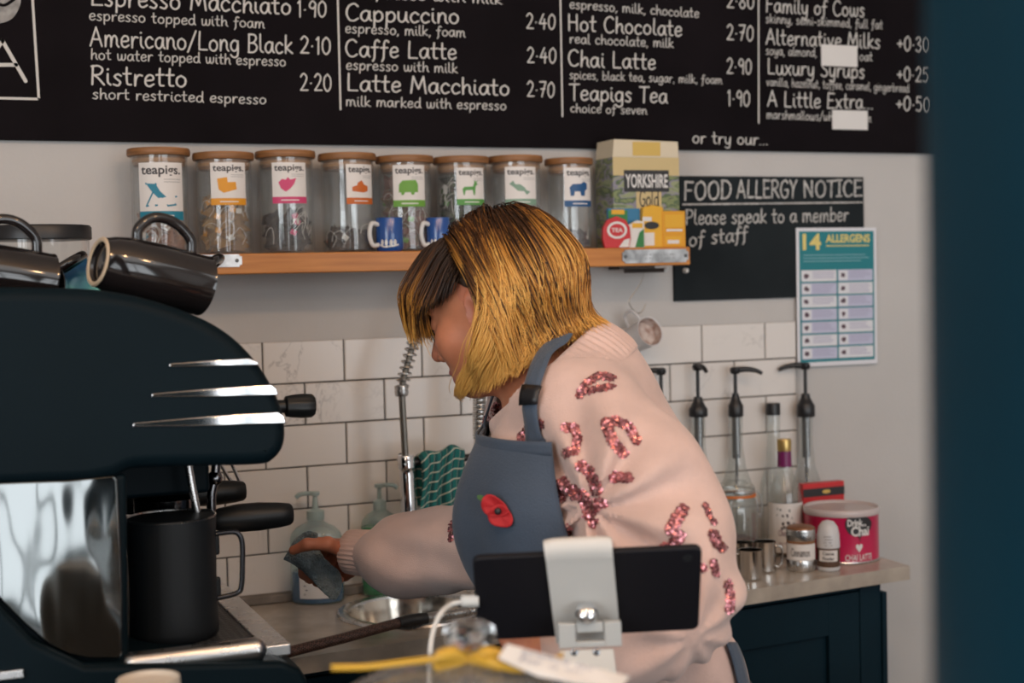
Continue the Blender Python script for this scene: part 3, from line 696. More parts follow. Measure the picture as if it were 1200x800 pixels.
# ------------------------------------------------------------------ tea packets at the right of the shelf
m_land = bpy.data.materials.new('printed_landscape'); m_land.use_nodes = True
n,l = NT(m_land); tc = n.new('ShaderNodeTexCoord'); mp = n.new('ShaderNodeMapping'); mp.inputs['Scale'].default_value = (8,8,22); l.new(tc.outputs['Object'],mp.inputs[0])
nz = n.new('ShaderNodeTexNoise'); nz.inputs['Scale'].default_value = 2.2; nz.inputs['Detail'].default_value = 5; nz.inputs['Distortion'].default_value = 1; l.new(mp.outputs[0],nz.inputs[0])
rp = n.new('ShaderNodeValToRGB'); R_ = rp.color_ramp; R_.interpolation = 'CONSTANT'
for i,(p,c_) in enumerate(((0,(0.10,0.11,0.08)),(.36,(0.20,0.24,0.10)),(.44,(0.09,0.13,0.06)),(.5,(0.24,0.22,0.27)),(.56,(0.28,0.31,0.17)),(.64,(0.14,0.19,0.09)))):
    e_ = R_.elements[i] if i < 2 else R_.elements.new(p); e_.position = p; e_.color = (*c_,1)
l.new(nz.outputs['Fac'],rp.inputs[0]); l.new(rp.outputs[0],n['Principled BSDF'].inputs['Base Color']); n['Principled BSDF'].inputs['Roughness'].default_value = .4
m_cream = mat('cream_card', (0.66,0.57,0.42), 0.5); m_gold = mat('gold_print', (0.62,0.42,0.10), 0.45); m_black = mat('black_print', (0.02,0.02,0.022), 0.5)
yf = -.105; a = atY(720,293,yf); b = atY(795,166,yf); zs = atY(720,184,yf)[2]
t = thing('yorkshire_tea_box', ((a[0]+b[0])/2,yf/2,ST), 'big landscape printed tea box at the right end of the shelf', 'box')
MB().box((a[0],yf,ST),(b[0],-.03,zs)).build('carton', m_land, t, bevel=.001)
Mf = frame_M((a[0],yf-.0004,ST),(1,0,0),(0,0,1)); wq = b[0]-a[0]; hq = zs-ST
tp = MB().prism([(0,0),(wq,0),(wq-.001,b[2]-zs),(.004,b[2]-zs+.003)], frame_M((a[0],yf,zs),(1,0,0),(0,0,1)), -.073).build('lid_flap', m_cream, t, bevel=.001)
pm = MB(); rect(pm,.34,.02,.72,.99,.0003,1,Mf,wq,hq); rect(pm,.0,.80,1,1.0,.0004,1,Mf,wq,hq)
rect(pm,.16,.62,.84,.86,.0006,2,Mf,wq,hq); printed(pm,'YORKSHIRE',Mf @ Matrix.Translation((0,0,.001)),.18*wq,.82*wq,.67*hq,.15*hq,3,.02)
V,F,wd = write('Gold',.11); pm.add([tuple(Mf @ Vector((.38*wq+u*.3*wq/wd,.46*hq+v*.17*hq,.001))) for u,v in V],F,2,False)
for q in range(5): rect(pm,.42,.38-q*.05,.64,.395-q*.05,.0006,4,Mf,wq,hq)
pm.build('printed_panel', [m_land,mat('pale_gold_card',(0.58,0.45,0.22),.5),m_black,m_paper,m_gold], t)
pm = MB(); rect(pm,.30,0.1,.72,.95,.0004,0,frame_M((a[0],yf-.0002,zs),(1,0,0),(0,0,1)),wq,b[2]-zs); pm.build('lid_print', m_gold, tp)
def packet(u0,v0,u1,v1,Y,th,label,name,shape,mats,deco):
    a = atY(u0,v1,Y); b = atY(u1,v0,Y); w_ = b[0]-a[0]; h_ = b[2]-ST
    t = thing(name,((a[0]+b[0])/2,Y,ST),label,'packet','small tea packets by the big tea box')
    Mq = frame_M((a[0],Y,ST),(1,0,0),(0,0,1))
    poly = [(u*w_,v*h_) for u,v in shape]
    MB().prism(poly,Mq,-th).build('pack', mats[0], t, bevel=.0012)
    pm = MB(); Mq2 = Mq @ Matrix.Translation((0,0,.0005))
    deco(pm,Mq2,w_,h_); pm.build('pack_print', mats[1:], t)
SQ = [(0,0),(1,0),(1,1),(0,1)]
def ell(pm,M,cx,cy,rx,ry,w_,h_,mi,dz=0,n_=20): pm.add([tuple(M @ Vector(((cx+rx*math.cos(a_))*w_,(cy+ry*math.sin(a_))*h_,dz))) for a_ in np.linspace(0,2*PI,n_+1)[:-1]],[tuple(range(n_))],mi,False)
m_red = mat('red_card',(0.55,0.025,0.03),.35); m_yc = mat('yellow_card',(0.75,0.40,0.02),.4); m_oc = mat('orange_card',(0.72,0.33,0.01),.4); m_gc = mat('green_card',(0.03,0.20,0.05),.4); m_bc = mat('blue_card',(0.03,0.18,0.34),.4)
dome = [(.08,0),(.92,0),(1,.3),(.97,.65),(.82,.88),(.5,1),(.18,.88),(.03,.65),(0,.3)]
packet(713,244,750,262,-.108,.008,'blue and green packet peeping out behind the red one','tea_packet',SQ,[m_bc,m_gc,m_yc],lambda pm,M,w_,h_:(rect(pm,.0,.3,.6,.95,0,0,M,w_,h_),rect(pm,.1,.85,.5,.97,.0003,1,M,w_,h_)))
packet(752,240,778,293,-.119,.010,'tall yellow packet with a dark oval, between green and orange packets','tea_packet',[(0,0),(1,0),(.97,.94),(.8,.97),(.5,1),(.1,.94)],[m_yc,m_black,m_paper],lambda pm,M,w_,h_:(ell(pm,M,.45,.52,.32,.09,w_,h_,0,.0003),rect(pm,.08,.05,.55,.35,0,1,M,w_,h_),rect(pm,.06,.62,.45,.72,0,1,M,w_,h_)))
packet(777,247,803,292,-.121,.012,'orange yellow box at the very end of the shelf','tea_packet',SQ,[m_oc,m_yc,m_paper],lambda pm,M,w_,h_:(rect(pm,.1,.55,.9,.9,0,0,M,w_,h_),rect(pm,.15,.44,.85,.50,.0002,1,M,w_,h_),rect(pm,.1,.08,.8,.3,.0002,0,M,w_,h_),rect(pm,.2,.1,.7,.2,.0003,1,M,w_,h_)))
packet(735,258,755,293,-.127,.008,'white and green packet between the red and yellow packets','tea_packet',[(0,0),(1,0),(1,.95),(.6,1),(0,.8)],[m_paper,m_gc,m_yc],lambda pm,M,w_,h_:(pm.add([tuple(M @ Vector((u*w_,v*h_,0))) for u,v in ((.45,.02),(.96,.02),(.96,.7),(.7,.55))],[(0,1,2,3)],0,False),rect(pm,.3,.72,.9,.9,0,1,M,w_,h_)))
def reddeco(pm,M,w_,h_):
    ell(pm,M,.5,.56,.36,.27,w_,h_,0,.0002); ell(pm,M,.5,.56,.27,.20,w_,h_,1,.0004); printed(pm,'TEA',M @ Matrix.Translation((0,0,.0006)),.3*w_,.7*w_,.50*h_,.13*h_,0,.02)
    pm.add([tuple(M @ Vector((u*w_,v*h_,.0002))) for u,v in ((.55,.02),(.9,.02),(.95,.3),(.75,.25))],[(0,1,2,3)],0,False)
packet(707,253,739,293,-.134,.008,'rounded red packet with a white ring in front of the big tea box','tea_packet',dome,[m_red,m_paper,m_red],reddeco)

# ------------------------------------------------------------------ cup hung from a wire under the shelf
m_wire = mat('hook_wire',(0.35,0.33,0.30),.35,.9)
hp = [atY(x,y,-.06) for x,y in ((755,314),(754,322),(751,331),(744,342),(737.5,351),(738,357),(743,364),(748,367),(753,364),(757,356))]
o = MB().tube(catmull(hp,6),.0011,8).build('wire_hook', m_wire); tag(o,'bent wire hook hanging from the rail under the shelf','hook')
m_enam = mat('white_enamel',(0.62,0.61,0.62),.3); m_stain = mat('frothy_stain',(0.30,0.17,0.13),.7,col2=(0.60,0.52,0.48),vscale=60)
cm = atY(762,388,-.085); dpt = (cm-CAM)@CF
ax = (CR*.50+CU*.30-CF*.80); ax = ax/np.linalg.norm(ax)
Rm_ = .029; Lm = .066; bs = cm-ax*Lm
t = thing('hanging_cup', bs, 'tilted white cup with coffee froth stains hanging under the shelf', 'cup')
MB().lathe([(.0001,0),(Rm_*.82,0),(Rm_*.88,.003),(Rm_,Lm-.001),(Rm_*1.05,Lm),(Rm_*.97,Lm-.001)],40,bs,ax,caps=False).build('cup_body', m_enam, t)
MB().lathe([(Rm_*.97,Lm-.001),(Rm_*.9,Lm-.012),(Rm_*.82,Lm-.02),(.0001,Lm-.021)],40,bs,ax,caps=False,wob=lambda a_,z: 1).build('stained_inside', m_stain, t)
hpp = [bs+ax*(Lm*.3)+(-CR*.55+CU*.85)*Rm_*.85, bs+ax*(Lm*.4)+(-CR*.55+CU*.85)*Rm_*1.7, bs+ax*(Lm*.8)+(-CR*.55+CU*.85)*Rm_*1.75, bs+ax*(Lm*.93)+(-CR*.55+CU*.85)*Rm_*.95]
MB().tube(catmull(hpp,6),.0032,10).build('handle', m_enam, t)
# ------------------------------------------------------------------ back worktop with round sink
from mathutils.geometry import tessellate_polygon
m_top = mat('stone_laminate', (0.47,0.41,0.345), 0.22, var=0.22, vscale=14, rvar=.08)
FL, FR = (-.22,-.43), (1.184,-.312)     # front edge ends
SKC = (.205,-.205); SKR = .118
outer = [FL, FR, (1.20,-.002), (-.95,-.002), (-.95,-.43)]
hole = [(SKC[0]+SKR*math.cos(a), SKC[1]+SKR*math.sin(a)) for a in np.linspace(0,2*PI,49)[:-1]]
tris = tessellate_polygon([[Vector((x,y,0)) for x,y in outer],[Vector((x,y,0)) for x,y in hole]])
pts = outer+hole; n0 = len(pts); TT = .027
mb = MB(); fs = []
for a,b_,c in tris:
    A,B,C = pts[a],pts[b_],pts[c]; cr = (B[0]-A[0])*(C[1]-A[1])-(B[1]-A[1])*(C[0]-A[0])
    if cr < 0: b_,c = c,b_
    fs.append((a,b_,c)); fs.append((c+n0,b_+n0,a+n0))
no = len(outer)
for i in range(no): j = (i+1)%no; fs.append((i,i+n0,j+n0,j))
for i in range(48): j = (i+1)%48; fs.append((no+j,no+j+n0,no+i+n0,no+i))
mb.add([(x,y,WT) for x,y in pts]+[(x,y,WT-TT) for x,y in pts], fs, 0, False)
o = mb.build('worktop', m_top); tag(o,'long pale worktop with a round sink along the tiled wall','worktop')
o = MB().box((-.95,-.032,WT+.0003),(.62,-.0085,WT+.016)).build('upstand', mat('dirty_upstand',(0.22,0.19,0.165),.6,var=.4,vscale=20), bevel=.003)
tag(o,'low brownish strip sealing the worktop against the tiles','upstand')
# base cabinet: carcass panels and shaker doors
t = thing('base_cabinet',(.6,-.2,0),'dark navy shaker cabinet under the pale worktop','cabinet')
def fy(x, off=.022): return FL[1]+(FR[1]-FL[1])*(x-FL[0])/(FR[0]-FL[0])+off
xe = 1.128; ca = MB()
ca.box((xe-.018,fy(xe)+.03,.1),(xe,-.01,WT-TT)); ca.box((-.16,-.05,.1),(xe,-.03,WT-TT)); ca.box((-.16,fy(-.1)+.04,.1),(xe-.02,-.05,.118))
ca.build('carcass', m_navy, t)
ux = Vector((FR[0]-FL[0],FR[1]-FL[1],0)).normalized()
def facepanel(mb,u0,u1,z0,z1,d0,d1):
    q = Matrix(((ux.x,-ux.y,0,-.16),(ux.y,ux.x,0,fy(-.16)),(0,0,1,0),(0,0,0,1))); mb.box((u0,d0,z0),(u1,d1,z1),0,q)
LT = (xe+.16)/ux.x
fr = MB(); facepanel(fr,LT-.052,LT,.1,WT-TT,0,.02); facepanel(fr,0,LT-.052,WT-TT-.012,WT-TT,.002,.02); fr.build('face_frame', m_navy, t, bevel=.0015)
sc = MB(); facepanel(sc,LT,LT+.012,.1,WT-TT-.022,-.004,.03); sc.build('scribe_strip', m_navy, t, bevel=.001)
nd = 3; dw = (LT-.054)/nd
for k in range(nd):
    u0 = k*dw+.002; u1 = (k+1)*dw-.002; zt = WT-TT-.014; zb = .11; st = .075
    d_ = MB(); facepanel(d_,u0,u0+st,zb,zt,-.002,.018); facepanel(d_,u1-st,u1,zb,zt,-.002,.018)
    facepanel(d_,u0+st,u1-st,zt-st,zt,-.002,.018); facepanel(d_,u0+st,u1-st,zb,zb+st,-.002,.018)
    dr = d_.build('door', m_navy, t, bevel=.001)
    q = MB(); facepanel(q,u0+st-.002,u1-st+.002,zb+st-.002,zt-st+.002,.007,.014); q.build('door_panel', m_navy, dr)
pl = MB(); facepanel(pl,0.02,LT-.02,0,.1,.05,.066); pl.build('plinth', m_blackmetal, t)
# sink bowl
t = thing('sink_bowl',(SKC[0],SKC[1],WT),'round polished steel sink let into the worktop','sink')
m_sink = mat('polished_sink',(0.66,0.60,0.52),.16,1.0,rvar=.05,vscale=20)
B = (SKC[0],SKC[1],WT)
MB().lathe([(SKR-.004,.001),(SKR-.010,-.02),(SKR-.018,-.07),(SKR-.04,-.1),(.02,-.108),(.001,-.108)],64,B,caps=False).build('bowl', m_sink, t)
MB().lathe([(SKR-.006,.0),(SKR-.005,.004),(SKR+.004,.006),(SKR+.012,.0045),(SKR+.014,.0006)],64,B,caps=False).build('rim', m_steel, t)

def stand(pxc, pyf, hw, z=None):
    """centre on the worktop and radius of a round thing whose front foot is at (pxc, pyf)"""
    z = WT if z is None else z
    P = atZ(pxc, pyf, z); d = (P-CAM)@CF; R = hw*d/FPX
    h = np.array([P[0]-CAM[0],P[1]-CAM[1],0]); h /= np.linalg.norm(h)
    c = P+h*R; return c, R*((c-CAM)@CF)/d
def zat(px, py, c, R=0):
    """height of photo row py on the vertical line through c, nearer by R"""
    h = np.array([c[0]-CAM[0],c[1]-CAM[1],0]); L = np.linalg.norm(h); r = ray(px,py); return CAM[2]+r[2]*(L-R)/math.hypot(r[0],r[1])
def camang(c): return math.atan2(CAM[1]-c[1],CAM[0]-c[0])

# ------------------------------------------------------------------ pump bottles of syrup
m_bot = glassy('bottle_glass',(0.93,0.95,0.94),.2,.55,.08,(0.72,0.68,0.64))
m_pump = mat('black_pump_plastic',(0.012,0.012,0.014),.38)
m_dip = mat('pump_tube',(0.04,0.05,0.055),.3)
def syrup(c, R, H, zneck, label, pump=None, group='clear syrup bottles by the tiles', liquid=None):
    """bottle body standing at c; zneck: height of neck top above the worktop"""
    t = thing('syrup_bottle',(c[0],c[1],WT),label,'bottle',group); B = (c[0],c[1],WT); rn = .0135
    hs = zneck-.165 if zneck > .27 else zneck-.13
    MB().lathe([(R*.9,.0006),(R,.005),(R,hs),(R*.97,hs+.012),(R*.8,hs+.032),(R*.55,hs+.058),(rn+.002,hs+.085),(rn,hs+.1),(rn,zneck)],48,B).build('glass_body', m_bot, t)
    if liquid: MB().lathe([(R*.88,.004),(R*.96,.008),(R*.96,liquid[0]),(.0001,liquid[0])],40,B).build('syrup', liquid[1], t)
    return t
def pump(t, c, z0, zc0, zc1, ztop, yaw, rc, ltip=.055, drop=.012):
    B = (c[0],c[1],0)
    cp = MB().lathe([(rc*.94,zc0),(rc,zc0+.002),(rc,zc1-.012),(rc*.78,zc1-.006),(rc*.62,zc1),(rc*.5,zc1+.004),(rc*.45,zc1+.012),(.0045,zc1+.013)],32,B,wob=lambda a,z: 1+.02*math.cos(a*24)).build('pump_collar', m_pump, t)
    hd = MB().lathe([(.0038,zc1+.006),(.0038,ztop-.006)],14,B).lathe([(.008,ztop-.012),(.0105,ztop-.008),(.0105,ztop-.001),(.007,ztop+.002),(.0001,ztop+.0025)],20,B)
    dx,dy = math.cos(yaw),math.sin(yaw)
    hd.tube(catmull([(c[0],c[1],ztop-.004),(c[0]+dx*ltip*.4,c[1]+dy*ltip*.4,ztop-.003),(c[0]+dx*ltip*.75,c[1]+dy*ltip*.75,ztop-.006),(c[0]+dx*ltip,c[1]+dy*ltip,ztop-drop)],6),[.0065-.0025*i/18 for i in range(19)],12)
    hd.build('pump_head', m_pump, t)
    MB().lathe([(.0085,zc0-.085),(.0085,zc0+.002)],20,B).lathe([(.0035,zc0-.14),(.0035,zc0-.085)],12,B).build('pump_tube', m_dip, t)
yb = -.0425; IMR = math.atan2(CR[1],CR[0])      # yaw of image right
specs = [(775,16,432,'black syrup pump nearest the shoulder of the barista, mostly hidden',IMR+PI,None),
         (818,21,427,'syrup bottle with black pump beside the pink sleeve, spout facing the room',IMR-1.25,None),
         (862,22,431,'clear syrup bottle with black pump bent to the right, behind the clip jar',IMR,None),
         (944,21,426,'rightmost clear syrup bottle, black pump spout bent to the left under the teal poster',IMR+PI,None)]
for (px,hw,pt,lab,yaw,liq) in specs:
    c = atY(px,470,yb if px<940 else -.038); c[2] = WT; R = .0345 if px<940 else .033
    t = syrup(c,R,0,zat(px,486,c)-WT,lab)
    zt = zat(px,pt,c)
    pump(t,c,WT,zat(px,488,c),zat(px,468 if px>830 else 472,c),zt,yaw,.0190 if px!=862 else .0155, .055 if px>830 else .04)
c = atY(906,480,-.036); c[2] = WT
t = syrup(c,.029,0,zat(905,482,c)-WT,'plain clear bottle with a black screw cap between two pump bottles',None)
MB().lathe([(.0145,zat(905,486,c)),(.0148,zat(905,474,c)),(.0135,zat(905,472,c)),(.0001,zat(905,472,c))],28,(c[0],c[1],0),wob=lambda a,z: 1+.015*math.cos(a*30)).build('screw_cap', m_pump, t)

# cherry syrup bottle with purple neck
c,R = stand(921,653,20); t = thing('syrup_bottle',c,'syrup bottle with gold cap, purple neck sleeve and printed label in front of the pumps','bottle')
B = (c[0],c[1],WT); Z = lambda py: zat(922,py,c)-WT
MB().lathe([(R*.9,.0006),(R,.005),(R,Z(588)),(R*.97,Z(580)),(R*.8,Z(566)),(R*.52,Z(556)),(R*.42,Z(546)),(R*.38,Z(527))],48,B).build('glass_body', m_bot, t)
m_syr = mat('dark_cherry_syrup',(0.035,0.010,0.018),.25)
MB().lathe([(R*.88,.004),(R*.965,.008),(R*.965,Z(640)),(.0001,Z(640))],40,B).build('syrup', m_syr, t)
MB().lathe([(R*.425,Z(546)),(R*.40,Z(528))],32,B,caps=False).build('neck_sleeve', mat('purple_foil',(0.17,0.012,0.10),.35), t)
MB().lathe([(R*.42,Z(528)),(R*.43,Z(526)),(R*.43,Z(516)),(R*.40,Z(514)),(.0001,Z(514))],32,B,wob=lambda a,z: 1+.012*math.cos(a*28)).build('cap', mat('gold_cap',(0.55,0.38,0.14),.32,.8), t)
def wrap(mb, c, R, ca, a0, a1, z0, z1, mi, n_=14):
    V = []
    for i in range(n_+1):
        a = ca+a0+(a1-a0)*i/n_; V += [(c[0]+R*math.cos(a),c[1]+R*math.sin(a),z0),(c[0]+R*math.cos(a),c[1]+R*math.sin(a),z1)]
    mb.add(V,[(2*i,2*i+2,2*i+3,2*i+1) for i in range(n_)],mi,True)
def wbend(c,R,ca): return lambda u,v: (c[0]+R*math.cos(ca+u/R),c[1]+R*math.sin(ca+u/R),v)
ca = camang(c)
mb = MB(); wrap(mb,c,R+.0004,ca,-1.3,1.5,WT+Z(644),WT+Z(587),0); lb = mb.build('label', m_lab, t)
mb = MB(); bf = wbend(c,R+.0008,ca); z1 = WT+Z(590); hh = Z(587)-Z(644); rnd = random.Random(4)
for q in range(16):
    u = rnd.uniform(-.018,.02); v = z1-rnd.uniform(.0,.42)*hh; r_ = rnd.uniform(.0016,.0042)
    mb.add([bf(u+r_*math.cos(a)*rnd.uniform(.5,1.2),v-.003+r_*math.sin(a)) for a in np.linspace(0,2*PI,8)[:-1]],[tuple(range(7))],rnd.choice((0,0,1)),False)
V,F,wd = write('Cherry',.12); mb.add([bf(-.014+u*.027/wd,WT+Z(624)+v*.011) for u,v in V],F,2,False)
printed(mb,'BLOSSOM',None,-.013,.014,WT+Z(634),.004,2,0,bend=bf)
for q in range(3): V,F = stroke_polys([[(-.015,WT+Z(637+q*2)),(.013,WT+Z(637+q*2))]],.0006); mb.add([bf(u,v) for u,v in V],F,2,False)
mb.build('label_print',[m_txt,mat('grey_leaf_print',(0.22,0.23,0.22),.6),mat('plum_print',(0.14,0.02,0.07),.6)],lb)

# clip-top jar
c,R = stand(863,663,26); t = thing('clip_top_jar',c,'clip top glass jar with an orange rubber ring beside the pink sleeve','jar')
B = (c[0],c[1],WT); Z = lambda py: zat(866,py,c)-WT
MB().lathe([(R*.88,.0006),(R*.98,.005),(R,.012),(R,Z(596)),(R*.96,Z(589)),(R*.86,Z(584)),(R*.86,Z(580)),(R*.84,Z(580)),(R*.84,Z(585)),(R*.93,Z(590)),(R*.96,Z(597)),(R*.96,.01)],52,B).build('glass_body', m_bot, t)
MB().lathe([(R*.80,Z(579)),(R*.92,Z(579)-.0035),(R*.94,Z(579)-.001),(R*.92,Z(579)+.0015),(R*.80,Z(579)+.001)],52,B,caps=False).build('rubber_ring', mat('orange_rubber',(0.62,0.16,0.03),.5), t)
MB().lathe([(R*.84,Z(578)),(R*.88,Z(576)),(R*.88,Z(571)),(R*.80,Z(567)),(R*.55,Z(566)),(R*.5,Z(563)),(.0001,Z(563))],52,B).build('glass_lid', m_bot, t)
MB().lathe([(R*.9,.006),(R*.94,.012),(R*.94,Z(632)),(R*.6,Z(628)),(.0001,Z(630))],40,B).build('jar_contents', mat('dried_fruit',(0.07,0.022,0.03),.7,col2=(0.13,0.05,0.05),vscale=90,bump=.5,bscale=120), t)
wl = MB(); e = CR*math.cos(.15)
P = [np.array(B)+CR*R*q+np.array([0,0,z]) for q,z in ((.9,Z(574)),(1.12,Z(580)),(1.18,Z(596)),(1.05,Z(606)),(1.0,Z(592)),(.92,Z(583)))]
wl.tube(catmull(P,6),.0014,8); wl.lathe([(R*.885,Z(575)),(R*.885,Z(573))],40,B,caps=False); wl.build('wire_clip', m_steel, t)

# red tea box against the wall
a = atY(944,582,-.045); zt = zat(965,568,atY(965,568,-.07)); 
t = thing('red_tea_box',((a[0]+.04),-.04,WT),'red box with a black band and gold dot standing behind the pink chai tin','box')
bl = atY(941,575,-.094); br = atY(989.5,575,-.094); zt = atY(968,565,-.094)[2]
MB().box((bl[0],-.094,WT+.0003),(br[0],-.075,zt)).build('carton', m_red, t, bevel=.001)
Mq = frame_M((bl[0],-.0944,WT),(1,0,0),(0,0,1)); wq = br[0]-bl[0]; hq = zt-WT
mb = MB(); rect(mb,.0,.80,1,.925,.0001,0,Mq,wq,hq); ell(mb,Mq,.56,.865,.10,.028,wq,hq,1,.0004); ell(mb,Mq,.56,.6,.3,.1,wq,hq,1,.0004); mb.build('band_print',[m_black,m_gold],t)

# pink chai tin
c,R = stand(986.5,661,43); t = thing('chai_tin',c,'big crimson pink drinking chocolate style tin labelled Drink me Chai at the worktop end','tin')
t['label'] = 'big crimson pink tin reading Drink me Chai with translucent white lid at the worktop end'
B = (c[0],c[1],WT); Z = lambda py: zat(986,py,c,R)-WT
m_pink = mat('crimson_tin',(0.52,0.012,0.075),.3)
MB().lathe([(R*.985,.0005),(R,.002),(R*.995,.004),(R*.99,.006),(R*.99,Z(606)),(R,Z(605))],72,B).build('tin_body', m_pink, t)
MB().lathe([(R*1.0,.0008),(R*1.012,.002),(R*1.0,.0042)],72,B,caps=False).build('bottom_rim', m_steel, t)
m_plid = mat('translucent_lid',(0.58,0.50,0.49),.3); MB().lathe([(R*1.0,Z(607)),(R*1.02,Z(606)),(R*1.02,Z(601)),(R*.99,Z(599)),(R*.96,Z(600)),(R*.93,Z(602)),(.0001,Z(602))],72,B,caps=False).build('plastic_lid', m_plid, t)
ca = camang(c); bf = wbend(c,R+.0006,ca); ux_ = lambda px: R*math.asin(max(-.98,min(.98,(px-986)/43.5))); zz = lambda py: zat(986,py,c,R)
mb = MB()
bub = [(1004,603),(1014,606),(1020,613),(1019,621),(1013,627),(1008,629),(1007,635),(1005,629),(996,626),(991,619),(991,611),(996,605),(1006,602)]
P = [(ux_(x),zz(y)) for x,y in bub]; P = [tuple(p) for p in catmull(P,4,True)]; q_ = subdiv(P,fill2d(P),.006); mb.add([bf(u,v) for u,v in q_[0]],q_[1],0,False)
bf2 = wbend(c,R+.0011,ca)
printed(mb,'Drink',None,ux_(993),ux_(1010),zz(616.5),.0135,1,.03,bend=bf2); printed(mb,'Chai',None,ux_(997),ux_(1017),zz(628),.0185,1,.03,bend=bf2); printed(mb,'me',None,ux_(1009),ux_(1014),zz(617.5),None,1,.01,bend=bf2)
hrt = [(0,-1),(.9,0),(.95,.5),(.5,.8),(0,.45),(-.5,.8),(-.95,.5),(-.9,0)]
q_ = subdiv(hrt,fill2d(hrt),.5); mb.add([bf(ux_(1006)+u*.0075,zz(642)+v*.0095) for u,v in q_[0]],q_[1],1,False)
printed(mb,'CHAI LATTE',None,ux_(990),ux_(1020),zz(657),.0125,1,.01,bend=bf)
V,F = stroke_polys([[(ux_(990),zz(660)),(ux_(1018),zz(660))]],.0008); mb.add([bf(u,v) for u,v in V],F,1,False)
mb.build('tin_print',[m_black,m_paper],t)

# cocoa shaker with white domed lid, on a small saucer edge
c,R = stand(971,670,13.5); t = thing('cocoa_shaker',c,'small shaker with a tall white domed lid in front of the pink tin','shaker')
B = (c[0],c[1],WT); Z = lambda py: zat(971,py,c,R)-WT
MB().lathe([(R*.92,.0006),(R,.003),(R*1.0,.008)],40,B).build('clear_foot', m_enam, t)
MB().lathe([(R*.96,.008),(R*.98,.010),(R*.98,Z(643)),(R*.95,Z(641))],40,B).build('cocoa_body', mat('cocoa_powder',(0.10,0.05,0.03),.7), t)
MB().lathe([(R*.99,Z(643)),(R*1.0,Z(640)),(R*.96,Z(628)),(R*.82,Z(619)),(R*.5,Z(613)),(.0001,Z(611))],40,B).build('domed_lid', m_enam, t)
ca = camang(c); mb = MB(); wrap(mb,c,R+.0004,ca,-.85,.85,WT+Z(658),WT+Z(645),0); lb = mb.build('label', m_lab, t)
mb = MB(); bf = wbend(c,R+.0008,ca); printed(mb,'Cocoa',None,-.011,.011,WT+Z(650.5),.007,0,.02,bend=bf); printed(mb,'Powder',None,-.011,.011,WT+Z(656.5),.007,0,.02,bend=bf); mb.build('label_print', m_txt, lb)
mb = MB(); bf = wbend(c,R*1.0+.0006,ca)
for q in range(4): V,F = stroke_polys([[(-.008+.002*(q%2),WT+Z(629+q*3.4)),(.008-.002*((q+1)%2),WT+Z(629+q*3.4))]],.0014); mb.add([bf(u,v) for u,v in V],F,0,False)
mb.build('lid_print', mat('faded_print',(0.30,0.28,0.28),.7), t)

# cinnamon shaker
c,R = stand(939,671,17); t = thing('cinnamon_shaker',c,'steel and glass spice shaker labelled Cinnamon with a copper brown top','shaker')
B = (c[0],c[1],WT); Z = lambda py: zat(939,py,c,R)-WT
MB().lathe([(R*.95,.0006),(R*1.0,.003),(R,Z(658)),(R*.97,Z(657))],44,B).build('steel_base', m_steel, t)
MB().lathe([(R*.97,Z(658)),(R*.97,Z(634)),(R*.9,Z(632))],44,B).build('spice_body', mat('ground_cinnamon',(0.22,0.10,0.045),.8), t)
MB().lathe([(R*.96,Z(635)),(R*1.0,Z(634)),(R*1.0,Z(627)),(R*.99,Z(625.5)),(R*1.0,Z(624)),(R*.98,Z(622))],44,B).build('steel_collar', m_steel, t)
MB().lathe([(R*.98,Z(622)),(R*.96,Z(620)),(R*.8,Z(618.5)),(.0001,Z(618))],44,B).build('copper_top', mat('copper_brown',(0.30,0.13,0.06),.4,.6), t)
ca = camang(c); mb = MB(); wrap(mb,c,R+.0004,ca,-1.2,1.2,WT+Z(657),WT+Z(638),0); lb = mb.build('label', m_lab, t)
mb = MB(); bf = wbend(c,R+.0008,ca); V,F,wd = write('Cinnamon',.12); mb.add([bf(-.02+u*.038/wd,WT+Z(652)+v*.015) for u,v in V],F,0,False); mb.build('lettering', m_txt, lb)

# little steel milk cups
m_cup = mat('polished_steel',(0.60,0.57,0.54),.12,1.0)
def steelcup(pxc,pyf,hw,pyt,lab,hyaw):
    c,R = stand(pxc,pyf,hw); Z = lambda py: zat(pxc,py,c,R)-WT; H = Z(pyt); B = (c[0],c[1],WT)
    t = thing('steel_cup',c,lab,'cup','small steel cups on the worktop')
    MB().lathe([(R*.86,.0006),(R*.98,.003),(R*.99,.006),(R,H-.001),(R*1.03,H),(R*.97,H-.0005),(R*.95,.006),(.0001,.004)],40,B,caps=False).build('cup_body', m_cup, t)
    d = np.array([math.cos(hyaw),math.sin(hyaw),0]); b0 = np.array(B)
    P = [b0+d*R*.98+(0,0,H*.82),b0+d*(R+.006)+(0,0,H*.84),b0+d*(R+.011)+(0,0,H*.74),b0+d*(R+.010)+(0,0,H*.3),b0+d*(R+.005)+(0,0,H*.16),b0+d*R*.98+(0,0,H*.17)]
    MB().tube(catmull(P,6),.0021,10).build('handle', m_cup, t)
steelcup(880,681,13.6,646,'front steel cup of the little group, nearest the worktop edge',IMR+PI-.3)
steelcup(897,672,12.8,636,'steel cup with its handle to the right, next to the cinnamon shaker',IMR-.1)
steelcup(854,677,12,645,'steel cup half hidden by the pink sleeve',IMR+.1)
steelcup(871,670,12,637,'rearmost steel cup, in front of the clip top jar',IMR+2.2)

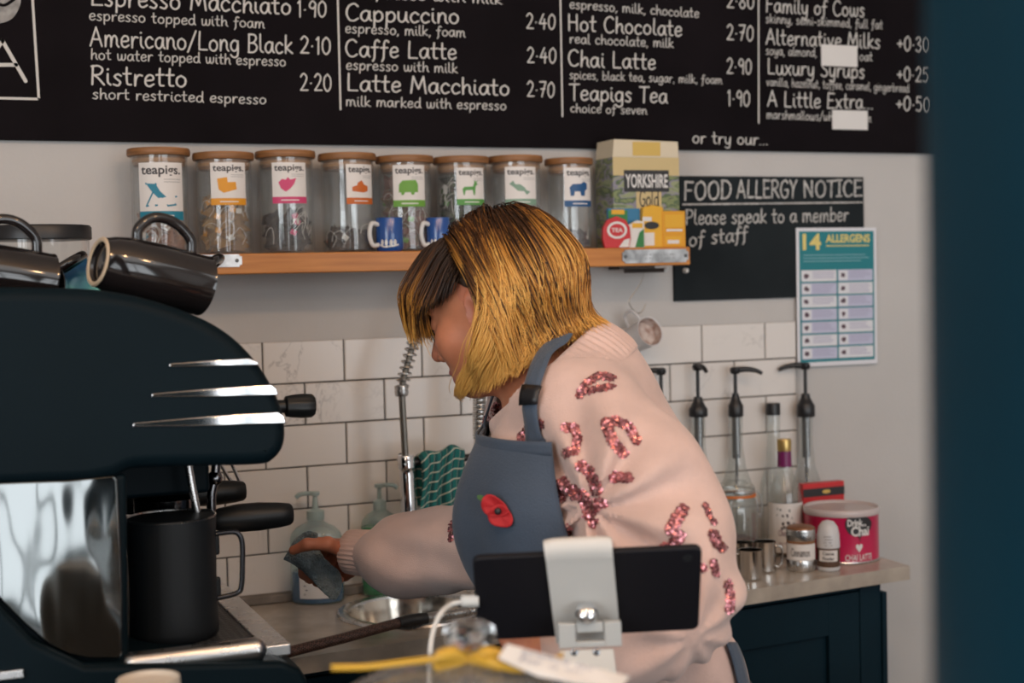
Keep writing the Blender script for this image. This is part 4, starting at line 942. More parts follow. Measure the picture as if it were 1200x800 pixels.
# ------------------------------------------------------------------ soap bottles by the sink
m_bsoap = mat('blue_soap',(0.01,0.10,0.26),.12,coat=.4); m_gsoap = mat('green_soap',(0.012,0.24,0.055),.12,coat=.4)
m_clear = glassy('clear_plastic',(0.86,0.93,0.93),.2,.6,.12,(0.45,0.62,0.62)); m_pal = mat('pale_pump_plastic',(0.36,0.47,0.47),.35)
def soap(pxc, pyf, hw, ysh, ynk, ytop, lab, msoap, fillpx, spyaw, yellow=False):
    c,R = stand(pxc,pyf,hw); Z = lambda py: zat(pxc,py,c)-WT; B = (c[0],c[1],WT); c = np.array([c[0],min(c[1],-.055-R*.0),WT]); B = tuple(c)
    yw = IMR; M = Matrix.Translation(Vector(B)) @ Matrix.Rotation(yw,4,'Z')
    t = thing('soap_bottle',B,lab,'bottle')
    hs = Z(ysh)
    MB().lathe([(R*.92,.0006),(R*.99,.005),(R,.02),(R*.98,hs*.6),(R*.97,hs-.012),(R*.9,hs-.002),(R*.7,hs+.008),(R*.42,hs+.014),(R*.3,hs+.018),(R*.3,Z(ynk))],48,M=M,sy=.62).build('clear_body', m_clear, t)
    MB().lathe([(R*.9,.003),(R*.96,.007),(R*.965,.02),(R*.95,min(Z(fillpx),hs*.95)),(.0001,min(Z(fillpx),hs*.95))],48,M=M,sy=.6).build('soap', msoap, t)
    q = MB().lathe([(R*.32,Z(ynk)-.008),(R*.33,Z(ynk)-.006),(R*.33,Z(ynk)+.008),(R*.2,Z(ynk)+.01),(R*.12,Z(ynk)+.012),(.004,Z(ytop)-.008),(.0085,Z(ytop)-.006),(.0085,Z(ytop)),(.0001,Z(ytop)+.001)],24,B)
    dv = np.array([math.cos(spyaw),math.sin(spyaw),0]); tp = np.array(B)+(0,0,Z(ytop)-.003)
    q.tube(catmull([tp,tp+dv*.015,tp+dv*.028+(0,0,-.002),tp+dv*.034+(0,0,-.007)],5),.004,10); q.build('pump', m_pal, t)
    mb = MB(); ml = [m_lab, m_yc, m_txt]
    def fb(u,v): a = -PI/2+u/R; p = M @ Vector((1.012*R*math.cos(a),.63*R*1.012*math.sin(a),v)); return tuple(p)
    def fp(u0,v0,u1,v1,mi):
        V = []; n_ = 10
        for i in range(n_+1): u = u0+(u1-u0)*i/n_; V += [fb(u,v0),fb(u,v1)]
        mb.add(V,[(2*i,2*i+2,2*i+3,2*i+1) for i in range(n_)],mi,True)
    if yellow: fp(-.006,hs*.72,.010,hs*.9,1); fp(-.002,hs*.76,.006,hs*.80,2)
    else:
        fp(-.030,.012,.036,hs*.72,0)
        def fb2(u,v): a = -PI/2+u/R; return tuple(M @ Vector((1.03*R*math.cos(a),.63*R*1.03*math.sin(a),v)))
        for r_ in range(5):
            V,F = stroke_polys([[(-.02+.003*(r_%2),.020+r_*.0075),(.02-.004*(r_%3),.020+r_*.0075)]],.0016); mb.add([fb2(u,v) for u,v in V],F,2,False)
    mb.build('label', ml, t)
soap(368,708,31,622,603,576,'bottle of blue hand soap with a white label behind the grey cloth',m_bsoap,668,IMR+PI)
soap(441,697,23,608,592,567,'bottle of green washing up liquid next to the sink spray',m_gsoap,616,IMR+.4,True)

# ------------------------------------------------------------------ spring rinse tap
t = thing('rinse_tap',atY(562,640,-.135)*np.array([1,1,0])+np.array([0,0,WT]),'tall chrome spring rinse tap arching behind the head with a hanging spray head','tap')
base = np.array(t.location); Yt = -.135
def spring(path, R, pitch, wire):
    P = [np.array(p) for p in path]; L = [0]
    for i in range(1,len(P)): L.append(L[-1]+np.linalg.norm(P[i]-P[i-1]))
    nt = L[-1]/pitch; N = int(nt*14); S = np.linspace(0,L[-1],N); Q = np.array([np.interp(S,L,[p[k] for p in P]) for k in range(3)]).T
    T = np.gradient(Q,axis=0); T /= np.linalg.norm(T,axis=1,keepdims=True); side = np.cross(T,np.array([0.,1,0])+T*0); 
    nrm = np.linalg.norm(side,axis=1,keepdims=True); side /= np.maximum(nrm,1e-6); B2 = np.cross(T,side)
    a = 2*PI*S/pitch; return Q+R*(side*np.cos(a)[:,None]+B2*np.sin(a)[:,None])
pw = lambda x,y,Y=Yt: atY(x,y,Y)
riser = [np.array([base[0],base[1],WT]), pw(562,600), pw(562,512)]
MB().tube(riser,.011,20).lathe([(.026,0),(.026,.006),(.02,.012),(.013,.016)],32,(base[0],base[1],WT)).build('riser', m_chrome, t)
arc = catmull([pw(562,512),pw(562,460),pw(561,400),pw(553,350),pw(535,330),pw(514,340),pw(497,366),pw(485,400),pw(474,440),pw(470.5,456)],10)
MB().tube(spring(arc[:25],.0115,.0042,.0016),.0017,7).build('tight_spring', m_steel, t)
MB().tube(spring(arc[24:],.0112,.0115,.0016),.0017,8).build('spring_coil', m_steel, t)
MB().tube(arc,.0055,12).build('inner_hose', mat('grey_hose',(0.18,0.17,0.15),.4,.5), t)
e0 = pw(470.5,456); e1 = pw(475,537)
MB().lathe([(.0115,-.004),(.0125,0),(.0125,.006),(.0115,.007),(.0125,.008),(.0125,.014),(.008,.016)],24,e0+np.array([0,0,-.008]),None).build('spring_collar', m_steel, t)
MB().tube([e0,(e0+e1)/2,e1],.0062,14).build('drop_pipe', mat('aged_steel',(0.26,0.245,0.22),.35,.9), t)
h0 = pw(475.5,533); h1 = pw(481,636); axh = (h1-h0)/np.linalg.norm(h1-h0); Lh = np.linalg.norm(h1-h0)
MB().lathe([(.0001,0),(.014,0),(.0155,.002),(.0155,.022),(.0135,.024),(.0125,.028),(.0135,.034),(.0135,Lh*.6),(.016,Lh*.8),(.020,Lh-.01),(.020,Lh),(.0001,Lh)],32,h0,axh,caps=False).build('spray_head', m_chrome, t)
# braided hose on the worktop
hz = WT+.0158
hp_ = [atZ(300,775,hz),atZ(345,762,hz),atZ(400,748,hz),atZ(466,730,hz),atZ(500,724,hz),atZ(552,716,hz),atZ(600,706,hz),atZ(660,690,hz)]
t2 = thing('braided_hose',hp_[2]*np.array([1,1,0])+np.array([0,0,WT]),'brown braided hose with a black sleeve lying across the worktop edge by the sink','hose')
m_braid = bpy.data.materials.new('brown_braid'); m_braid.use_nodes = True
n,l = NT(m_braid); b_ = n['Principled BSDF']; b_.inputs['Roughness'].default_value=.4; b_.inputs['Metallic'].default_value=.3
tc = n.new('ShaderNodeTexCoord'); ck = n.new('ShaderNodeTexChecker'); ck.inputs['Scale'].default_value = 330; ck.inputs[1].default_value=(0.16,0.085,0.065,1); ck.inputs[2].default_value=(0.05,0.028,0.022,1)
mp = n.new('ShaderNodeMapping'); mp.inputs['Rotation'].default_value=(.6,.5,.8); l.new(tc.outputs['Object'],mp.inputs[0]); l.new(mp.outputs[0],ck.inputs[0]); l.new(ck.outputs[0],b_.inputs[0])
full = catmull(hp_,10)
MB().tube(full[:31],.0085,18).build('braided_tube', m_braid, t2)
MB().tube(full[30:41],[.0095]*2+[.0105]*7+[.0095]*2,18).build('black_sleeve', m_pump, t2)
MB().tube(spring(full[40:],.0075,.0035,.001),.0014,7).tube(full[40:],.006,12).build('steel_spiral', m_steel, t2)

# ------------------------------------------------------------------ checked towel over a rail
m_tow = bpy.data.materials.new('checked_cotton'); m_tow.use_nodes = True
n,l = NT(m_tow); b_ = n['Principled BSDF']; b_.inputs['Roughness'].default_value = .9
uvn = n.new('ShaderNodeAttribute'); uvn.attribute_name = 'weave'; sp = n.new('ShaderNodeSeparateXYZ'); l.new(uvn.outputs['Vector'],sp.inputs[0])
def stripes(sock, period, width):
    a_ = n.new('ShaderNodeMath'); a_.operation='DIVIDE'; a_.inputs[1].default_value=period; l.new(sock,a_.inputs[0])
    f_ = n.new('ShaderNodeMath'); f_.operation='FRACT'; l.new(a_.outputs[0],f_.inputs[0])
    c_ = n.new('ShaderNodeMath'); c_.operation='LESS_THAN'; c_.inputs[1].default_value=width; l.new(f_.outputs[0],c_.inputs[0]); return c_.outputs[0]
def mixc(f_,a_,b2):
    m_ = n.new('ShaderNodeMix'); m_.data_type='RGBA'; l.new(f_,m_.inputs['Factor'])
    if isinstance(a_,tuple): m_.inputs['A'].default_value=(*a_,1)
    else: l.new(a_,m_.inputs['A'])
    m_.inputs['B'].default_value=(*b2,1); return m_.outputs['Result']
c1 = mixc(stripes(sp.outputs[0],.02,.45),(0.012,0.16,0.155),(0.008,0.09,0.10))
c1 = mixc(stripes(sp.outputs[0],.02,.05),c1,(0.30,0.36,0.33)); c1 = mixc(stripes(sp.outputs[1],.0165,.13),c1,(0.52,0.56,0.47)); l.new(c1,b_.inputs[0])
Yr = -.115
ra = atY(488,541,Yr); rb = atY(640,532,Yr)
t3 = thing('towel_rail',(ra[0],Yr,ra[2]),'dark rail on the tiles holding the green checked towel','rail')
MB().tube([(ra[0]-.004,Yr,ra[2]),(rb[0],Yr,ra[2])],.006,14).tube([(ra[0]+.006,Yr,ra[2]),(ra[0]+.006,-.008,ra[2])],.005,12).tube([(rb[0]-.006,Yr,ra[2]),(rb[0]-.006,-.008,ra[2])],.005,12).build('rail_bar', m_blackmetal, t3)
mb = MB(); vals=[]; nu,nv = 40,36; xa = ra[0]+.002; xb = ra[0]+.092; Lb,Lf = .10,.135; V=[]
for j in range(nv+1):
    s_ = -Lb+(Lb+Lf)*j/nv
    for i in range(nu+1):
        u = i/nu; x = xa+(xb-xa)*u + .004*math.sin(s_*40+u*3); 
        r_ = .0085+.006*(1+math.sin(u*9+.6))*.5+.004*math.sin(u*23)
        lift = .012*math.sin(u*2.2)+.004*math.sin(u*11)
        if abs(s_) < .016: a_ = s_/.016*PI/2; y = Yr-math.sin(a_)*r_; z = ra[2]+math.cos(a_)*.010+lift
        else:
            y = Yr-math.copysign(r_+.003*math.sin(u*17+s_*30)*min(1,(abs(s_)-.016)*20),s_); z = ra[2]-(abs(s_)-.016)+lift*max(0,1-abs(s_)*6)
        V.append((x,y,z)); vals.append((u*.14+s_*.1,s_+.1+.03*u,0))
mb.add(V,[(j*(nu+1)+i,j*(nu+1)+i+1,(j+1)*(nu+1)+i+1,(j+1)*(nu+1)+i) for j in range(nv) for i in range(nu)],0,True)
o = mb.build('checked_towel', m_tow, solid=.002); tag(o,'green tea towel with white check lines hanging beside the spray head','towel')
a_ = o.data.attributes.new('weave','FLOAT_VECTOR','POINT'); a_.data.foreach_set('vector',np.array(vals,dtype=np.float32).ravel())
# ------------------------------------------------------------------ return counter under the coffee machine
m_ctop = mat('dark_counter_top',(0.035,0.03,0.027),.4,var=.3,vscale=8)
CZ = .93
t = thing('machine_counter',(-.62,-.7,0),'dark counter under the coffee machine','counter')
MB().box((-1.35,-1.1,CZ-.03),(-.165,-.445,CZ)).build('counter_top', m_ctop, t, bevel=.003)
MB().box((-1.32,-1.08,0),(-.195,-.46,CZ-.03)).build('counter_body', m_navy, t)

# ------------------------------------------------------------------ espresso machine
m_body = mat('satin_black_shell',(0.0026,0.0082,0.0120),.5,var=.1,vscale=5,spec=.09)
m_mirror = bpy.data.materials.new('mirror_panel'); m_mirror.use_nodes = True
n,l = NT(m_mirror); b_ = n['Principled BSDF']; b_.inputs['Base Color'].default_value=(0.19,0.20,0.20,1); b_.inputs['Metallic'].default_value=1; b_.inputs['Roughness'].default_value=.08
tc = n.new('ShaderNodeTexCoord'); mp = n.new('ShaderNodeMapping'); mp.inputs['Scale'].default_value=(6,6,2.2); l.new(tc.outputs['Object'],mp.inputs[0]); nz = n.new('ShaderNodeTexNoise'); nz.inputs['Scale'].default_value=1.6; nz.inputs['Detail'].default_value=2; l.new(mp.outputs[0],nz.inputs[0])
bp = n.new('ShaderNodeBump'); bp.inputs['Strength'].default_value=.28; bp.inputs['Distance'].default_value=.04; l.new(nz.outputs['Fac'],bp.inputs['Height']); l.new(bp.outputs['Normal'],b_.inputs['Normal'])
YM = -.95; YMB = -.27
t = thing('espresso_machine',(-.5,-.6,CZ),'large black and chrome espresso machine with three chrome stripes at the left','coffee machine')
MACH = t
def px_xz(pts, Y): return [(p[0],p[2]) for p in (atY(x,y,Y) for x,y in pts)]
# upper shell: a rounded profile swept along the machine, with a soft rounded near end
top_px = [(-150,336),(0,336),(90,338),(140,343),(190,355),(240,374),(275,396),(302,424),(320,452),(332,480),(336,505),(333,525),(322,539),(305,545),(240,547),(170,549),(150,552),(135,560),(100,567),(-150,572)]
prof = np.array(px_xz(top_px, YM)); prof = np.array([prof[0]]+[p for p in catmull(prof[1:-1],6)]+[prof[-1]])
def inset(P, d):
    n_ = len(P); out = []
    for i in range(n_):
        a = P[i]-P[i-1]; b2 = P[(i+1)%n_]-P[i]; a = a/np.linalg.norm(a); b2 = b2/np.linalg.norm(b2)
        na = np.array([-a[1],a[0]]); nb = np.array([-b2[1],b2[0]]); m_ = na+nb; m_ = m_/np.linalg.norm(m_); out.append(P[i]-m_*d*(-1 if ORI>0 else 1))
    return np.array(out)
ar = sum(prof[i-1][0]*prof[i][1]-prof[i][0]*prof[i-1][1] for i in range(len(prof))); ORI = 1 if ar>0 else -1
def swept(prof, y0, y1, r, r2=.02, nb=7):
    rings = []
    for k in range(nb+1): a = PI/2*k/nb; rings.append((y0+r*(1-math.sin(a)), r*(1-math.cos(a))))
    rings = rings[::-1]  # start at near face
    R_ = []
    for k in range(nb+1):
        a = PI/2*k/nb; R_.append((y0+r*(1-math.cos(PI/2-a))-0 if False else y0+r*(1-math.sin(a)), r*(1-math.cos(a))))
    # k=0: y0+r, inset 0 ; k=nb: y0, inset r  -> order from face to side
    R_ = R_[::-1]+[(y1-r2,0),(y1-r2*.3,r2*.3),(y1,r2)]
    V = []; F = []; m_ = len(prof)
    for (y,d) in R_:
        Q = inset(prof,d) if d > 1e-6 else prof
        V += [(q[0],y,q[1]) for q in Q]
    nr = len(R_)
    for j in range(nr-1):
        for i in range(m_):
            i2 = (i+1)%m_; F.append((j*m_+i,(j+1)*m_+i,(j+1)*m_+i2,j*m_+i2) if ORI>0 else (j*m_+i,j*m_+i2,(j+1)*m_+i2,(j+1)*m_+i))
    F.append(tuple(range(m_)) if ORI>0 else tuple(range(m_-1,-1,-1))); F.append(tuple((nr-1)*m_+i for i in (range(m_-1,-1,-1) if ORI>0 else range(m_))))
    return V,F
V,F = swept(prof, YM-.004, YM+.055, .017)
shell = MB().add(V,F,0,True).build('upper_shell', m_body, t)
low_px = [(-150,376),(0,374),(90,370),(118,364),(150,357),(190,360),(240,380),(275,400),(302,426),(320,453),(331,480),(335,505),(332,525),(321,538),(305,544),(170,548),(-150,556)]
low = np.array(px_xz(low_px, YM)); prof1 = prof; prof = np.array([low[0]]+[p for p in catmull(low[1:-1],6)]+[low[-1]])
V,F = swept(prof, YM+.05, YMB, .004)
shell2 = MB().add(V,F,0,True).build('top_tray', m_body, t)
md = shell.modifiers.new('n','WEIGHTED_NORMAL'); md.keep_sharp = False
for (pp_) in ([(198,430),(198,426),(250,422),(292,419.5),(302,424),(304,428),(250,429)],[(177,465),(178,461),(250,455),(318,450.5),(324,455),(326,463),(250,465)],[(155,500),(156,495.5),(240,488),(326,482.5),(333,487),(335,496),(245,499)]):
    P = px_xz(pp_, YM-.006); s_ = MB(); Mx = Matrix(((1,0,0,0),(0,0,1,0),(0,1,0,0),(0,0,0,1)))
    s_.prism(P, Matrix(((1,0,0,0),(0,0,1,YM-.0065),(0,1,0,0),(0,0,0,1))), .028); s_.build('chrome_stripe', m_chrome, t, bevel=.0015)
# lower body, polished side panel
XB = atY(143,600,YM)[0]
P = px_xz([(-260,560),(150,556),(152,786),(-260,786)], YM)
lb = MB().prism(P, Matrix(((1,0,0,0),(0,0,1,YM+.006),(0,1,0,0),(0,0,0,1))), YMB-YM-.006).build('lower_body', m_body, t, bevel=.006)
pan = px_xz([(-90,566),(0,565),(80,562),(133,557),(137,560),(141,640),(143,700),(143,766),(138,771),(105,771),(80,766),(55,753),(28,730),(0,702),(-30,664),(-60,620)], YM)
MB().prism(pan, Matrix(((1,0,0,0),(0,0,1,YM-.004),(0,1,0,0),(0,0,0,1))), .016).build('polished_side_panel', m_mirror, t, bevel=.0035)
# base and feet
P = px_xz([(-260,730),(-10,700),(40,752),(100,780),(330,775),(352,783),(361,797),(361,815),(340,826),(-260,826)], YM-.02)
MB().prism(P, Matrix(((1,0,0,0),(0,0,1,YM-.022),(0,1,0,0),(0,0,0,1))), YMB-YM+.022).build('base', m_body, t, bevel=.008)
for fx in (-.75,-.26):
    for fy_ in (-.9,-.34): MB().lathe([(.02,CZ+.0003),(.022,CZ+.006),(.018,1.0)],20,(fx,fy_,0)).build('foot', m_chrome, t)
pz = atY(14,792,YM-.03)
MB().box((pz[0]-.08,YM-.027,pz[2]-.004),(pz[0]+.012,YM-.02,pz[2]+.005)).build('badge_bar', m_steel, t, bevel=.001)
# drip tray and grate
TZ = 1.045; xg0, xg1 = XB+.002, -.222
tr = MB().box((xg0,-.935,TZ-.03),(-.2,-.28,TZ-.012)).box((xg1,-.935,TZ-.012),(-.19,-.28,TZ+.002)).box((xg0,-.935,TZ-.012),(xg1,-.925,TZ+.001)).build('drip_tray', m_steel, t, bevel=.002)
g = MB(); y = -.922
while y < -.29: g.box((xg0,y,TZ-.006),(xg1,y+.0042,TZ)); y += .0085
x = xg0
while x < xg1-.004: g.box((x,-.922,TZ-.006),(x+.003,-.29,TZ-.0005)); x += .0085
g.build('grate', mat('grate_steel',(0.10,0.095,0.09),.4,.9), t)
a = atY(158,777,-.962); b = atY(302,777,-.962); q = MB()
rr_ = .0135
q.tube([(a[0]-rr_*.0,-.95,a[2]-.004),(b[0],-.95,a[2]-.004)],rr_,20).ball((b[0],-.95,a[2]-.004),rr_,20,12).ball((a[0],-.95,a[2]-.004),rr_,20,12).build('tray_bar', m_steel, t)
# interior: back wall, group block, two groups with portafilters
MB().box((XB-.03,YM+.02,1.03),(XB+.004,YMB+.01,1.26)).build('splash_back', m_blackmetal, t)
MB().box((XB,-.765,1.205),(-.245,-.31,1.262)).build('group_block', m_body, t, bevel=.006)
m_bake = mat('black_bakelite',(0.008,0.009,0.010),.4,spec=.35)
m_dchr = mat('dark_chrome',(0.22,0.22,0.23),.15,1.0)
for (gy,hx0,hx1,hzp) in ((-.70,None,(342,601),None),(-.43,None,(287,574),None)):
    hp2 = atY(hx1[0],hx1[1],gy); gz = hp2[2]; gx = -.29
    gh = MB().lathe([(.038,gz+.014),(.040,gz+.018),(.040,gz+.034),(.034,gz+.04),(.03,gz+.06),(.03,1.21)],36,(gx,gy,0)).build('group_head', m_dchr, t)
    pf = MB().lathe([(.0001,gz-.022),(.02,gz-.02),(.031,gz-.012),(.0345,gz-.006),(.0345,gz+.012),(.037,gz+.013),(.037,gz+.016)],36,(gx,gy,0)).tube([(gx+.03,gy,gz+.002),(gx+.062,gy,gz+.001)],.0075,14)
    pf.tube(catmull([(gx,gy,gz-.02),(gx,gy-.004,gz-.034),(gx+.002,gy-.016,gz-.042),(gx+.002,gy-.018,gz-.05)],5),.006,10); pf = pf.build('portafilter', m_dchr, t)
    L_ = hp2[0]-(gx+.055); pr_ = [(0,.0095),(.03,.0125),(.12,.0150),(.35,.0185),(.6,.0186),(.85,.0165),(.97,.0145),(1,.012)]
    MB().lathe([(r_,L_*s_) for s_,r_ in pr_]+[(.0001,L_)],28,(gx+.055,gy,gz),(1,0,-.01)).build('portafilter_handle', m_bake, pf)
# steam wands, steam knob
w0 = [atY(219,530,-.80),atY(222,552,-.80),atY(227,580,-.802),atY(232,604,-.803)]
sw = MB().tube(catmull(w0,6),.0048,12).build('steam_wand', m_steel, t)
MB().lathe([(.0048,0),(.0075,.004),(.0085,.009),(.006,.014),(.002,.017)],18,w0[-1]-np.array([0,0,-.003]),w0[-1]-w0[-2]).build('wand_tip', mat('copper_tip',(0.55,0.33,0.20),.25,1.0), sw)
w1 = [atY(254,533,-.74),atY(252,560,-.74),atY(248,580,-.74),atY(248,615,-.74)]
MB().tube(catmull(w1,6),.006,12).ball(w1[1],.010).build('hot_water_spout', m_dchr, t)
for dx in (0,14):
    MB().tube([atY(256+dx,540,-.40),atY(272+dx*.7,566,-.40)],.0028,8).build('guard_wire', m_steel, t)
k0 = atY(333,476,-.84); k1 = atY(368,477,-.84); Lk = k1[0]-k0[0]
kb = MB().lathe([(.008,-.04),(.008,0),(.0125,.002),(.0135,Lk*.25),(.0145,Lk*.6),(.014,Lk*.92),(.012,Lk),(.0001,Lk)],40,k0,(1,0,-.03),wob=lambda a_,z: 1+(.035*math.cos(a_*10) if z>0.003 else 0)).build('steam_knob', m_bake, t)

# ------------------------------------------------------------------ black milk jug under the steam wand
m_jug = mat('matt_black_coating',(0.007,0.009,0.011),.5,spec=.3,bump=.02,bscale=250)
P0 = atZ(205,745,TZ); d0 = (P0-CAM)@CF; R = 51.5*pxm(d0); hv = np.array([P0[0]-CAM[0],P0[1]-CAM[1],0]); hv /= np.linalg.norm(hv)
jc = P0; jc[2] = TZ; ztop = zat(205,604,jc)
t = thing('milk_jug',jc,'matt black milk jug with steel rim under the steam wand','jug')
H = ztop-TZ; B = tuple(jc)
spout_a = IMR+.9
def lip(a_,z): 
    d = (a_-spout_a+PI)%(2*PI)-PI
    return 1+.10*math.exp(-(d/.25)**2)*max(0,(z-H*.75)/(H*.25))**2
MB().lathe([(R*.93,.0006),(R*.985,.004),(R*.995,.012),(R*.97,H*.4),(R*.985,H*.8),(R*1.0,H-.0015)],60,B,wob=lip).build('jug_body', m_jug, t)
MB().lathe([(R*1.0,H-.0018),(R*1.012,H),(R*.985,H+.0004),(R*.965,H-.002),(R*.95,H*.5),(R*.93,.006),(.0001,.005)],60,B,caps=False,wob=lip).build('steel_rim', m_steel, t)
hd = CR*1.0; hd[2]=0; hd /= np.linalg.norm(hd); hd = hd*.985+hv*.17
def jp(u,py): return np.array([jc[0],jc[1],0])+hd*u+np.array([0,0,zat(205,py,jc)])
pth = [jp(R*.97,628),jp(R+.020,626.5),jp(R+.029,629),jp(R+.0335,640),jp(R+.033,665),jp(R+.031,690),jp(R+.025,699),jp(R*.97,704)]
hh = MB().tube(catmull(pth,8),.0032,12).build('handle', mat('handle_black_steel',(0.05,0.05,0.055),.25,.8), t)
for py in (641,690):
    e_ = jp(R*.985,py); MB().box((e_[0]-.004,e_[1]-.004,e_[2]-.012),(e_[0]+.006,e_[1]+.004,e_[2]+.012)).build('handle_bracket', m_jug, t, bevel=.003)

# ------------------------------------------------------------------ dark glazed cups resting on the machine
_tp = sorted([(p[0],p[1]) for p in prof if p[1] > atY(336,505,YM)[2]]); TOPX = [p[0] for p in _tp]; TOPZ = [p[1] for p in _tp]
m_glz = mat('dark_brown_glaze',(0.013,0.010,0.010),.10,coat=.6,var=.2,vscale=10); m_foot = mat('bare_clay_foot',(0.50,0.38,0.26),.7)
def ccup(F0, Mo, hdir, lab, rf=.027, rm=.056, sh=0.0):
    """cup with unglazed foot ring at F0, mouth centre at Mo, handle towards hdir"""
    F0 = np.array(F0); Mo = np.array(Mo); ax_ = Mo-F0; L = np.linalg.norm(ax_); ax_ /= L
    t = thing('stoneware_cup',F0,lab,'cup','dark cups on top of the machine')
    MB().lathe([(.0001,.004),(rf*.85,.003),(rf*.9,0),(rf*1.05,0),(rf*1.1,.006),(rm*.90,L*.09),(rm*1.0,L*.24),(rm*1.04,L*.5),(rm*1.03,L*.8),(rm*1.0,L*.97),(rm*1.02,L),(rm*.97,L),(rm*.93,L*.9),(rm*.8,L*.3),(.0001,L*.12)],56,F0,ax_,caps=False).build('cup_body', m_glz, t)
    MB().lathe([(rf*.86,-.0012),(rf*.90,-.003),(rf*1.02,-.003),(rf*1.07,-.0012)],48,F0,ax_,caps=False).build('foot_ring', m_foot, t)
    h_ = np.array(hdir,float); h_ -= ax_*(h_@ax_); h_ /= np.linalg.norm(h_)
    P = [F0+ax_*L*(.32+sh*.8)+h_*rm*(.82+.3*max(sh,0)),F0+ax_*L*(.30+sh*.8)+h_*(rm*.82+.018),F0+ax_*L*(.42+sh*.7)+h_*(rm+.029),F0+ax_*L*(.62+sh*.7)+h_*(rm+.030),F0+ax_*L*(.80+sh*.5)+h_*(rm+.016),F0+ax_*L*(.84+sh*.28)+h_*rm*.98]
    MB().tube(catmull(P,7),.0062,12).build('handle', m_glz, t)
    cl = min(t.location.z+v.co.z-np.interp(t.location.x+v.co.x,TOPX,TOPZ) for c_ in t.children for v in c_.data.vertices)
    t.location.z += .0006-cl
ccup(atD(117,323,1.62), atD(238,350,1.70), CR*.1+CU*.9+CF*.1, 'dark glazed mug on its side, pale clay foot ring facing left, on the machine', .027,.0355)
ccup(atD(214,356,1.885), atD(206,352,1.765), CR*.8+CU*.65, 'dark mug lying behind the one with the pale ring, its handle towards the wall', .026,.035)
ccup(atD(-66,318,1.62), atD(58,336,1.69), CU+CR*.05, 'dark mug on its side at the left picture edge on the machine',.027,.0355)
ccup(atD(48,346,1.89), atD(42,344,1.77), CR*.85+CU*.55, 'dark mug lying behind the leftmost mug, handle turned to the right',.026,.035)
# plastic tub behind the cups
d_ = 2.02; c = atD(45,300,d_); zb = max(TOPZ)+.0008
ztp = zat(45,265,c); R = 61*pxm(d_)
t = thing('plastic_tub',(c[0],c[1],zb),'round clear tub with a black lid behind the cups','tub')
B = (c[0],c[1],0)
MB().lathe([(R*.88,zb+.0006),(R*.9,zb+.006),(R*.96,ztp-.014),(R*.93,ztp-.014)],52,B).build('tub_body', m_jar, t)
MB().lathe([(R*.98,ztp-.020),(R*1.0,ztp-.019),(R*1.0,ztp-.003),(R*.97,ztp),(R*.9,ztp-.001),(.0001,ztp-.001)],52,B).build('tub_lid', m_pump, t)
q0 = atD(97,300,d_-.115)
t = thing('foil_packet',(q0[0],q0[1],zb),'blue and teal packet lying between the tub and the cups','packet')
mb = MB(); rnd = random.Random(3); nn = 10; V=[]
for j in range(nn+1):
    for i in range(nn+1):
        u,v = i/nn-.5,j/nn-.5; V.append((q0[0]+u*.10,q0[1]+v*.065,zb+.004+.052*max(0,(1-(2*u)**2))*max(0,(1-(2*v)**4))+rnd.uniform(-.003,.003)))
n2=len(V); V += [(x,y,zb+.0005) for x,y,z in V]
Fq = [(j*(nn+1)+i,j*(nn+1)+i+1,(j+1)*(nn+1)+i+1,(j+1)*(nn+1)+i) for j in range(nn) for i in range(nn)]
mb.add(V[:n2],Fq,0,True); mb.add(V[n2:],[tuple(reversed(f)) for f in Fq],0,True)
mb.build('packet_foil', mat('blue_foil',(0.012,0.07,0.22),.3,.3,col2=(0.02,0.22,0.25),vscale=14), t)
# ------------------------------------------------------------------ front counter (its top lies just under the picture)
FZ = .95
t = thing('front_counter',(.1,-1.45,0),'dark front counter carrying the tablet stand and cake dome','counter')
MB().box((-.85,-1.72,FZ-.035),(1.15,-1.2,FZ)).build('counter_top', m_ctop, t, bevel=.003)
MB().box((-.82,-1.66,0),(1.12,-1.30,FZ-.035)).build('counter_body', m_navy, t)

# ------------------------------------------------------------------ tablet, seen from behind
m_tab = mat('black_tablet',(0.007,0.007,0.010),.5,spec=.25); m_tabe = mat('tablet_edge',(0.025,0.028,0.032),.3,.4)
tl = atD(553,655,1.385); tr_ = atD(820,642,1.385); bl = atD(561,751,1.445); br = atD(822,738,1.445)
c0 = (tl+tr_+bl+br)/4; uX = (tr_+br-tl-bl)/2; uY = (tl+tr_-bl-br)/2; Wt = np.linalg.norm(uX); Ht = np.linalg.norm(uY)
Mt = frame_M(c0,uX,uY)      # z towards the camera
t = thing('tablet',tuple(c0),'black tablet seen from behind, held in the pale stand','tablet')
MB().prism(rrect(Wt,Ht,.008,5),Mt @ Matrix.Translation((0,0,-.008)),.008).build('tablet_shell', m_tab, t, bevel=.002)
MB().prism(rrect(Wt-.012,Ht-.012,.004,4),Mt @ Matrix.Translation((0,0,-.0088)),.0006).build('screen', mat('screen_glass',(0.01,0.01,0.012),.1), t)
MB().lathe([(.0045,0),(.0045,.0008),(.0001,.0009)],20,M=Mt @ Matrix.Translation((Wt/2-.014,Ht/2-.012,0))).build('camera_lens', m_tabe, t)
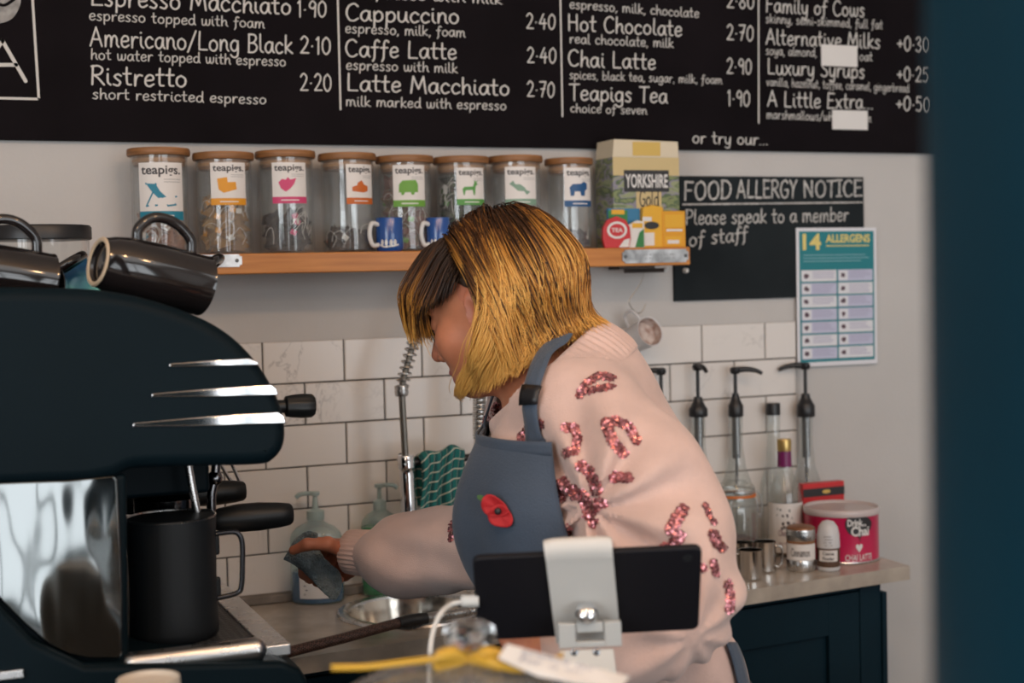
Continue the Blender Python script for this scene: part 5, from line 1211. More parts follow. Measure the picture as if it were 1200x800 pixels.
# stand: pale strap hooked over the top edge, ball hinge, bracket, foot
m_std = mat('pale_stand_plastic',(0.60,0.585,0.555),.45); m_stm = mat('stand_grey_metal',(0.50,0.51,0.50),.4,.25)
def inT(p): return np.array(Mt.inverted() @ Vector(p))
sa = inT(atD(640,660,1.385)); sb = inT(atD(719,660,1.385)); sc_ = inT(atD(651,757,1.44)); sd = inT(atD(729,757,1.44))
ws = (sb[0]-sa[0]); slope = ((sc_[0]+sd[0])-(sa[0]+sb[0]))/2/(sc_[1]-sa[1])
x0 = (sa[0]+sb[0])/2; y0_ = sa[1]
def strap_x(v): return x0+slope*(v-y0_)
yt = Ht/2; pv = [(-Ht/2-.004,.0035),(-.02,.0035),(yt-.014,.0035),(yt+.001,.0040),(yt+.009,.0020),(yt+.0135,-.003),(yt+.0125,-.0085),(yt+.007,-.0125),(yt-.004,-.0130),(yt-.022,-.0120)]
pv = [tuple(p) for p in catmull(pv,5)]
mb = MB(); V=[]; nS = 14; hw_ = ws/2
for (v,nz_) in pv:
    for i in range(nS+1):
        u = -1+2*i/nS
        V.append(tuple(Mt @ Vector((strap_x(v)+u*hw_, v-.0025*abs(u)**6*(1 if v>yt else 0), nz_))))
mb.add(V,[(j*(nS+1)+i,j*(nS+1)+i+1,(j+1)*(nS+1)+i+1,(j+1)*(nS+1)+i) for j in range(len(pv)-1) for i in range(nS)],0,True)
ts = thing('tablet_stand',(float(c0[0]),float(c0[1]),FZ),'pale plastic strap stand with steel hinge holding the black tablet','stand')
mb.build('strap', m_std, ts, solid=.0028, bevel=.0008)
kp = atD(687,720,1.405); kd = Vector(Mt.col[2][:3])
MB().lathe([(.004,-.012),(.004,-.004),(.0102,-.002),(.0118,.003),(.0102,.008),(.006,.0105),(.0001,.011)],28,kp,tuple(kd*.6+Vector((0,0,.8)))).lathe([(.0015,.0),(.0015,.0115)],8,kp,tuple(kd*.6+Vector((0,0,.8)))).build('ball_knob', m_chrome, ts)
def qd(pts,D): return [atD(x,y,D) for x,y in pts]
h0 = qd([(655,760),(729,757),(727,729),(656,731)],1.40); ux_h = h0[1]-h0[0]; uz_h = h0[3]-h0[0]
Mh_ = frame_M(h0[0],ux_h,uz_h); wh = np.linalg.norm(ux_h); hh_ = np.linalg.norm(uz_h)
hb = MB()
hb.box((0,0,-.012),(wh*.27,hh_,0),0,Mh_); hb.box((wh*.73,0,-.012),(wh,hh_,0),0,Mh_); hb.box((wh*.27,0,-.012),(wh*.73,hh_*.25,0),0,Mh_); hb.box((wh*.29,hh_*.6,-.012),(wh*.71,hh_,-.001),0,Mh_)
hb.build('hinge', m_stm, ts, bevel=.001)
lo0 = qd([(655,762),(719,760)],1.40); lo1 = qd([(659,800),(724,800)],1.385)
zf_ = FZ+.006; 
a0,a1 = lo0; b0,b1 = lo1; k_ = (a0[2]-zf_)/(a0[2]-b0[2]); k1 = (a1[2]-zf_)/(a1[2]-b1[2])
f0_ = a0+(b0-a0)*k_; f1_ = a1+(b1-a1)*k1; th = np.array(CF)*.003; th[2]=0
mb = MB(); mb.add([a0,a1,f1_,f0_,a0+th,a1+th,f1_+th,f0_+th],[(3,2,1,0),(4,5,6,7),(0,1,5,4),(1,2,6,5),(2,3,7,6),(3,0,4,7)],0,False); mb.build('bracket_plate', m_stm, ts, bevel=.0008)
for sx in (673,699):
    s_ = atD(sx,763.5,1.399)-CF*.0005; MB().lathe([(.0036,-.001),(.0036,.0012),(.002,.0018)],16,s_,tuple(-CF+CU*.2)).build('screw', m_dchr, ts)
fc = (f0_+f1_)/2; MB().lathe([(.075,FZ+.0004),(.075,FZ+.005),(.07,FZ+.007),(.0001,FZ+.007)],48,(fc[0],fc[1]+.02,0)).build('foot', m_stm, ts)
# charging cable
m_cab = mat('white_cable',(0.62,0.61,0.58),.45)
cpts = [atD(541,705,1.415),atD(529,708,1.415),atD(517,718,1.40),atD(508,738,1.39),atD(504,765,1.38),atD(503,805,1.37)]
e_ = cpts[-1].copy(); e_[2] = FZ+.003; cpts += [e_+np.array([0,0,.03]), e_+np.array([-.02,.03,0]), e_+np.array([-.2,.06,0])]
tcb = thing('charging_cable',tuple(e_),'white charging cable plugged into the tablet edge','cable')
MB().tube(catmull(cpts,8),.0026,12).build('cord', m_cab, tcb)
q0 = atD(540,704,1.415); q1 = atD(561,703.5,1.415); MB().tube([q0,q0+(q1-q0)*.12,q1],[.0045,.0062,.0062],14).build('plug', m_cab, tcb)

# ------------------------------------------------------------------ glass cake dome with a yellow ribbon and a paper tag
DD = 1.12; kc = atD(550,747,DD); cx,cy = kc[0],kc[1]
m_dome = glassy('dome_glass',(0.95,0.96,0.96),.2,.55,.10,(0.55,0.52,0.50))
zt = kc[2]-.016; RD = .150; zb = FZ+.062
t = thing('cake_dome',(cx,cy,FZ),'glass cake dome with a round glass knob and yellow ribbon in the foreground','cake dome')
B = (cx,cy,0); Hd = zt-zb
pr_ = [(RD,zb),(RD,zb+Hd*.35)]+[(RD*math.cos(a),zb+Hd*.35+Hd*.65*math.sin(a)) for a in np.linspace(.08,PI/2-.08,14)]+[(.0105,zt)]
MB().lathe(pr_,64,B,caps=False).lathe([(r_-.003,z-.002) for r_,z in pr_],64,B,caps=False).build('glass_cover', m_dome, t)
m_knob = bpy.data.materials.new('solid_glass_knob'); m_knob.use_nodes = True
b_ = m_knob.node_tree.nodes['Principled BSDF']; b_.inputs['Transmission Weight'].default_value = 1; b_.inputs['Roughness'].default_value=.02; b_.inputs['IOR'].default_value=1.45
MB().lathe([(.0001,zt-.001),(.0095,zt-.0005),(.0085,zt+.004),(.012,zt+.007),(.0195,zt+.012),(.0212,zt+.018),(.0195,zt+.024),(.012,zt+.029),(.0001,zt+.030)],40,B,caps=False).build('glass_knob', m_knob, t)
MB().lathe([(.0001,zb-.006),(RD+.02,zb-.006),(RD+.03,zb),(RD+.02,zb+.001),(.0001,zb)],56,B,caps=False).lathe([(.07,FZ+.0004),(.065,FZ+.008),(.02,FZ+.025),(.02,zb-.012),(.06,zb-.006)],40,B).build('cake_stand', m_enam, t)
# cake pieces under the dome
m_cake = mat('baked_crumb',(0.22,0.10,0.04),.8,col2=(0.42,0.24,0.11),vscale=50,bump=.6,bscale=90)
for k,(dx,dy,lab) in enumerate(((-.055,.02,'brown muffin under the glass dome, left'),(.045,.04,'brown muffin under the glass dome, right'),(.0,-.06,'brown muffin under the glass dome, nearest the camera'))):
    o = MB().lathe([(.0001,zb+.0015),(.026,zb+.0015),(.034,zb+.042),(.042,zb+.048),(.041,zb+.06),(.03,zb+.076),(.014,zb+.083),(.0001,zb+.084)],32,(cx+dx,cy+dy,0),wob=lambda a_,z,k=k: 1+.03*math.sin(a_*5+k+z*80)).build('muffin', m_cake)
    tag(o,lab,'cake','muffins under the dome')
m_rib = mat('yellow_ribbon',(0.56,0.31,0.015),.45,sheen=.3)
def band(path, wd, upv, mat_, name, parent=None, th=.0008):
    P = [np.array(p) for p in path]; V=[]
    for i,p in enumerate(P):
        u = np.array(upv[i] if hasattr(upv[0],'__len__') else upv,float); u/=np.linalg.norm(u); V += [p-u*wd/2,p+u*wd/2]
    return MB().add(V,[(2*i,2*i+2,2*i+3,2*i+1) for i in range(len(P)-1)],0,True).build(name,mat_,parent,solid=th)
tr2 = thing('ribbon_bow',(cx,cy,zt),'yellow ribbon tied round the knob of the cake dome','ribbon')
wr = [np.array([cx+.0125*math.cos(a),cy+.0125*math.sin(a),zt+.0055]) for a in np.linspace(0,2*PI,25)]
band(wr,.009,(0,0,1),m_rib,'ribbon_wrap',tr2)
kn = np.array([cx,cy,zt+.004])-np.array([CF[0],CF[1],0])*.014
tail = catmull([kn,atD(520,771,DD-.02),atD(480,775,DD-.01),atD(430,781,DD),atD(388,782,DD+.0)],8); band(tail,.0052,(CF[0]*.3,CF[1]*.3,1),m_rib,'ribbon_tail',tr2)
tail = catmull([kn,atD(575,776,DD-.03),atD(610,783,DD-.03),atD(650,774,DD-.01),atD(660,768,DD)],8); band(tail,.0070,(CF[0]*.3,CF[1]*.3,1),m_rib,'ribbon_tail',tr2)
for sg in (-1,1):
    lp = catmull([kn,kn+CR*sg*.012+CU*.006-CF*.006,kn+CR*sg*.026+CU*.002-CF*.006,kn+CR*sg*.022-CU*.006-CF*.004,kn],7); band(lp,.009,(CF[0]*.5+.2,CF[1]*.5,.8),m_rib,'ribbon_loop',tr2)
tg = thing('paper_tag',tuple(atD(650,778,DD-.07)),'folded white paper tag with faint handwriting by the ribbon','tag')
A_ = [atD(x,y,d) for x,y,d in ((584,770,1.085),(594,754,1.10),(650,771,1.09),(700,783,1.08),(738,792,1.08),(726,806,1.06),(680,800,1.06),(630,791,1.07))]
nrm_ = np.cross(A_[2]-A_[0],A_[6]-A_[0]); nrm_/=np.linalg.norm(nrm_); 
nrm_ = nrm_ if nrm_@CF<0 else -nrm_
mb = MB(); mb.add([tuple(p) for p in A_]+[tuple(p-nrm_*.0012) for p in A_],[tuple(range(8)),tuple(range(15,7,-1))]+[(i,(i+1)%8,8+(i+1)%8,8+i) for i in range(8)],0,False); mb.build('tag_paper', m_paper, tg)
q0 = A_[0]+(A_[1]-A_[0])*.5; e1_ = (A_[4]+A_[5])/2-q0; L_ = np.linalg.norm(e1_); Mg = frame_M(q0+nrm_*.0006,e1_,A_[1]-A_[0])
if (Vector(Mg.col[2][:3])).dot(Vector(nrm_)) < 0: pass
for r_,tx in enumerate(('please ask','for a slice')):
    V,F,wd = write(tx,.1); MB().add([tuple(Mg @ Vector((L_*.15+u*L_*.65/wd,.002-r_*.009+v*.006,.0004))) for u,v in V],F,0,False).build('lettering', mat('faded_ink',(0.30,0.31,0.40),.7), tg)
# upturned cup at the bottom edge
c = atD(174,797,1.30); R1 = 36*pxm(1.30)
t = thing('paper_cup',(c[0],c[1],FZ),'upturned cream paper cup cut by the bottom edge of the picture','cup')
H = zat(174,794,c)-FZ
MB().lathe([(R1*1.32,.0006),(R1*1.36,.003),(R1*1.32,.006),(R1*1.27,.006),(R1*1.0,H),(R1*.94,H),(R1*.93,H-.004)],48,(c[0],c[1],FZ),caps=False).build('cup_wall', mat('cream_paper',(0.62,0.54,0.45),.6), t)
MB().lathe([(R1*.94,H-.004),(.0001,H-.004)],48,(c[0],c[1],FZ),caps=False).build('cup_base', bpy.data.materials['cream_paper'], t)
# ------------------------------------------------------------------ signed-distance modelling for the figure
HX = np.array([math.cos(YAW),-math.sin(YAW),0.0]); HF = np.array([math.sin(YAW),math.cos(YAW),0.0])
def toL(w): w = np.asarray(w,float); q = w-CAM; return np.stack([q@HX, q@HF, w[...,2]],-1)
def toW(p): p = np.asarray(p,float); return p[...,0:1]*HX+p[...,1:2]*HF+np.array([CAM[0],CAM[1],0])+p[...,2:3]*np.array([0,0,1.])
def L(px,py,D): return toL(atD(px,py,D))
def rcone(p,a,b,r1,r2):
    a = np.asarray(a,float); b = np.asarray(b,float); ba = b-a; l2 = ba@ba; rr = r1-r2; a2 = l2-rr*rr; il2 = 1/l2
    pa = p-a; y = pa@ba; z = y-l2; w = pa*l2-y[...,None]*ba; x2 = (w*w).sum(-1); y2 = y*y*l2; z2 = z*z*l2
    k = np.sign(rr)*rr*rr*x2
    d = (np.sqrt(x2*a2*il2)+y*rr)*il2-r1
    c1 = np.sign(z)*a2*z2 > k; c2 = np.sign(y)*a2*y2 < k
    return np.where(c1, np.sqrt(x2+z2)*il2-r2, np.where(c2, np.sqrt(x2+y2)*il2-r1, d))
def elli(p,c,r,B=None):
    q = p-np.asarray(c,float)
    if B is not None: q = q@np.asarray(B).T
    r = np.asarray(r,float); k0 = np.linalg.norm(q/r,axis=-1); k1 = np.linalg.norm(q/(r*r),axis=-1)
    return k0*(k0-1)/np.maximum(k1,1e-9)
def sph(p,c,r): return np.linalg.norm(p-np.asarray(c,float),axis=-1)-r
def smin(a,b,k):
    h = np.clip(.5+.5*(b-a)/k,0,1); return b+(a-b)*h-k*h*(1-h)
def smax(a,b,k): return -smin(-a,-b,k)
_NZ = np.random.RandomState(5).rand(32,32,32).astype(np.float32)
def vnoise(p):
    i = np.floor(p).astype(int); f = p-i; f = f*f*(3-2*f); i0 = i%32; i1 = (i+1)%32; o = 0
    for a in (0,1):
        for b in (0,1):
            for c in (0,1):
                w = (f[...,0] if a else 1-f[...,0])*(f[...,1] if b else 1-f[...,1])*(f[...,2] if c else 1-f[...,2])
                o = o+w*_NZ[(i1 if a else i0)[...,0],(i1 if b else i0)[...,1],(i1 if c else i0)[...,2]]
    return o-.5
def snets(f, lo, hi, h):
    lo = np.asarray(lo,float); n = np.ceil((np.asarray(hi)-lo)/h).astype(int)+1
    gx,gy,gz = [lo[k]+h*np.arange(n[k]) for k in range(3)]
    D = np.empty(n,np.float32)
    st = max(1,int(400000/(n[1]*n[2])))
    for s in range(0,n[0],st):
        P = np.stack(np.meshgrid(gx[s:s+st],gy,gz,indexing='ij'),-1); D[s:s+st] = f(P)
    S = D < 0
    C = np.zeros(n-1,np.int8)
    for a in (0,1):
        for b in (0,1):
            for c in (0,1): C += S[a:n[0]-1+a,b:n[1]-1+b,c:n[2]-1+c]
    idx = np.argwhere((C>0)&(C<8)); ID = -np.ones(n-1,int); ID[tuple(idx.T)] = np.arange(len(idx))
    acc = np.zeros((len(idx),3)); cnt = np.zeros(len(idx))
    cor = [(a,b,c) for a in (0,1) for b in (0,1) for c in (0,1)]
    for a in cor:
        for ax in range(3):
            if a[ax]==1: continue
            b = list(a); b[ax] = 1
            va = D[tuple((idx+a).T)]; vb = D[tuple((idx+b).T)]; m = (va<0)!=(vb<0)
            t = np.where(m, va/np.where(m,va-vb,1), 0); p = np.array(a)+np.zeros((len(idx),3)); p[:,ax] = t
            acc += p*m[:,None]; cnt += m
    V = lo+h*(idx+acc/cnt[:,None]); F = []
    for ax in range(3):
        u,v = (ax+1)%3,(ax+2)%3
        sl0 = [slice(None)]*3; sl1 = [slice(None)]*3; sl0[ax] = slice(0,-1); sl1[ax] = slice(1,None)
        A = S[tuple(sl0)]; B = S[tuple(sl1)]; E = np.argwhere(A!=B)
        E = E[(E[:,u]>0)&(E[:,v]>0)&(E[:,u]<n[u]-1)&(E[:,v]<n[v]-1)]
        sg = A[tuple(E.T)]
        def cid(du,dv): e = E.copy(); e[:,u]-=du; e[:,v]-=dv; return ID[tuple(e.T)]
        q = np.stack([cid(1,1),cid(0,1),cid(0,0),cid(1,0)],-1); q[~sg] = q[~sg][:,::-1]; F.append(q)
    return V, np.concatenate(F)
def chain(p, pts, k=.02):
    d = None
    for (a,ra),(b,rb) in zip(pts[:-1],pts[1:]):
        e = rcone(p,a,b,ra,rb); d = e if d is None else smin(d,e,k)
    return d

# ------------------------------------------------------------------ head (x forward, y her left, z up)
HO = L(583,357,1.85); HS = .92
_y,_p = math.radians(24),math.radians(20)
hf = np.array([-math.cos(_p)*math.cos(_y),math.cos(_p)*math.sin(_y),-math.sin(_p)]); hl = np.array([-math.sin(_y),-math.cos(_y),0]); hu = np.cross(hf,hl)
HB = np.array([hf,hl,hu])
def h2L(q): return HO+HS*np.asarray(q,float)@HB
def L2h(p): return (p-HO)@HB.T/HS
NB = L(660,452,1.84); NT_ = L(612,385,1.86)
def cranium(q): return elli(q,(-.014,0,.030),(.100,.078,.090))
def headsdf(p):
    q = L2h(p); y = np.abs(q[...,1]); qs = np.stack([q[...,0],y,q[...,2]],-1)
    d = cranium(q)
    d = smin(d,elli(q,(.030,0,-.030),(.064,.060,.078)),.035)
    d = smin(d,elli(q,(.052,0,-.070),(.040,.040,.042)),.03)
    d = smin(d,sph(q,(.079,0,-.090),.017),.022)               # chin
    d = smin(d,elli(qs,(.062,.040,-.030),(.026,.024,.024)),.025)  # cheek
    d = smin(d,elli(q,(.080,0,.030),(.018,.050,.020)),.02)     # brow
    d = smax(d,-sph(qs,(.104,.032,.003),.019),.014)            # sockets
    d = smin(d,sph(qs,(.0770,.031,.001),.0163),.004)           # lids
    d = smin(d,rcone(q,(.090,0,.008),(.113,0,-.034),.0075,.0105),.012)  # nose
    d = smin(d,sph(qs,(.101,.0105,-.040),.0085),.006)
    d = smin(d,elli(q,(.0905,0,-.0665),(.013,.023,.0065)),.005) # upper lip
    d = smin(d,elli(q,(.0885,0,-.0775),(.0125,.019,.0075)),.004) # lower lip
    d = smax(d,-elli(q,(.105,0,-.0718),(.008,.019,.0011)),.003)
    ear = elli(qs,(-.004,.079,-.008),(.019,.0075,.031),np.array([[math.cos(.35),math.sin(.35),0],[-math.sin(.35),math.cos(.35),0],[0,0,1]]))
    ear = smin(ear,sph(qs,(.006,.075,-.035),.0085),.012); ear = smax(ear,-elli(qs,(.004,.088,-.006),(.010,.006,.018)),.004)
    d = smin(d,ear,.006)*HS
    d = smin(d,rcone(p,NT_,NB,.052,.060),.03)
    d = smin(d,rcone(p,NB,NB+np.array([.01,0,-.08]),.060,.10),.03)
    return d

# ------------------------------------------------------------------ hands
def hand_chain(w, d, n, s, curls, spread, thumb, sc=1.0):
    """list of bone chains: palm rays, four fingers, thumb. w wrist, d direction, n palm side, s thumb side"""
    d = d/np.linalg.norm(d); n = n-d*(n@d); n /= np.linalg.norm(n)
    s = np.cross(d,n)*(1 if s>0 else -1)
    out = []; lens = [(.042,.025,.020),(.046,.029,.021),(.043,.027,.021),(.034,.020,.019)]
    for k in range(4):
        off = (1.5-k)*.0195*sc
        kn = w+d*(.088-.004*abs(k-1))*sc+s*off
        out.append([(w+s*off*.45+d*.008,.0145*sc),(kn,.0105*sc)])
        a = 0; p = kn; ch = [(kn,.0098*sc)]; dd = d*math.cos(spread*(1.5-k))+s*math.sin(spread*(1.5-k))
        for j in range(3):
            a += curls[k][j]; v = dd*math.cos(a)+n*math.sin(a); p = p+v*lens[k][j]*sc; ch.append((p,(.0088,.0080,.0068)[j]*sc))
        out.append(ch)
    tb = w+d*.018*sc+s*.022*sc+n*.006; ch = [(tb,.0125*sc)]; p = tb
    for (u1,u2,u3),l_,r_ in zip(thumb[:3],(.042,.032,.026),(.0105,.0090,.0072)):
        v = d*u1+s*u2+n*u3 if len(thumb) == 3 else np.array([u1,u2,u3]); v /= np.linalg.norm(v); p = p+v*l_*sc; ch.append((p,r_*sc))
    out.append(ch); return out
def hand_sdf(chs, wrist, fore, rw):
    def f(p):
        dd = rcone(p,wrist,fore,rw,rw*1.15)
        for i in range(0,8,2): dd = smin(dd,chain(p,chs[i],.01),.010)
        for i in (1,3,5,7): dd = np.minimum(smin(dd,chain(p,chs[i],.004),.005),1)
        dd = smin(dd,chain(p,chs[8],.006),.012); return dd
    return f
WR = L(426,645,2.085); EL_R = L(572,640,2.00)
dR = np.array([-.66,.70,-.05]); nR = np.array([-.25,-.20,-.95])
RH = hand_chain(WR,dR,nR,1,[(.75,1.3,.7),(1.0,1.4,.8),(1.15,1.4,.8),(1.25,1.4,.8)],.04,[(-.50,-.65,.40),(-.85,-.05,.0),(-.80,.25,-.35),0],.92)
WL = L(620,757,1.52); EL_L = L(792,702,1.64)
LH = hand_chain(WL,np.array([-.12,.05,.97]),np.array([.2,-.95,-.0]),-1,[(1.2,1.4,.8),(1.3,1.4,.8),(1.35,1.4,.8),(1.4,1.4,.8)],.06,[(.1,-.4,.9),(.0,-.3,.9),(.1,.0,.9),0],.9)

# ------------------------------------------------------------------ torso, sweater, limbs
SHL = L(716,503,1.715); SHR = L(632,480,1.99); EMID = L(760,600,1.665)
def torso(p):
    d = None
    for dd,rs in ((1.775,1.0),(1.885,1.0)):
        e = chain(p,[(L(668,500,dd),.088),(L(672,590,dd),.110),(L(705,700,dd),.108),(L(762,800,dd),.106),(L(775,900,dd),.118)],.04)
        d = e if d is None else smin(d,e,.05)
    d = smin(d,elli(p,L(606,605,1.785),(.056,.066,.075)),.05); d = smin(d,elli(p,L(604,600,1.885),(.054,.062,.072)),.05)
    d = smin(d,rcone(p,NB+np.array([.006,0,-.015]),SHL+np.array([-.02,.02,.012]),.072,.066),.05)
    d = smin(d,rcone(p,NB+np.array([.006,0,-.015]),SHR,.068,.058),.05)
    d = smin(d,rcone(p,L(690,455,1.84),L(735,560,1.84),.075,.10),.05)       # upper back
    return d
def armL(p):
    d = chain(p,[(SHL,.070),(L(743,556,1.68),.074),(EMID,.076),(L(778,660,1.635),.073),(L(786,704,1.632),.066)],.05)
    return smin(d,chain(p,[(L(784,706,1.632),.066),(L(738,738,1.585),.056),(L(695,750,1.55),.044),(L(652,757,1.53),.036)],.03),.035)
def armR(p):
    return chain(p,[(SHR,.066),(L(606,560,2.0),.066),(L(566,632,2.0),.062),(L(520,642,2.04),.055),(L(478,652,2.05),.047),(L(456,650,2.06),.036),(L(444,648,2.065),.028)],.03)
FACE = np.array([-.985,-.17,0])
def folds(p):
    q = p*np.array([1,1,1.]); w = vnoise(q*7+3)*.9
    a = vnoise(np.stack([q[...,0]*9+w+q[...,2]*5,q[...,1]*7,q[...,2]*4-q[...,0]*6],-1)+11)
    b = vnoise(np.stack([(q[...,0]+q[...,2])*17+w*2,q[...,1]*10,(q[...,2]-q[...,0])*5],-1)+40)
    return a*.017+b*.010
na2 = np.array([-.66,.06,.75]); na2 /= np.linalg.norm(na2)
CC = L(652,440,1.84)
def sweater_raw(p):
    t_ = torso(p); d = smin(t_,armL(p),.012); d = smin(d,armR(p),.03)
    d = d+folds(p)
    # crease between sleeve and chest, folds fanning out of the armpit and inside the elbow
    ap = L(688,590,1.63); q = p-ap; r = np.sqrt(q[...,0]**2+q[...,2]**2); a = np.arctan2(q[...,2],q[...,0])
    fan = np.sin(a*9+vnoise(p*14)*2)*np.exp(-((r-.07)/.06)**2)*.0085*np.clip((1.80-p[...,1])*12,0,1)
    ae = L(812,745,1.56); q = p-ae; r = np.sqrt(q[...,0]**2+q[...,2]**2); a = np.arctan2(q[...,2],q[...,0])
    fan2 = np.sin(a*8+1+vnoise(p*14)*2)*np.exp(-((r-.06)/.05)**2)*.0045*np.clip((1.68-p[...,1])*15,0,1)
    # lengthwise folds on the far sleeve
    q = p-L(500,650,2.05); fs = np.sin(q[...,2]*110+q[...,0]*25+vnoise(p*12)*3)*.0050*np.exp(-(q[...,0]/.085)**2-(q[...,1]/.12)**2)
    d = d+fan+fan2+fs
    return d
def sweater_sdf(p):
    d = sweater_raw(p); d = smax(d,-(p[...,2]-.855),.01)                # hem
    q = p-CC; hh = q@na2; rr = np.linalg.norm(q-hh[...,None]*na2,axis=-1)
    d = smax(d,np.minimum(hh+.034,.118-rr),.004)                         # stops under the collar
    return d
HIPC = L(782,900,1.83); HIPC[2] = .86
KN_N,KN_F = HIPC+np.array([.0,-.10,-.40]),HIPC+np.array([-.03,.10,-.40])
def hipz(v,z): return np.array([v[0],v[1],z])
def legs(p, r=0.0):
    d = elli(p,HIPC,(.125+r,.175+r,.13+r))
    for kn,sg in ((KN_N,-1),(KN_F,1)):
        d = smin(d,chain(p,[(HIPC+np.array([.01,sg*.085,-.06]),.085+r),(kn,.058+r),(hipz(kn+np.array([.03,0,0]),.10),.040+r*1.6)],.03),.04)
    return d
m_skin = mat('skin',(0.58,0.22,0.115),.5,var=.12,vscale=30,bump=.04,bscale=300,sss=.08)
n,l = NT(m_skin)
at_ = n.new('ShaderNodeAttribute'); at_.attribute_name='blush'
mx = n.new('ShaderNodeMix'); mx.data_type='RGBA'; lk = n['Principled BSDF'].inputs['Base Color'].links[0].from_socket
l.new(lk,mx.inputs['A']); mx.inputs['B'].default_value=(0.42,0.115,0.095,1); l.new(at_.outputs['Fac'],mx.inputs['Factor']); l.new(mx.outputs['Result'],n['Principled BSDF'].inputs['Base Color'])
PB = toW(HIPC); PB[2] = 0
person = thing('person',PB,'person in pink sequinned sweater and grey apron leaning left, wiping with a grey cloth','person')
def addL(mb,V,F,mi=0): return mb.add(toW(V),F,mi,True)
bm_ = MB(); bl_ = []
c0 = HO
V,F = snets(headsdf,HO-np.array([.16,.17,.20]),HO+np.array([.17,.17,.16]),.0024)
keep = V[:,2] > HO[2]-.198
addL(bm_,V,F); q = L2h(V)
lips = np.clip(1.4-np.abs(elli(q,(.092,0,-.071),(.016,.024,.013)))/.005,0,1)*(q[:,0]>.08)
cheek = .35*np.exp(-(((q[:,0]-.075)/.03)**2+((np.abs(q[:,1])-.042)/.02)**2+((q[:,2]+.030)/.022)**2))
nose_ = .35*np.exp(-(((q[:,0]-.115)/.02)**2+(q[:,1]/.02)**2+((q[:,2]+.036)/.018)**2)); earb = .3*(np.abs(q[:,1])>.074)
bl_ += list(np.clip(lips+cheek+nose_+earb,0,1))
f = hand_sdf(RH,WR,EL_R,.026); V,F = snets(f,WR-np.array([.16,.06,.14]),WR+np.array([.07,.15,.09]),.0022); addL(bm_,V,F); bl_ += [.25]*len(V)
f = hand_sdf(LH,WL,EL_L,.026); V,F = snets(f,WL-np.array([.20,.11,.12]),WL+np.array([.07,.10,.14]),.0026); addL(bm_,V,F); bl_ += [.2]*len(V)
def inner(p): 
    d = smin(torso(p)+.03,legs(p,-.004),.04); return smin(smin(d,chain(p,[(SHL,.045),(EL_L,.038),(WL,.027)],.02),.02),chain(p,[(SHR,.042),(EL_R,.036),(WR,.026)],.02),.02)
V,F = snets(inner,np.array([-.25,1.42,.06]),np.array([.33,2.2,1.36]),.009); addL(bm_,V,F); bl_ += [0]*len(V)
body = bm_.build('body', m_skin, person)
a_ = body.data.attributes.new('blush','FLOAT','POINT'); a_.data.foreach_set('value',np.array(bl_,dtype=np.float32))
# eyes, lashes, brows
m_eye = mat('eye_white',(0.6,0.57,0.54),.15); m_hdark = mat('dark_lash',(0.02,0.012,0.008),.6)
for sg in (1,-1):
    c = h2L((.0785,sg*.031,-.0005)); eo = MB().ball(toW(c),.0134,20,14).build('eye', m_eye, body)
    lash = [toW(h2L((.0765+.0162*math.cos(t_)*math.cos(.35),sg*(.031+.0158*math.sin(t_)),.002-.0065))) for t_ in np.linspace(-.95,.95,12)]
    MB().tube(lash,[.0006]+[.0013]*10+[.0006],6).build('eyelash', m_hdark, body)
    br_ = [toW(h2L((.0985-.9*(t_-.2)**2*.022,sg*(.012+t_*.034),.024+.006*math.sin(t_*2.2)))) for t_ in np.linspace(0,1.1,10)]
    MB().tube(br_,[.001,.002]+[.0026]*5+[.002,.0014,.0007],6).build('eyebrow', mat('brow_hair',(0.10,0.05,0.02),.7), body)

# sweater
m_knit = mat('pink_knit',(0.65,0.455,0.395),.9,var=.10,vscale=18,bump=.3,bscale=700,sheen=.3,spec=.1)
V,F = snets(sweater_sdf,np.array([-.27,1.42,.84]),np.array([.33,2.22,1.40]),.0052)
mb = MB(); addL(mb,V,F); sweater = mb.build('sweater', m_knit, person)
swW = toW(V); bvh_s = BVHTree.FromPolygons([tuple(v) for v in swW],[tuple(int(i) for i in f_) for f_ in F])
def ribring(c, axis, prof, nr, depth, name, sx=1.0, sy=1.0, seg=None):
    """ribbed knitted band: prof of (radius, height) along axis (local coords)"""
    seg = seg or nr*4; q = Vector((0,0,1)).rotation_difference(Vector(toW(c+axis)-toW(c)).normalized())
    M = Matrix.Translation(Vector(toW(c))) @ q.to_matrix().to_4x4()
    return MB().lathe(prof,seg,M=M,caps=False,sx=sx,sy=sy,wob=lambda a,z: 1+depth*math.cos(a*nr)).build(name, m_knit, sweater)
def collar_base(p): return smin(sweater_raw(p),rcone(p,CC-na2*.045,CC+na2*.010,.085,.066),.03)-.0022
def collar_sdf(p):
    q = p-CC; hh = q@na2; w = q-hh[...,None]*na2; rr = np.linalg.norm(w,axis=-1)
    e1 = np.cross(na2,[0,1,0]); e1 /= np.linalg.norm(e1); e2 = np.cross(na2,e1); ang = np.arctan2(w@e2,w@e1)
    base = collar_base(p)
    m = np.clip((hh+.040)/.006,0,1)
    d = base+.0017*np.cos(ang*56)*m*np.clip((.118-rr)/.012,0,1)+.0030*np.clip((rr-.098)/.02,0,1)
    d = smax(d,hh-.016,.004); d = smax(d,-(hh+.044),.003); d = smax(d,rr-.124,.003)
    return smax(d,-(rr-(.0585-.25*np.minimum(hh,0))),.003)
V,F = snets(collar_sdf,CC-np.array([.14,.14,.13]),CC+np.array([.14,.14,.13]),.0023)
mb = MB(); addL(mb,V,F); mb.build('ribbed_collar', m_knit, sweater)
cc = CC
ax_ = (L(478,652,2.05)-L(420,646,2.085)); ax_ /= np.linalg.norm(ax_)
cu0 = L(409,646,2.088)
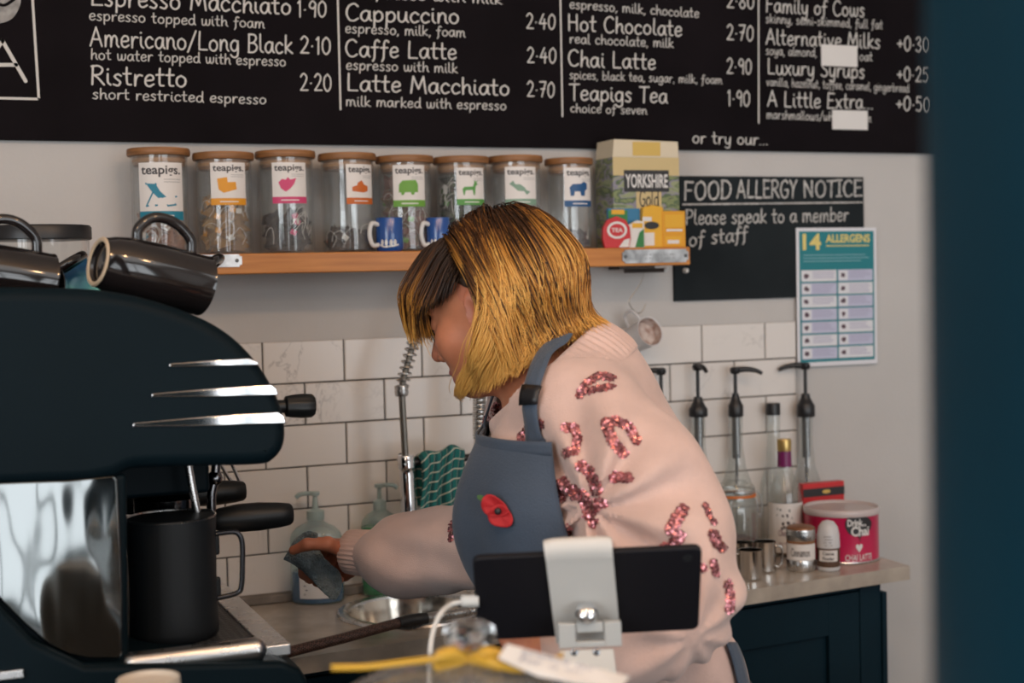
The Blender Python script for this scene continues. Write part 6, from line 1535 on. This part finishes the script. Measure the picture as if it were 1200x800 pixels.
ribring(cu0,ax_,[(.0265,-.001),(.0285,-.003),(.0315,.0),(.0325,.012),(.0335,.032),(.035,.046),(.034,.056)],30,.022,'ribbed_cuff',1.0,1.0)
ax2 = (EL_L-WL); ax2 /= np.linalg.norm(ax2)
ribring(WL+ax2*.004,ax2,[(.0275,-.001),(.0295,-.003),(.0325,.0),(.034,.014),(.035,.034),(.036,.044),(.032,.05)],30,.022,'ribbed_cuff')

# trousers and shoes (behind the counter)
m_trs = mat('dark_trousers',(0.02,0.022,0.028),.8)
V,F = snets(lambda p: smax(smax(legs(p,.012)+vnoise(p*9)*.008,p[...,2]-.95,.01),.045-p[...,2],.01),np.array([-.12,1.5,.03]),np.array([.42,2.2,.98]),.009)
mb = MB(); addL(mb,V,F); mb.build('trousers', m_trs, person)
m_shoe = mat('black_shoe',(0.02,0.02,0.02),.5)
for kn in (KN_N,KN_F):
    ak = hipz(kn+np.array([.03,0,0]),.0)
    fs_ = lambda p,ak=ak: np.maximum(smin(smin(rcone(p,ak+np.array([.02,0,.045]),ak+np.array([-.13,-.01,.032]),.040,.036),sph(p,ak+np.array([-.16,-.01,.028]),.034),.03),rcone(p,ak+np.array([.005,0,.05]),ak+np.array([0,0,.10]),.042,.043),.03),.002-p[...,2])
    V,F = snets(fs_,ak+np.array([-.22,-.08,-.01]),ak+np.array([.09,.08,.17]),.006); mb = MB(); addL(mb,V,F); mb.build('shoe', m_shoe, person)

# ------------------------------------------------------------------ apron: cloth wrapped round the torso
m_apr = mat('slate_apron_cotton',(0.050,0.072,0.108),.8,var=.16,vscale=12,bump=.22,bscale=520,sheen=.15)
def apr_f(p):
    t_ = smin(torso(p),legs(p,.03),.06); return t_
axp = [L(668,470,1.83),L(676,560,1.83),L(700,660,1.83),L(740,760,1.83),HIPC+np.array([0,0,.0]),HIPC+np.array([0.0,0,-.2]),HIPC+np.array([.0,0,-.42])]
axc = np.array(catmull(axp,12)); sl = np.r_[0,np.cumsum(np.linalg.norm(np.diff(axc,axis=0),axis=1))]
def axat(s): return np.array([np.interp(s,sl,axc[:,k]) for k in range(3)])
s_top = sl[int(12*.40)]; s_w = sl[int(12*2.35)]; s_end = sl[-1]
phi0 = math.atan2(FACE[1],FACE[0])
nj,ni = 120,72; S_ = np.linspace(s_top,s_end,nj+1); G_ = np.zeros((nj+1,ni+1,3))
for j,s in enumerate(S_):
    k = min(1,max(0,(s-s_top)/(s_w-s_top)))
    wn = math.radians(70+ (4*k if k<1 else 0)); wf = math.radians(50+20*k)
    if s > s_w*.86: e = min(1,(s-s_w*.86)/.08); e = e*e*(3-2*e); wn += math.radians(14)*e; wf += math.radians(40)*e
    c = axat(s); th = np.linspace(-wf,wn,ni+1)
    # near side is +phi (towards the camera)
    d_ = np.stack([np.cos(phi0+th),np.sin(phi0+th),0*th],-1)
    lean = np.array([0,0,.0]); r_ = np.full(ni+1,.42)
    for it in range(40):
        P = c+d_*r_[:,None]; dd = apr_f(P)-.010; r_ = np.maximum(r_-dd*.8,.02)
    G_[j] = c+d_*r_[:,None]
# let the cloth bridge hollows: smooth but never sink into the body
for it in range(14):
    Gs = G_.copy(); Gs[1:-1,1:-1] = .5*G_[1:-1,1:-1]+.125*(G_[:-2,1:-1]+G_[2:,1:-1]+G_[1:-1,:-2]+G_[1:-1,2:])
    Gs[1:-1,[0,-1]] = .5*G_[1:-1,[0,-1]]+.25*(G_[:-2,[0,-1]]+G_[2:,[0,-1]])
    dd = apr_f(Gs); c_ = np.array([axat(s) for s in S_])[:,None,:]; o_ = Gs-c_; o_[...,2]=0; o_ /= np.linalg.norm(o_,axis=-1,keepdims=True)
    G_ = Gs+o_*np.maximum(.010-dd,0)[...,None]
wv = vnoise(G_*np.array([16,16,5])+7)*.014*np.clip((S_-s_top)/.06,0,1)[:,None]+vnoise(G_*np.array([9,9,14])+70)*.009; G_ = G_+o_*np.maximum(wv,-.004)[...,None]
mb = MB(); V = G_.reshape(-1,3); Fq = [(j*(ni+1)+i,(j+1)*(ni+1)+i,(j+1)*(ni+1)+i+1,j*(ni+1)+i+1) for j in range(nj) for i in range(ni)]
addL(mb,V,Fq); apron = mb.build('apron', m_apr, person, solid=.0035)
bvh_a = BVHTree.FromPolygons([tuple(v) for v in toW(V)],Fq)
# stitched hem along the top of the bib, straps, buckle, tie
def strip(pts, wd, nrm, name, mat_, parent, th=.0025, nmul=1):
    P = [np.array(p) for p in pts]; V=[]; n_=len(P)
    for i in range(n_):
        t_ = P[min(i+1,n_-1)]-P[max(i-1,0)]; t_ /= np.linalg.norm(t_); s_ = np.cross(t_,nrm[i]); s_ /= np.linalg.norm(s_)
        w_ = wd[i] if hasattr(wd,'__len__') else wd
        for u in (-.5,-.17,.17,.5): V.append(P[i]+s_*u*w_)
    mb = MB(); mb.add(V,[(4*i+k,4*i+k+1,4*(i+1)+k+1,4*(i+1)+k) for i in range(n_-1) for k in range(3)],0,True); return mb.build(name,mat_,parent,solid=th)
def grad(fn,p,h=.002):
    return np.array([fn(p+np.eye(3)[k]*h)-fn(p-np.eye(3)[k]*h) for k in range(3)])/(2*h)
def sw2(p): return np.minimum(sweater_raw(p),collar_base(p))
def drape(pts, fn, off):
    out=[]; nn=[]
    for p in pts:
        p = np.array(p,float)
        for it in range(12):
            g = grad(fn,p); g /= max(np.linalg.norm(g),1e-6); p = p-g*(fn(p)-off)*.8
        out.append(toW(p)); nn.append(toW(p+g)-toW(p))
    return out,nn
hem = [toW(G_[1,i]+o_[1,i]*.003) for i in range(ni+1)]; strip(hem,.016,[toW(G_[1,i]+o_[1,i])-toW(G_[1,i]) for i in range(ni+1)],'bib_hem',m_apr,apron,.002)
sp_ = [L(643,530,1.70),L(645,512,1.70),L(649,490,1.71),L(654,462,1.74),L(660,430,1.765),L(664,413,1.785)]
P,N_ = drape(catmull(sp_,5),sw2,.0045); strap = strip(P,.0250,N_,'neck_strap',m_apr,apron)
P2,N2 = drape(catmull([L(646,481,1.71),L(650,474,1.72)],3),sw2,.0085); strip(P2,.030,N2,'strap_slider',m_pump,strap,.003)
sp_ = [L(574,540,1.80),L(577,520,1.83),L(588,492,1.88),L(600,470,1.91),L(612,452,1.925),L(640,415,1.93),L(662,392,1.93),L(676,383,1.90)]
P,N_ = drape(catmull(sp_,5),sw2,.0055); strip(P,.024,N_,'neck_strap',m_apr,apron)
sp_ = [L(828,768,1.735),L(832,790,1.73),L(834,815,1.73),L(836,850,1.73)]
P,N_ = drape(catmull(sp_,5),sweater_sdf,.006); strip(P,.026,N_,'waist_tie',m_apr,apron)

# ------------------------------------------------------------------ sequin patches sewn on the sweater
m_seq = mat('rose_sequin',(0.62,0.25,0.27),.25,.8,var=.45,vscale=160)
m_seqb = mat('rose_sequin_backing',(0.30,0.085,0.095),.7)
patches = [
 [([(679,463),(688,449),(702,440),(717,443)],9),([(686,459),(700,456),(717,453)],8)],
 [([(709,496),(722,493),(736,500),(746,516)],11),([(712,500),(717,516),(730,531)],12)],
 [([(662,501),(673,502),(677,514),(673,528),(663,531)],11)],
 [([(681,546),(690,551),(696,563),(699,575)],13)],
 [([(720,559),(736,560)],13)],
 [([(647,588),(650,572),(661,565)],13),([(658,584),(662,570),(674,580)],12)],
 [([(672,574),(684,582),(690,598)],14),([(690,604),(700,590),(706,590)],13),([(692,606),(695,612)],12)],
 [([(652,621),(664,621)],14)],
 [([(800,598),(793,608),(787,620)],14),([(796,628),(786,640),(780,641)],13)],
 [([(826,592),(830,602),(836,612)],7)],
 [([(836,626),(840,636),(846,642)],12)],
 [([(818,662),(824,665)],9)], [([(836,660),(838,672)],9)],
 [([(852,684),(856,698),(855,714)],10)],
 [([(582,478),(573,492),(566,503)],12)], [([(632,497),(619,506),(613,514)],14)],
 [([(530,612),(528,632)],6)]]
def inseg(x,y,pts):
    best = 1e9
    for a,b in zip(pts[:-1],pts[1:]):
        ax,ay = a; bx,by = b; t_ = max(0,min(1,((x-ax)*(bx-ax)+(y-ay)*(by-ay))/max(1e-6,(bx-ax)**2+(by-ay)**2)))
        best = min(best,math.hypot(x-ax-t_*(bx-ax),y-ay-t_*(by-ay)))
    return best
rs = random.Random(11)
for pa in patches:
    mb = MB(); cnt_ = 0
    xs = [p[0] for st,_ in pa for p in st]; ys = [p[1] for st,_ in pa for p in st]
    y = min(ys)-10
    while y < max(ys)+10:
        x = min(xs)-10
        while x < max(xs)+10:
            xx,yy = x+rs.uniform(-.6,.6),y+rs.uniform(-.6,.6); x += 2.15
            if not any(inseg(xx,yy,st) < w_/2 for st,w_ in pa): continue
            r_ = ray(xx,yy); hit,nr,_,_ = bvh_s.ray_cast(Vector(CAM),Vector(r_).normalized())
            if hit is None: continue
            if nr.dot(Vector(r_)) > 0: nr = -nr
            n2 = (nr+Vector((rs.gauss(0,.30),rs.gauss(0,.30),rs.gauss(0,.30)))).normalized(); t1 = n2.orthogonal().normalized(); t2 = n2.cross(t1); c = hit+nr*.0012; R_ = .00195
            mb.add([c+t1*R_*math.cos(k)+t2*R_*math.sin(k) for k in np.linspace(0,2*PI,9)[:-1]],[tuple(range(8))],0,False); cnt_ += 1
        y += 1.9
    if cnt_: mb.build('sequin_patch', m_seq, sweater)

# ------------------------------------------------------------------ hair: a bob of fine strands, dark at the roots, gold below
m_hair = bpy.data.materials.new('bleached_hair'); m_hair.use_nodes = True
n,l = NT(m_hair); b_ = n['Principled BSDF']; b_.inputs['Roughness'].default_value=.38; b_.inputs['Specular IOR Level'].default_value=.45
at_ = n.new('ShaderNodeAttribute'); at_.attribute_name='tone'; rp = n.new('ShaderNodeValToRGB'); e = rp.color_ramp.elements
e[0].position=0; e[0].color=(0.018,0.008,0.004,1); e[1].position=1; e[1].color=(0.82,0.46,0.12,1)
e2 = e.new(.35); e2.color=(0.12,0.045,0.012,1); e3 = e.new(.62); e3.color=(0.52,0.22,0.035,1)
l.new(at_.outputs['Fac'],rp.inputs[0]); l.new(rp.outputs[0],b_.inputs['Base Color'])
GZ = L2h(HO+np.array([0,0,-1.]))            # gravity in head space
SB_ = L(700,440,1.80)
def coll(p):       # p local: head + neck + back of the sweater
    q = L2h(p); y = np.abs(q[...,1])
    d = smin(cranium(q),elli(q,(.025,0,-.035),(.062,.060,.080)),.03); qs = np.stack([q[...,0],y,q[...,2]],-1)
    d = smin(d,elli(qs,(-.006,.074,-.010),(.017,.010,.030)),.01)*HS
    d = smin(d,rcone(p,NT_,NB,.054,.062),.03); return smin(d,rcone(p,cc-na2*.06,cc+na2*.015,.093,.072),.01)
rg = np.random.RandomState(3); NS = 15000; ST_ = 64; stp = .0058
v = rg.normal(size=(NS*3,3)); v /= np.linalg.norm(v,axis=1,keepdims=True)
thr = np.interp(v[:,0],[-1,-.55,-.1,.2,.5,1],[-.55,-.50,-.05,.28,.50,.62]); v = v[v[:,2]>thr][:NS]; NS = len(v)
cen = np.array([-.014,0,.030]); rad = np.array([.100,.078,.090]); root = cen+v*rad
nrm0 = v/rad; nrm0 /= np.linalg.norm(nrm0,axis=1,keepdims=True)
crown = np.array([-.035,-.012,.118])
fringe = (root[:,0] > .034)|((root[:,0] > -.004)&(root[:,2] < .105)&(root[:,1]>0))
away = root-crown
side = (~fringe)&(np.abs(root[:,1])>.02)
away[:,1] += np.where(root[:,1]>-.012,1,-1)*.05*np.clip((root[:,0]+.03)/.09,0,1)
away[side,0] -= .10*np.clip((root[side,0]+.04)/.06,0,1)
away[fringe,0] += .02
away -= nrm0*(away*nrm0).sum(1,keepdims=True); away /= np.maximum(np.linalg.norm(away,axis=1,keepdims=True),1e-6)
lay = .003+.015*rg.rand(NS)**1.1
P = h2L(root); D_ = (away+nrm0*.30)@HB; D_ /= np.linalg.norm(D_,axis=1,keepdims=True)
g1 = -hu-.18*hf; g1 /= np.linalg.norm(g1); g2 = np.array([-.72,.05,-1.]); g2 /= np.linalg.norm(g2)
paths = [P.copy()]; rnd_s = rg.normal(size=(NS,3))*.05; clump = vnoise(root*38+5); flick = rg.rand(NS)
backr = np.clip((-.05-root[:,0])/.04,0,1)
for s in range(ST_):
    k = min(1,s/14); e = np.clip((s-17)/14,0,1)
    g = g1*(1-e)+(g2*(1-backr[:,None])+np.array([.02,0,-1])*backr[:,None])*e
    g = np.where(fringe[:,None],np.where((root[:,0]>.05)[:,None],np.array([.02,.05,-1.]),np.array([-.45,.05,-.9])),g)
    D_ = D_*.86+g*(.05+.10*k)+rnd_s*.10; D_ /= np.linalg.norm(D_,axis=1,keepdims=True)
    Pn = P+D_*stp; lo_ = lay*min(1,.40+s/22)*np.where(fringe,1+.75*min(1,s/16),1)
    for it in range(2):
        dd = coll(Pn); G3 = np.stack([coll(Pn+np.eye(3)[q_]*.003)-coll(Pn-np.eye(3)[q_]*.003) for q_ in range(3)],-1)/.006
        G3 /= np.maximum(np.linalg.norm(G3,axis=1,keepdims=True),1e-6); Pn = Pn+G3*np.maximum(lo_-dd,0)[:,None]
        Pn = Pn-G3*(np.maximum(dd-lo_*1.25-.004,0)*np.where(fringe,.34,.25*(1-k*.55)))[:,None]
    D_ = Pn-P; D_ /= np.maximum(np.linalg.norm(D_,axis=1,keepdims=True),1e-6); P = Pn; paths.append(P.copy())
PA = np.array(paths).transpose(1,0,2)
ea,eb = L(556,459,1.80),L(690,378,1.80); sl_ = (eb[2]-ea[2])/(eb[0]-ea[0])
fr_ = L(480,391,1.83)[2]
rnd1 = rg.normal(size=NS)*.0055; rnd2 = rg.rand(NS)
HV=[]; HFc=[]; TN=[]; vb = 0
def hairlen(i):
    q = PA[i]; h_ = L2h(q)
    if fringe[i]:
        zl = np.where(h_[:,0]>.086, -1.0, .020+.10*np.clip(.06-h_[:,0],0,.05))
        end = (q[:,2] < fr_+rnd1[i]*1.6)|(h_[:,2] < zl+rnd1[i]*.5)
    else:
        zc = ea[2]+(q[:,0]-ea[0])*sl_+rnd1[i]; zc = np.where(q[:,0]>eb[0],eb[2]+rnd1[i],zc); end = q[:,2] < zc
    return np.argmax(end) if end.any() else len(q)
def in_face(h_):   # open cheek between fringe and the lock behind the ear
    return (h_[:,0]>-.003+np.maximum(0,-.028-h_[:,2])*1.5)&(h_[:,2]<.030)&(h_[:,2]>-.13)
NSEG = 5
for i in range(NS):
    m_ = hairlen(i)
    if m_ < 6: continue
    q = PA[i][:m_]; h_ = L2h(q)
    if not fringe[i] and in_face(h_).any(): continue
    idx_ = np.unique(np.r_[np.arange(0,m_-1,3),m_-1]); q = q[idx_]; n_ = len(q)
    if n_ < 3: continue
    T = np.gradient(q,axis=0); T /= np.maximum(np.linalg.norm(T,axis=1,keepdims=True),1e-9)
    A_ = np.cross(T,np.array([.3,-.9,.2])); A_ /= np.maximum(np.linalg.norm(A_,axis=1,keepdims=True),1e-9); B_ = np.cross(T,A_)
    w_ = .00062*(1-.6*np.linspace(0,1,n_)**3)
    ring = np.stack([q+(A_*math.cos(a)+B_*math.sin(a))*w_[:,None] for a in (0,2*PI/3,4*PI/3)],1).reshape(-1,3)
    HV.append(toW(ring))
    b0 = vb+3*np.arange(n_-1)[:,None]
    HFc.append(np.concatenate([np.stack([b0[:,0]+k,b0[:,0]+(k+1)%3,b0[:,0]+3+(k+1)%3,b0[:,0]+3+k],-1) for k in range(3)])); vb += 3*n_
    t_ = idx_/ST_*1.0; frt = float(fringe[i])
    base = -.12+1.95*(idx_*stp/.24)**1.1-.24*frt-.12*(root[i,1]<-.0)
    tone = base+clump[i]*.75+(rnd2[i]-.5)*.48-(.45 if rnd2[i]<.14 else 0)
    TN.append(np.repeat(np.clip(tone,0.02,1),3))
HV = np.concatenate(HV); HFc = np.concatenate(HFc); TN = np.concatenate(TN)
base_ = wloc(person); me = bpy.data.meshes.new('hair'); me.from_pydata((HV-np.array(base_)).tolist(),[],HFc.tolist()); me.materials.append(m_hair)
me.polygons.foreach_set('use_smooth',[True]*len(me.polygons)); a_ = me.attributes.new('tone','FLOAT','POINT'); a_.data.foreach_set('value',TN.astype(np.float32))
hair = bpy.data.objects.new('hair',me); COL.objects.link(hair); hair.parent = person
# close hair cap under the strands
V,F = snets(lambda p: smax(cranium(L2h(p))*HS-.0035, -(L2h(p)[...,2]-np.interp(L2h(p)[...,0],[-.12,-.06,-.01,.02,.05,.12],[-.03,-.02,.015,.045,.072,.085])),.004),HO-.17,HO+.17,.004)
mb = MB(); addL(mb,V,F); mb.build('hair_roots', mat('dark_roots',(0.03,0.014,0.006),.6), hair)

# ------------------------------------------------------------------ poppy pinned to the bib
def onto(px,py,bv,off):
    r_ = Vector(ray(px,py)).normalized(); h_,n_,_,_ = bv.ray_cast(Vector(CAM),r_)
    if h_ is None: return Vector(atD(px,py,1.7)),Vector(-CF)
    if n_.dot(r_) > 0: n_ = -n_
    return h_+n_*off,n_
pc_,pn_ = onto(587,597,bvh_a,.005)
t = thing('paper_poppy',pc_,'small red paper poppy with a green leaf pinned to the grey apron','poppy')
pn_ = (pn_*.35-Vector(CF)*.65).normalized(); pc_ = pc_+pn_*.004; u_ = Vector(CR)-pn_*Vector(CR).dot(pn_); u_.normalize(); w_ = pn_.cross(u_); w_ = w_ if w_.z>0 else -w_
udot = max(.45,abs(u_.dot(Vector(CR)))); m_pop = mat('poppy_red',(0.42,0.008,0.012),.7); px1 = pxm((np.array(pc_)-CAM)@CF)
def petal(cx,cy,rx,ry,rot,h0,seed):
    mb = MB(); rr_=random.Random(seed); V=[]; nr,na_ = 5,20
    V.append(pc_+u_*cx*px1*0+pn_*h0)
    for i in range(1,nr+1):
        for k in range(na_):
            a = 2*PI*k/na_; s_ = i/nr; wob_ = 1+.08*math.sin(3*a+seed)
            X = cx+(rx*math.cos(a)*math.cos(rot)-ry*math.sin(a)*math.sin(rot))*s_*wob_; Y = cy+(rx*math.cos(a)*math.sin(rot)+ry*math.sin(a)*math.cos(rot))*s_*wob_
            V.append(pc_+u_*X*px1/udot+w_*Y*px1+pn_*(h0+.003*s_*s_+.0012*math.sin(a*4+seed)*s_))
    V[0] = pc_+u_*cx*px1/udot+w_*cy*px1+pn_*h0
    F=[(0,1+k,1+(k+1)%na_) for k in range(na_)]+[(1+(i-1)*na_+k,1+i*na_+k,1+i*na_+(k+1)%na_,1+(i-1)*na_+(k+1)%na_) for i in range(1,nr) for k in range(na_)]
    mb.add(V,F,0,True); return mb.build('petal', m_pop, t, solid=.0006)
petal(-3,5,17,12,-.5,.0,1); petal(5,-6,15,13,-.5,.0015,2)
MB().ball(pc_+pn_*.004+u_*px1*2,.0042,16,10,sc=(1,1,1)).build('centre', m_black, t)
lf = MB(); lp_ = [(-6,6),(-12,14),(-20,18),(-25,17),(-24,13),(-18,9),(-10,4)]; lf.add([tuple(pc_+u_*x*px1+w_*y*px1-pn_*.001) for x,y in lp_],[tuple(range(7))],0,False); lf.build('leaf', mat('poppy_leaf',(0.05,0.12,0.03),.7), t, solid=.0008)

# ------------------------------------------------------------------ grey dishcloth in the right hand
cp = [(352,622),(363,620),(374,625),(374,640),(384,654),(397,668),(404,684),(402,696),(398,705),(389,703),(366,683),(345,665),(329,656),(336,641),(344,630)]
DC = 2.10
cl2 = np.array([L(x,y,DC) for x,y in cp]); poly = cl2[:,[0,2]]; b0_ = cl2[:,1].mean()
def psdf(x,z):
    d = np.full(x.shape,1e9); s_ = np.ones(x.shape); n_ = len(poly)
    for i in range(n_):
        j = i-1; ex,ez = poly[j]-poly[i]; wx,wz = x-poly[i][0],z-poly[i][1]; t_ = np.clip((wx*ex+wz*ez)/(ex*ex+ez*ez),0,1)
        bx,bz = wx-ex*t_,wz-ez*t_; d = np.minimum(d,bx*bx+bz*bz)
        c1 = z>=poly[i][1]; c2 = z<poly[j][1]; c3 = ex*wz>ez*wx
        s_ = np.where((c1&c2&c3)|(~c1&~c2&~c3),-s_,s_)
    return s_*np.sqrt(d)
def cloth_sdf(p):
    x,z = p[...,0],p[...,2]; d2 = psdf(x,z)
    mid = b0_+.010*np.sin((x-poly[0][0])*55+(z-poly[0][1])*35)+.35*np.maximum(poly[2][0]-x,0)*.5-.006*np.sin(z*120)
    dy = np.abs(p[...,1]-mid)-(.0045+.0025*np.sin(x*160+z*90))
    return smax(d2+.003,dy,.006)+vnoise(p*90)*.0018+vnoise(p*260)*.0008
V,F = snets(cloth_sdf,np.array([poly[:,0].min()-.01,b0_-.04,poly[:,1].min()-.01]),np.array([poly[:,0].max()+.01,b0_+.05,poly[:,1].max()+.01]),.002)
mb = MB(); addL(mb,V,F); o = mb.build('dishcloth', mat('blue_grey_terry',(0.17,0.23,0.26),.95,var=.3,vscale=90,bump=.8,bscale=300,sheen=.3)); tag(o,'blue grey dishcloth pinched in the hand over the worktop','cloth')
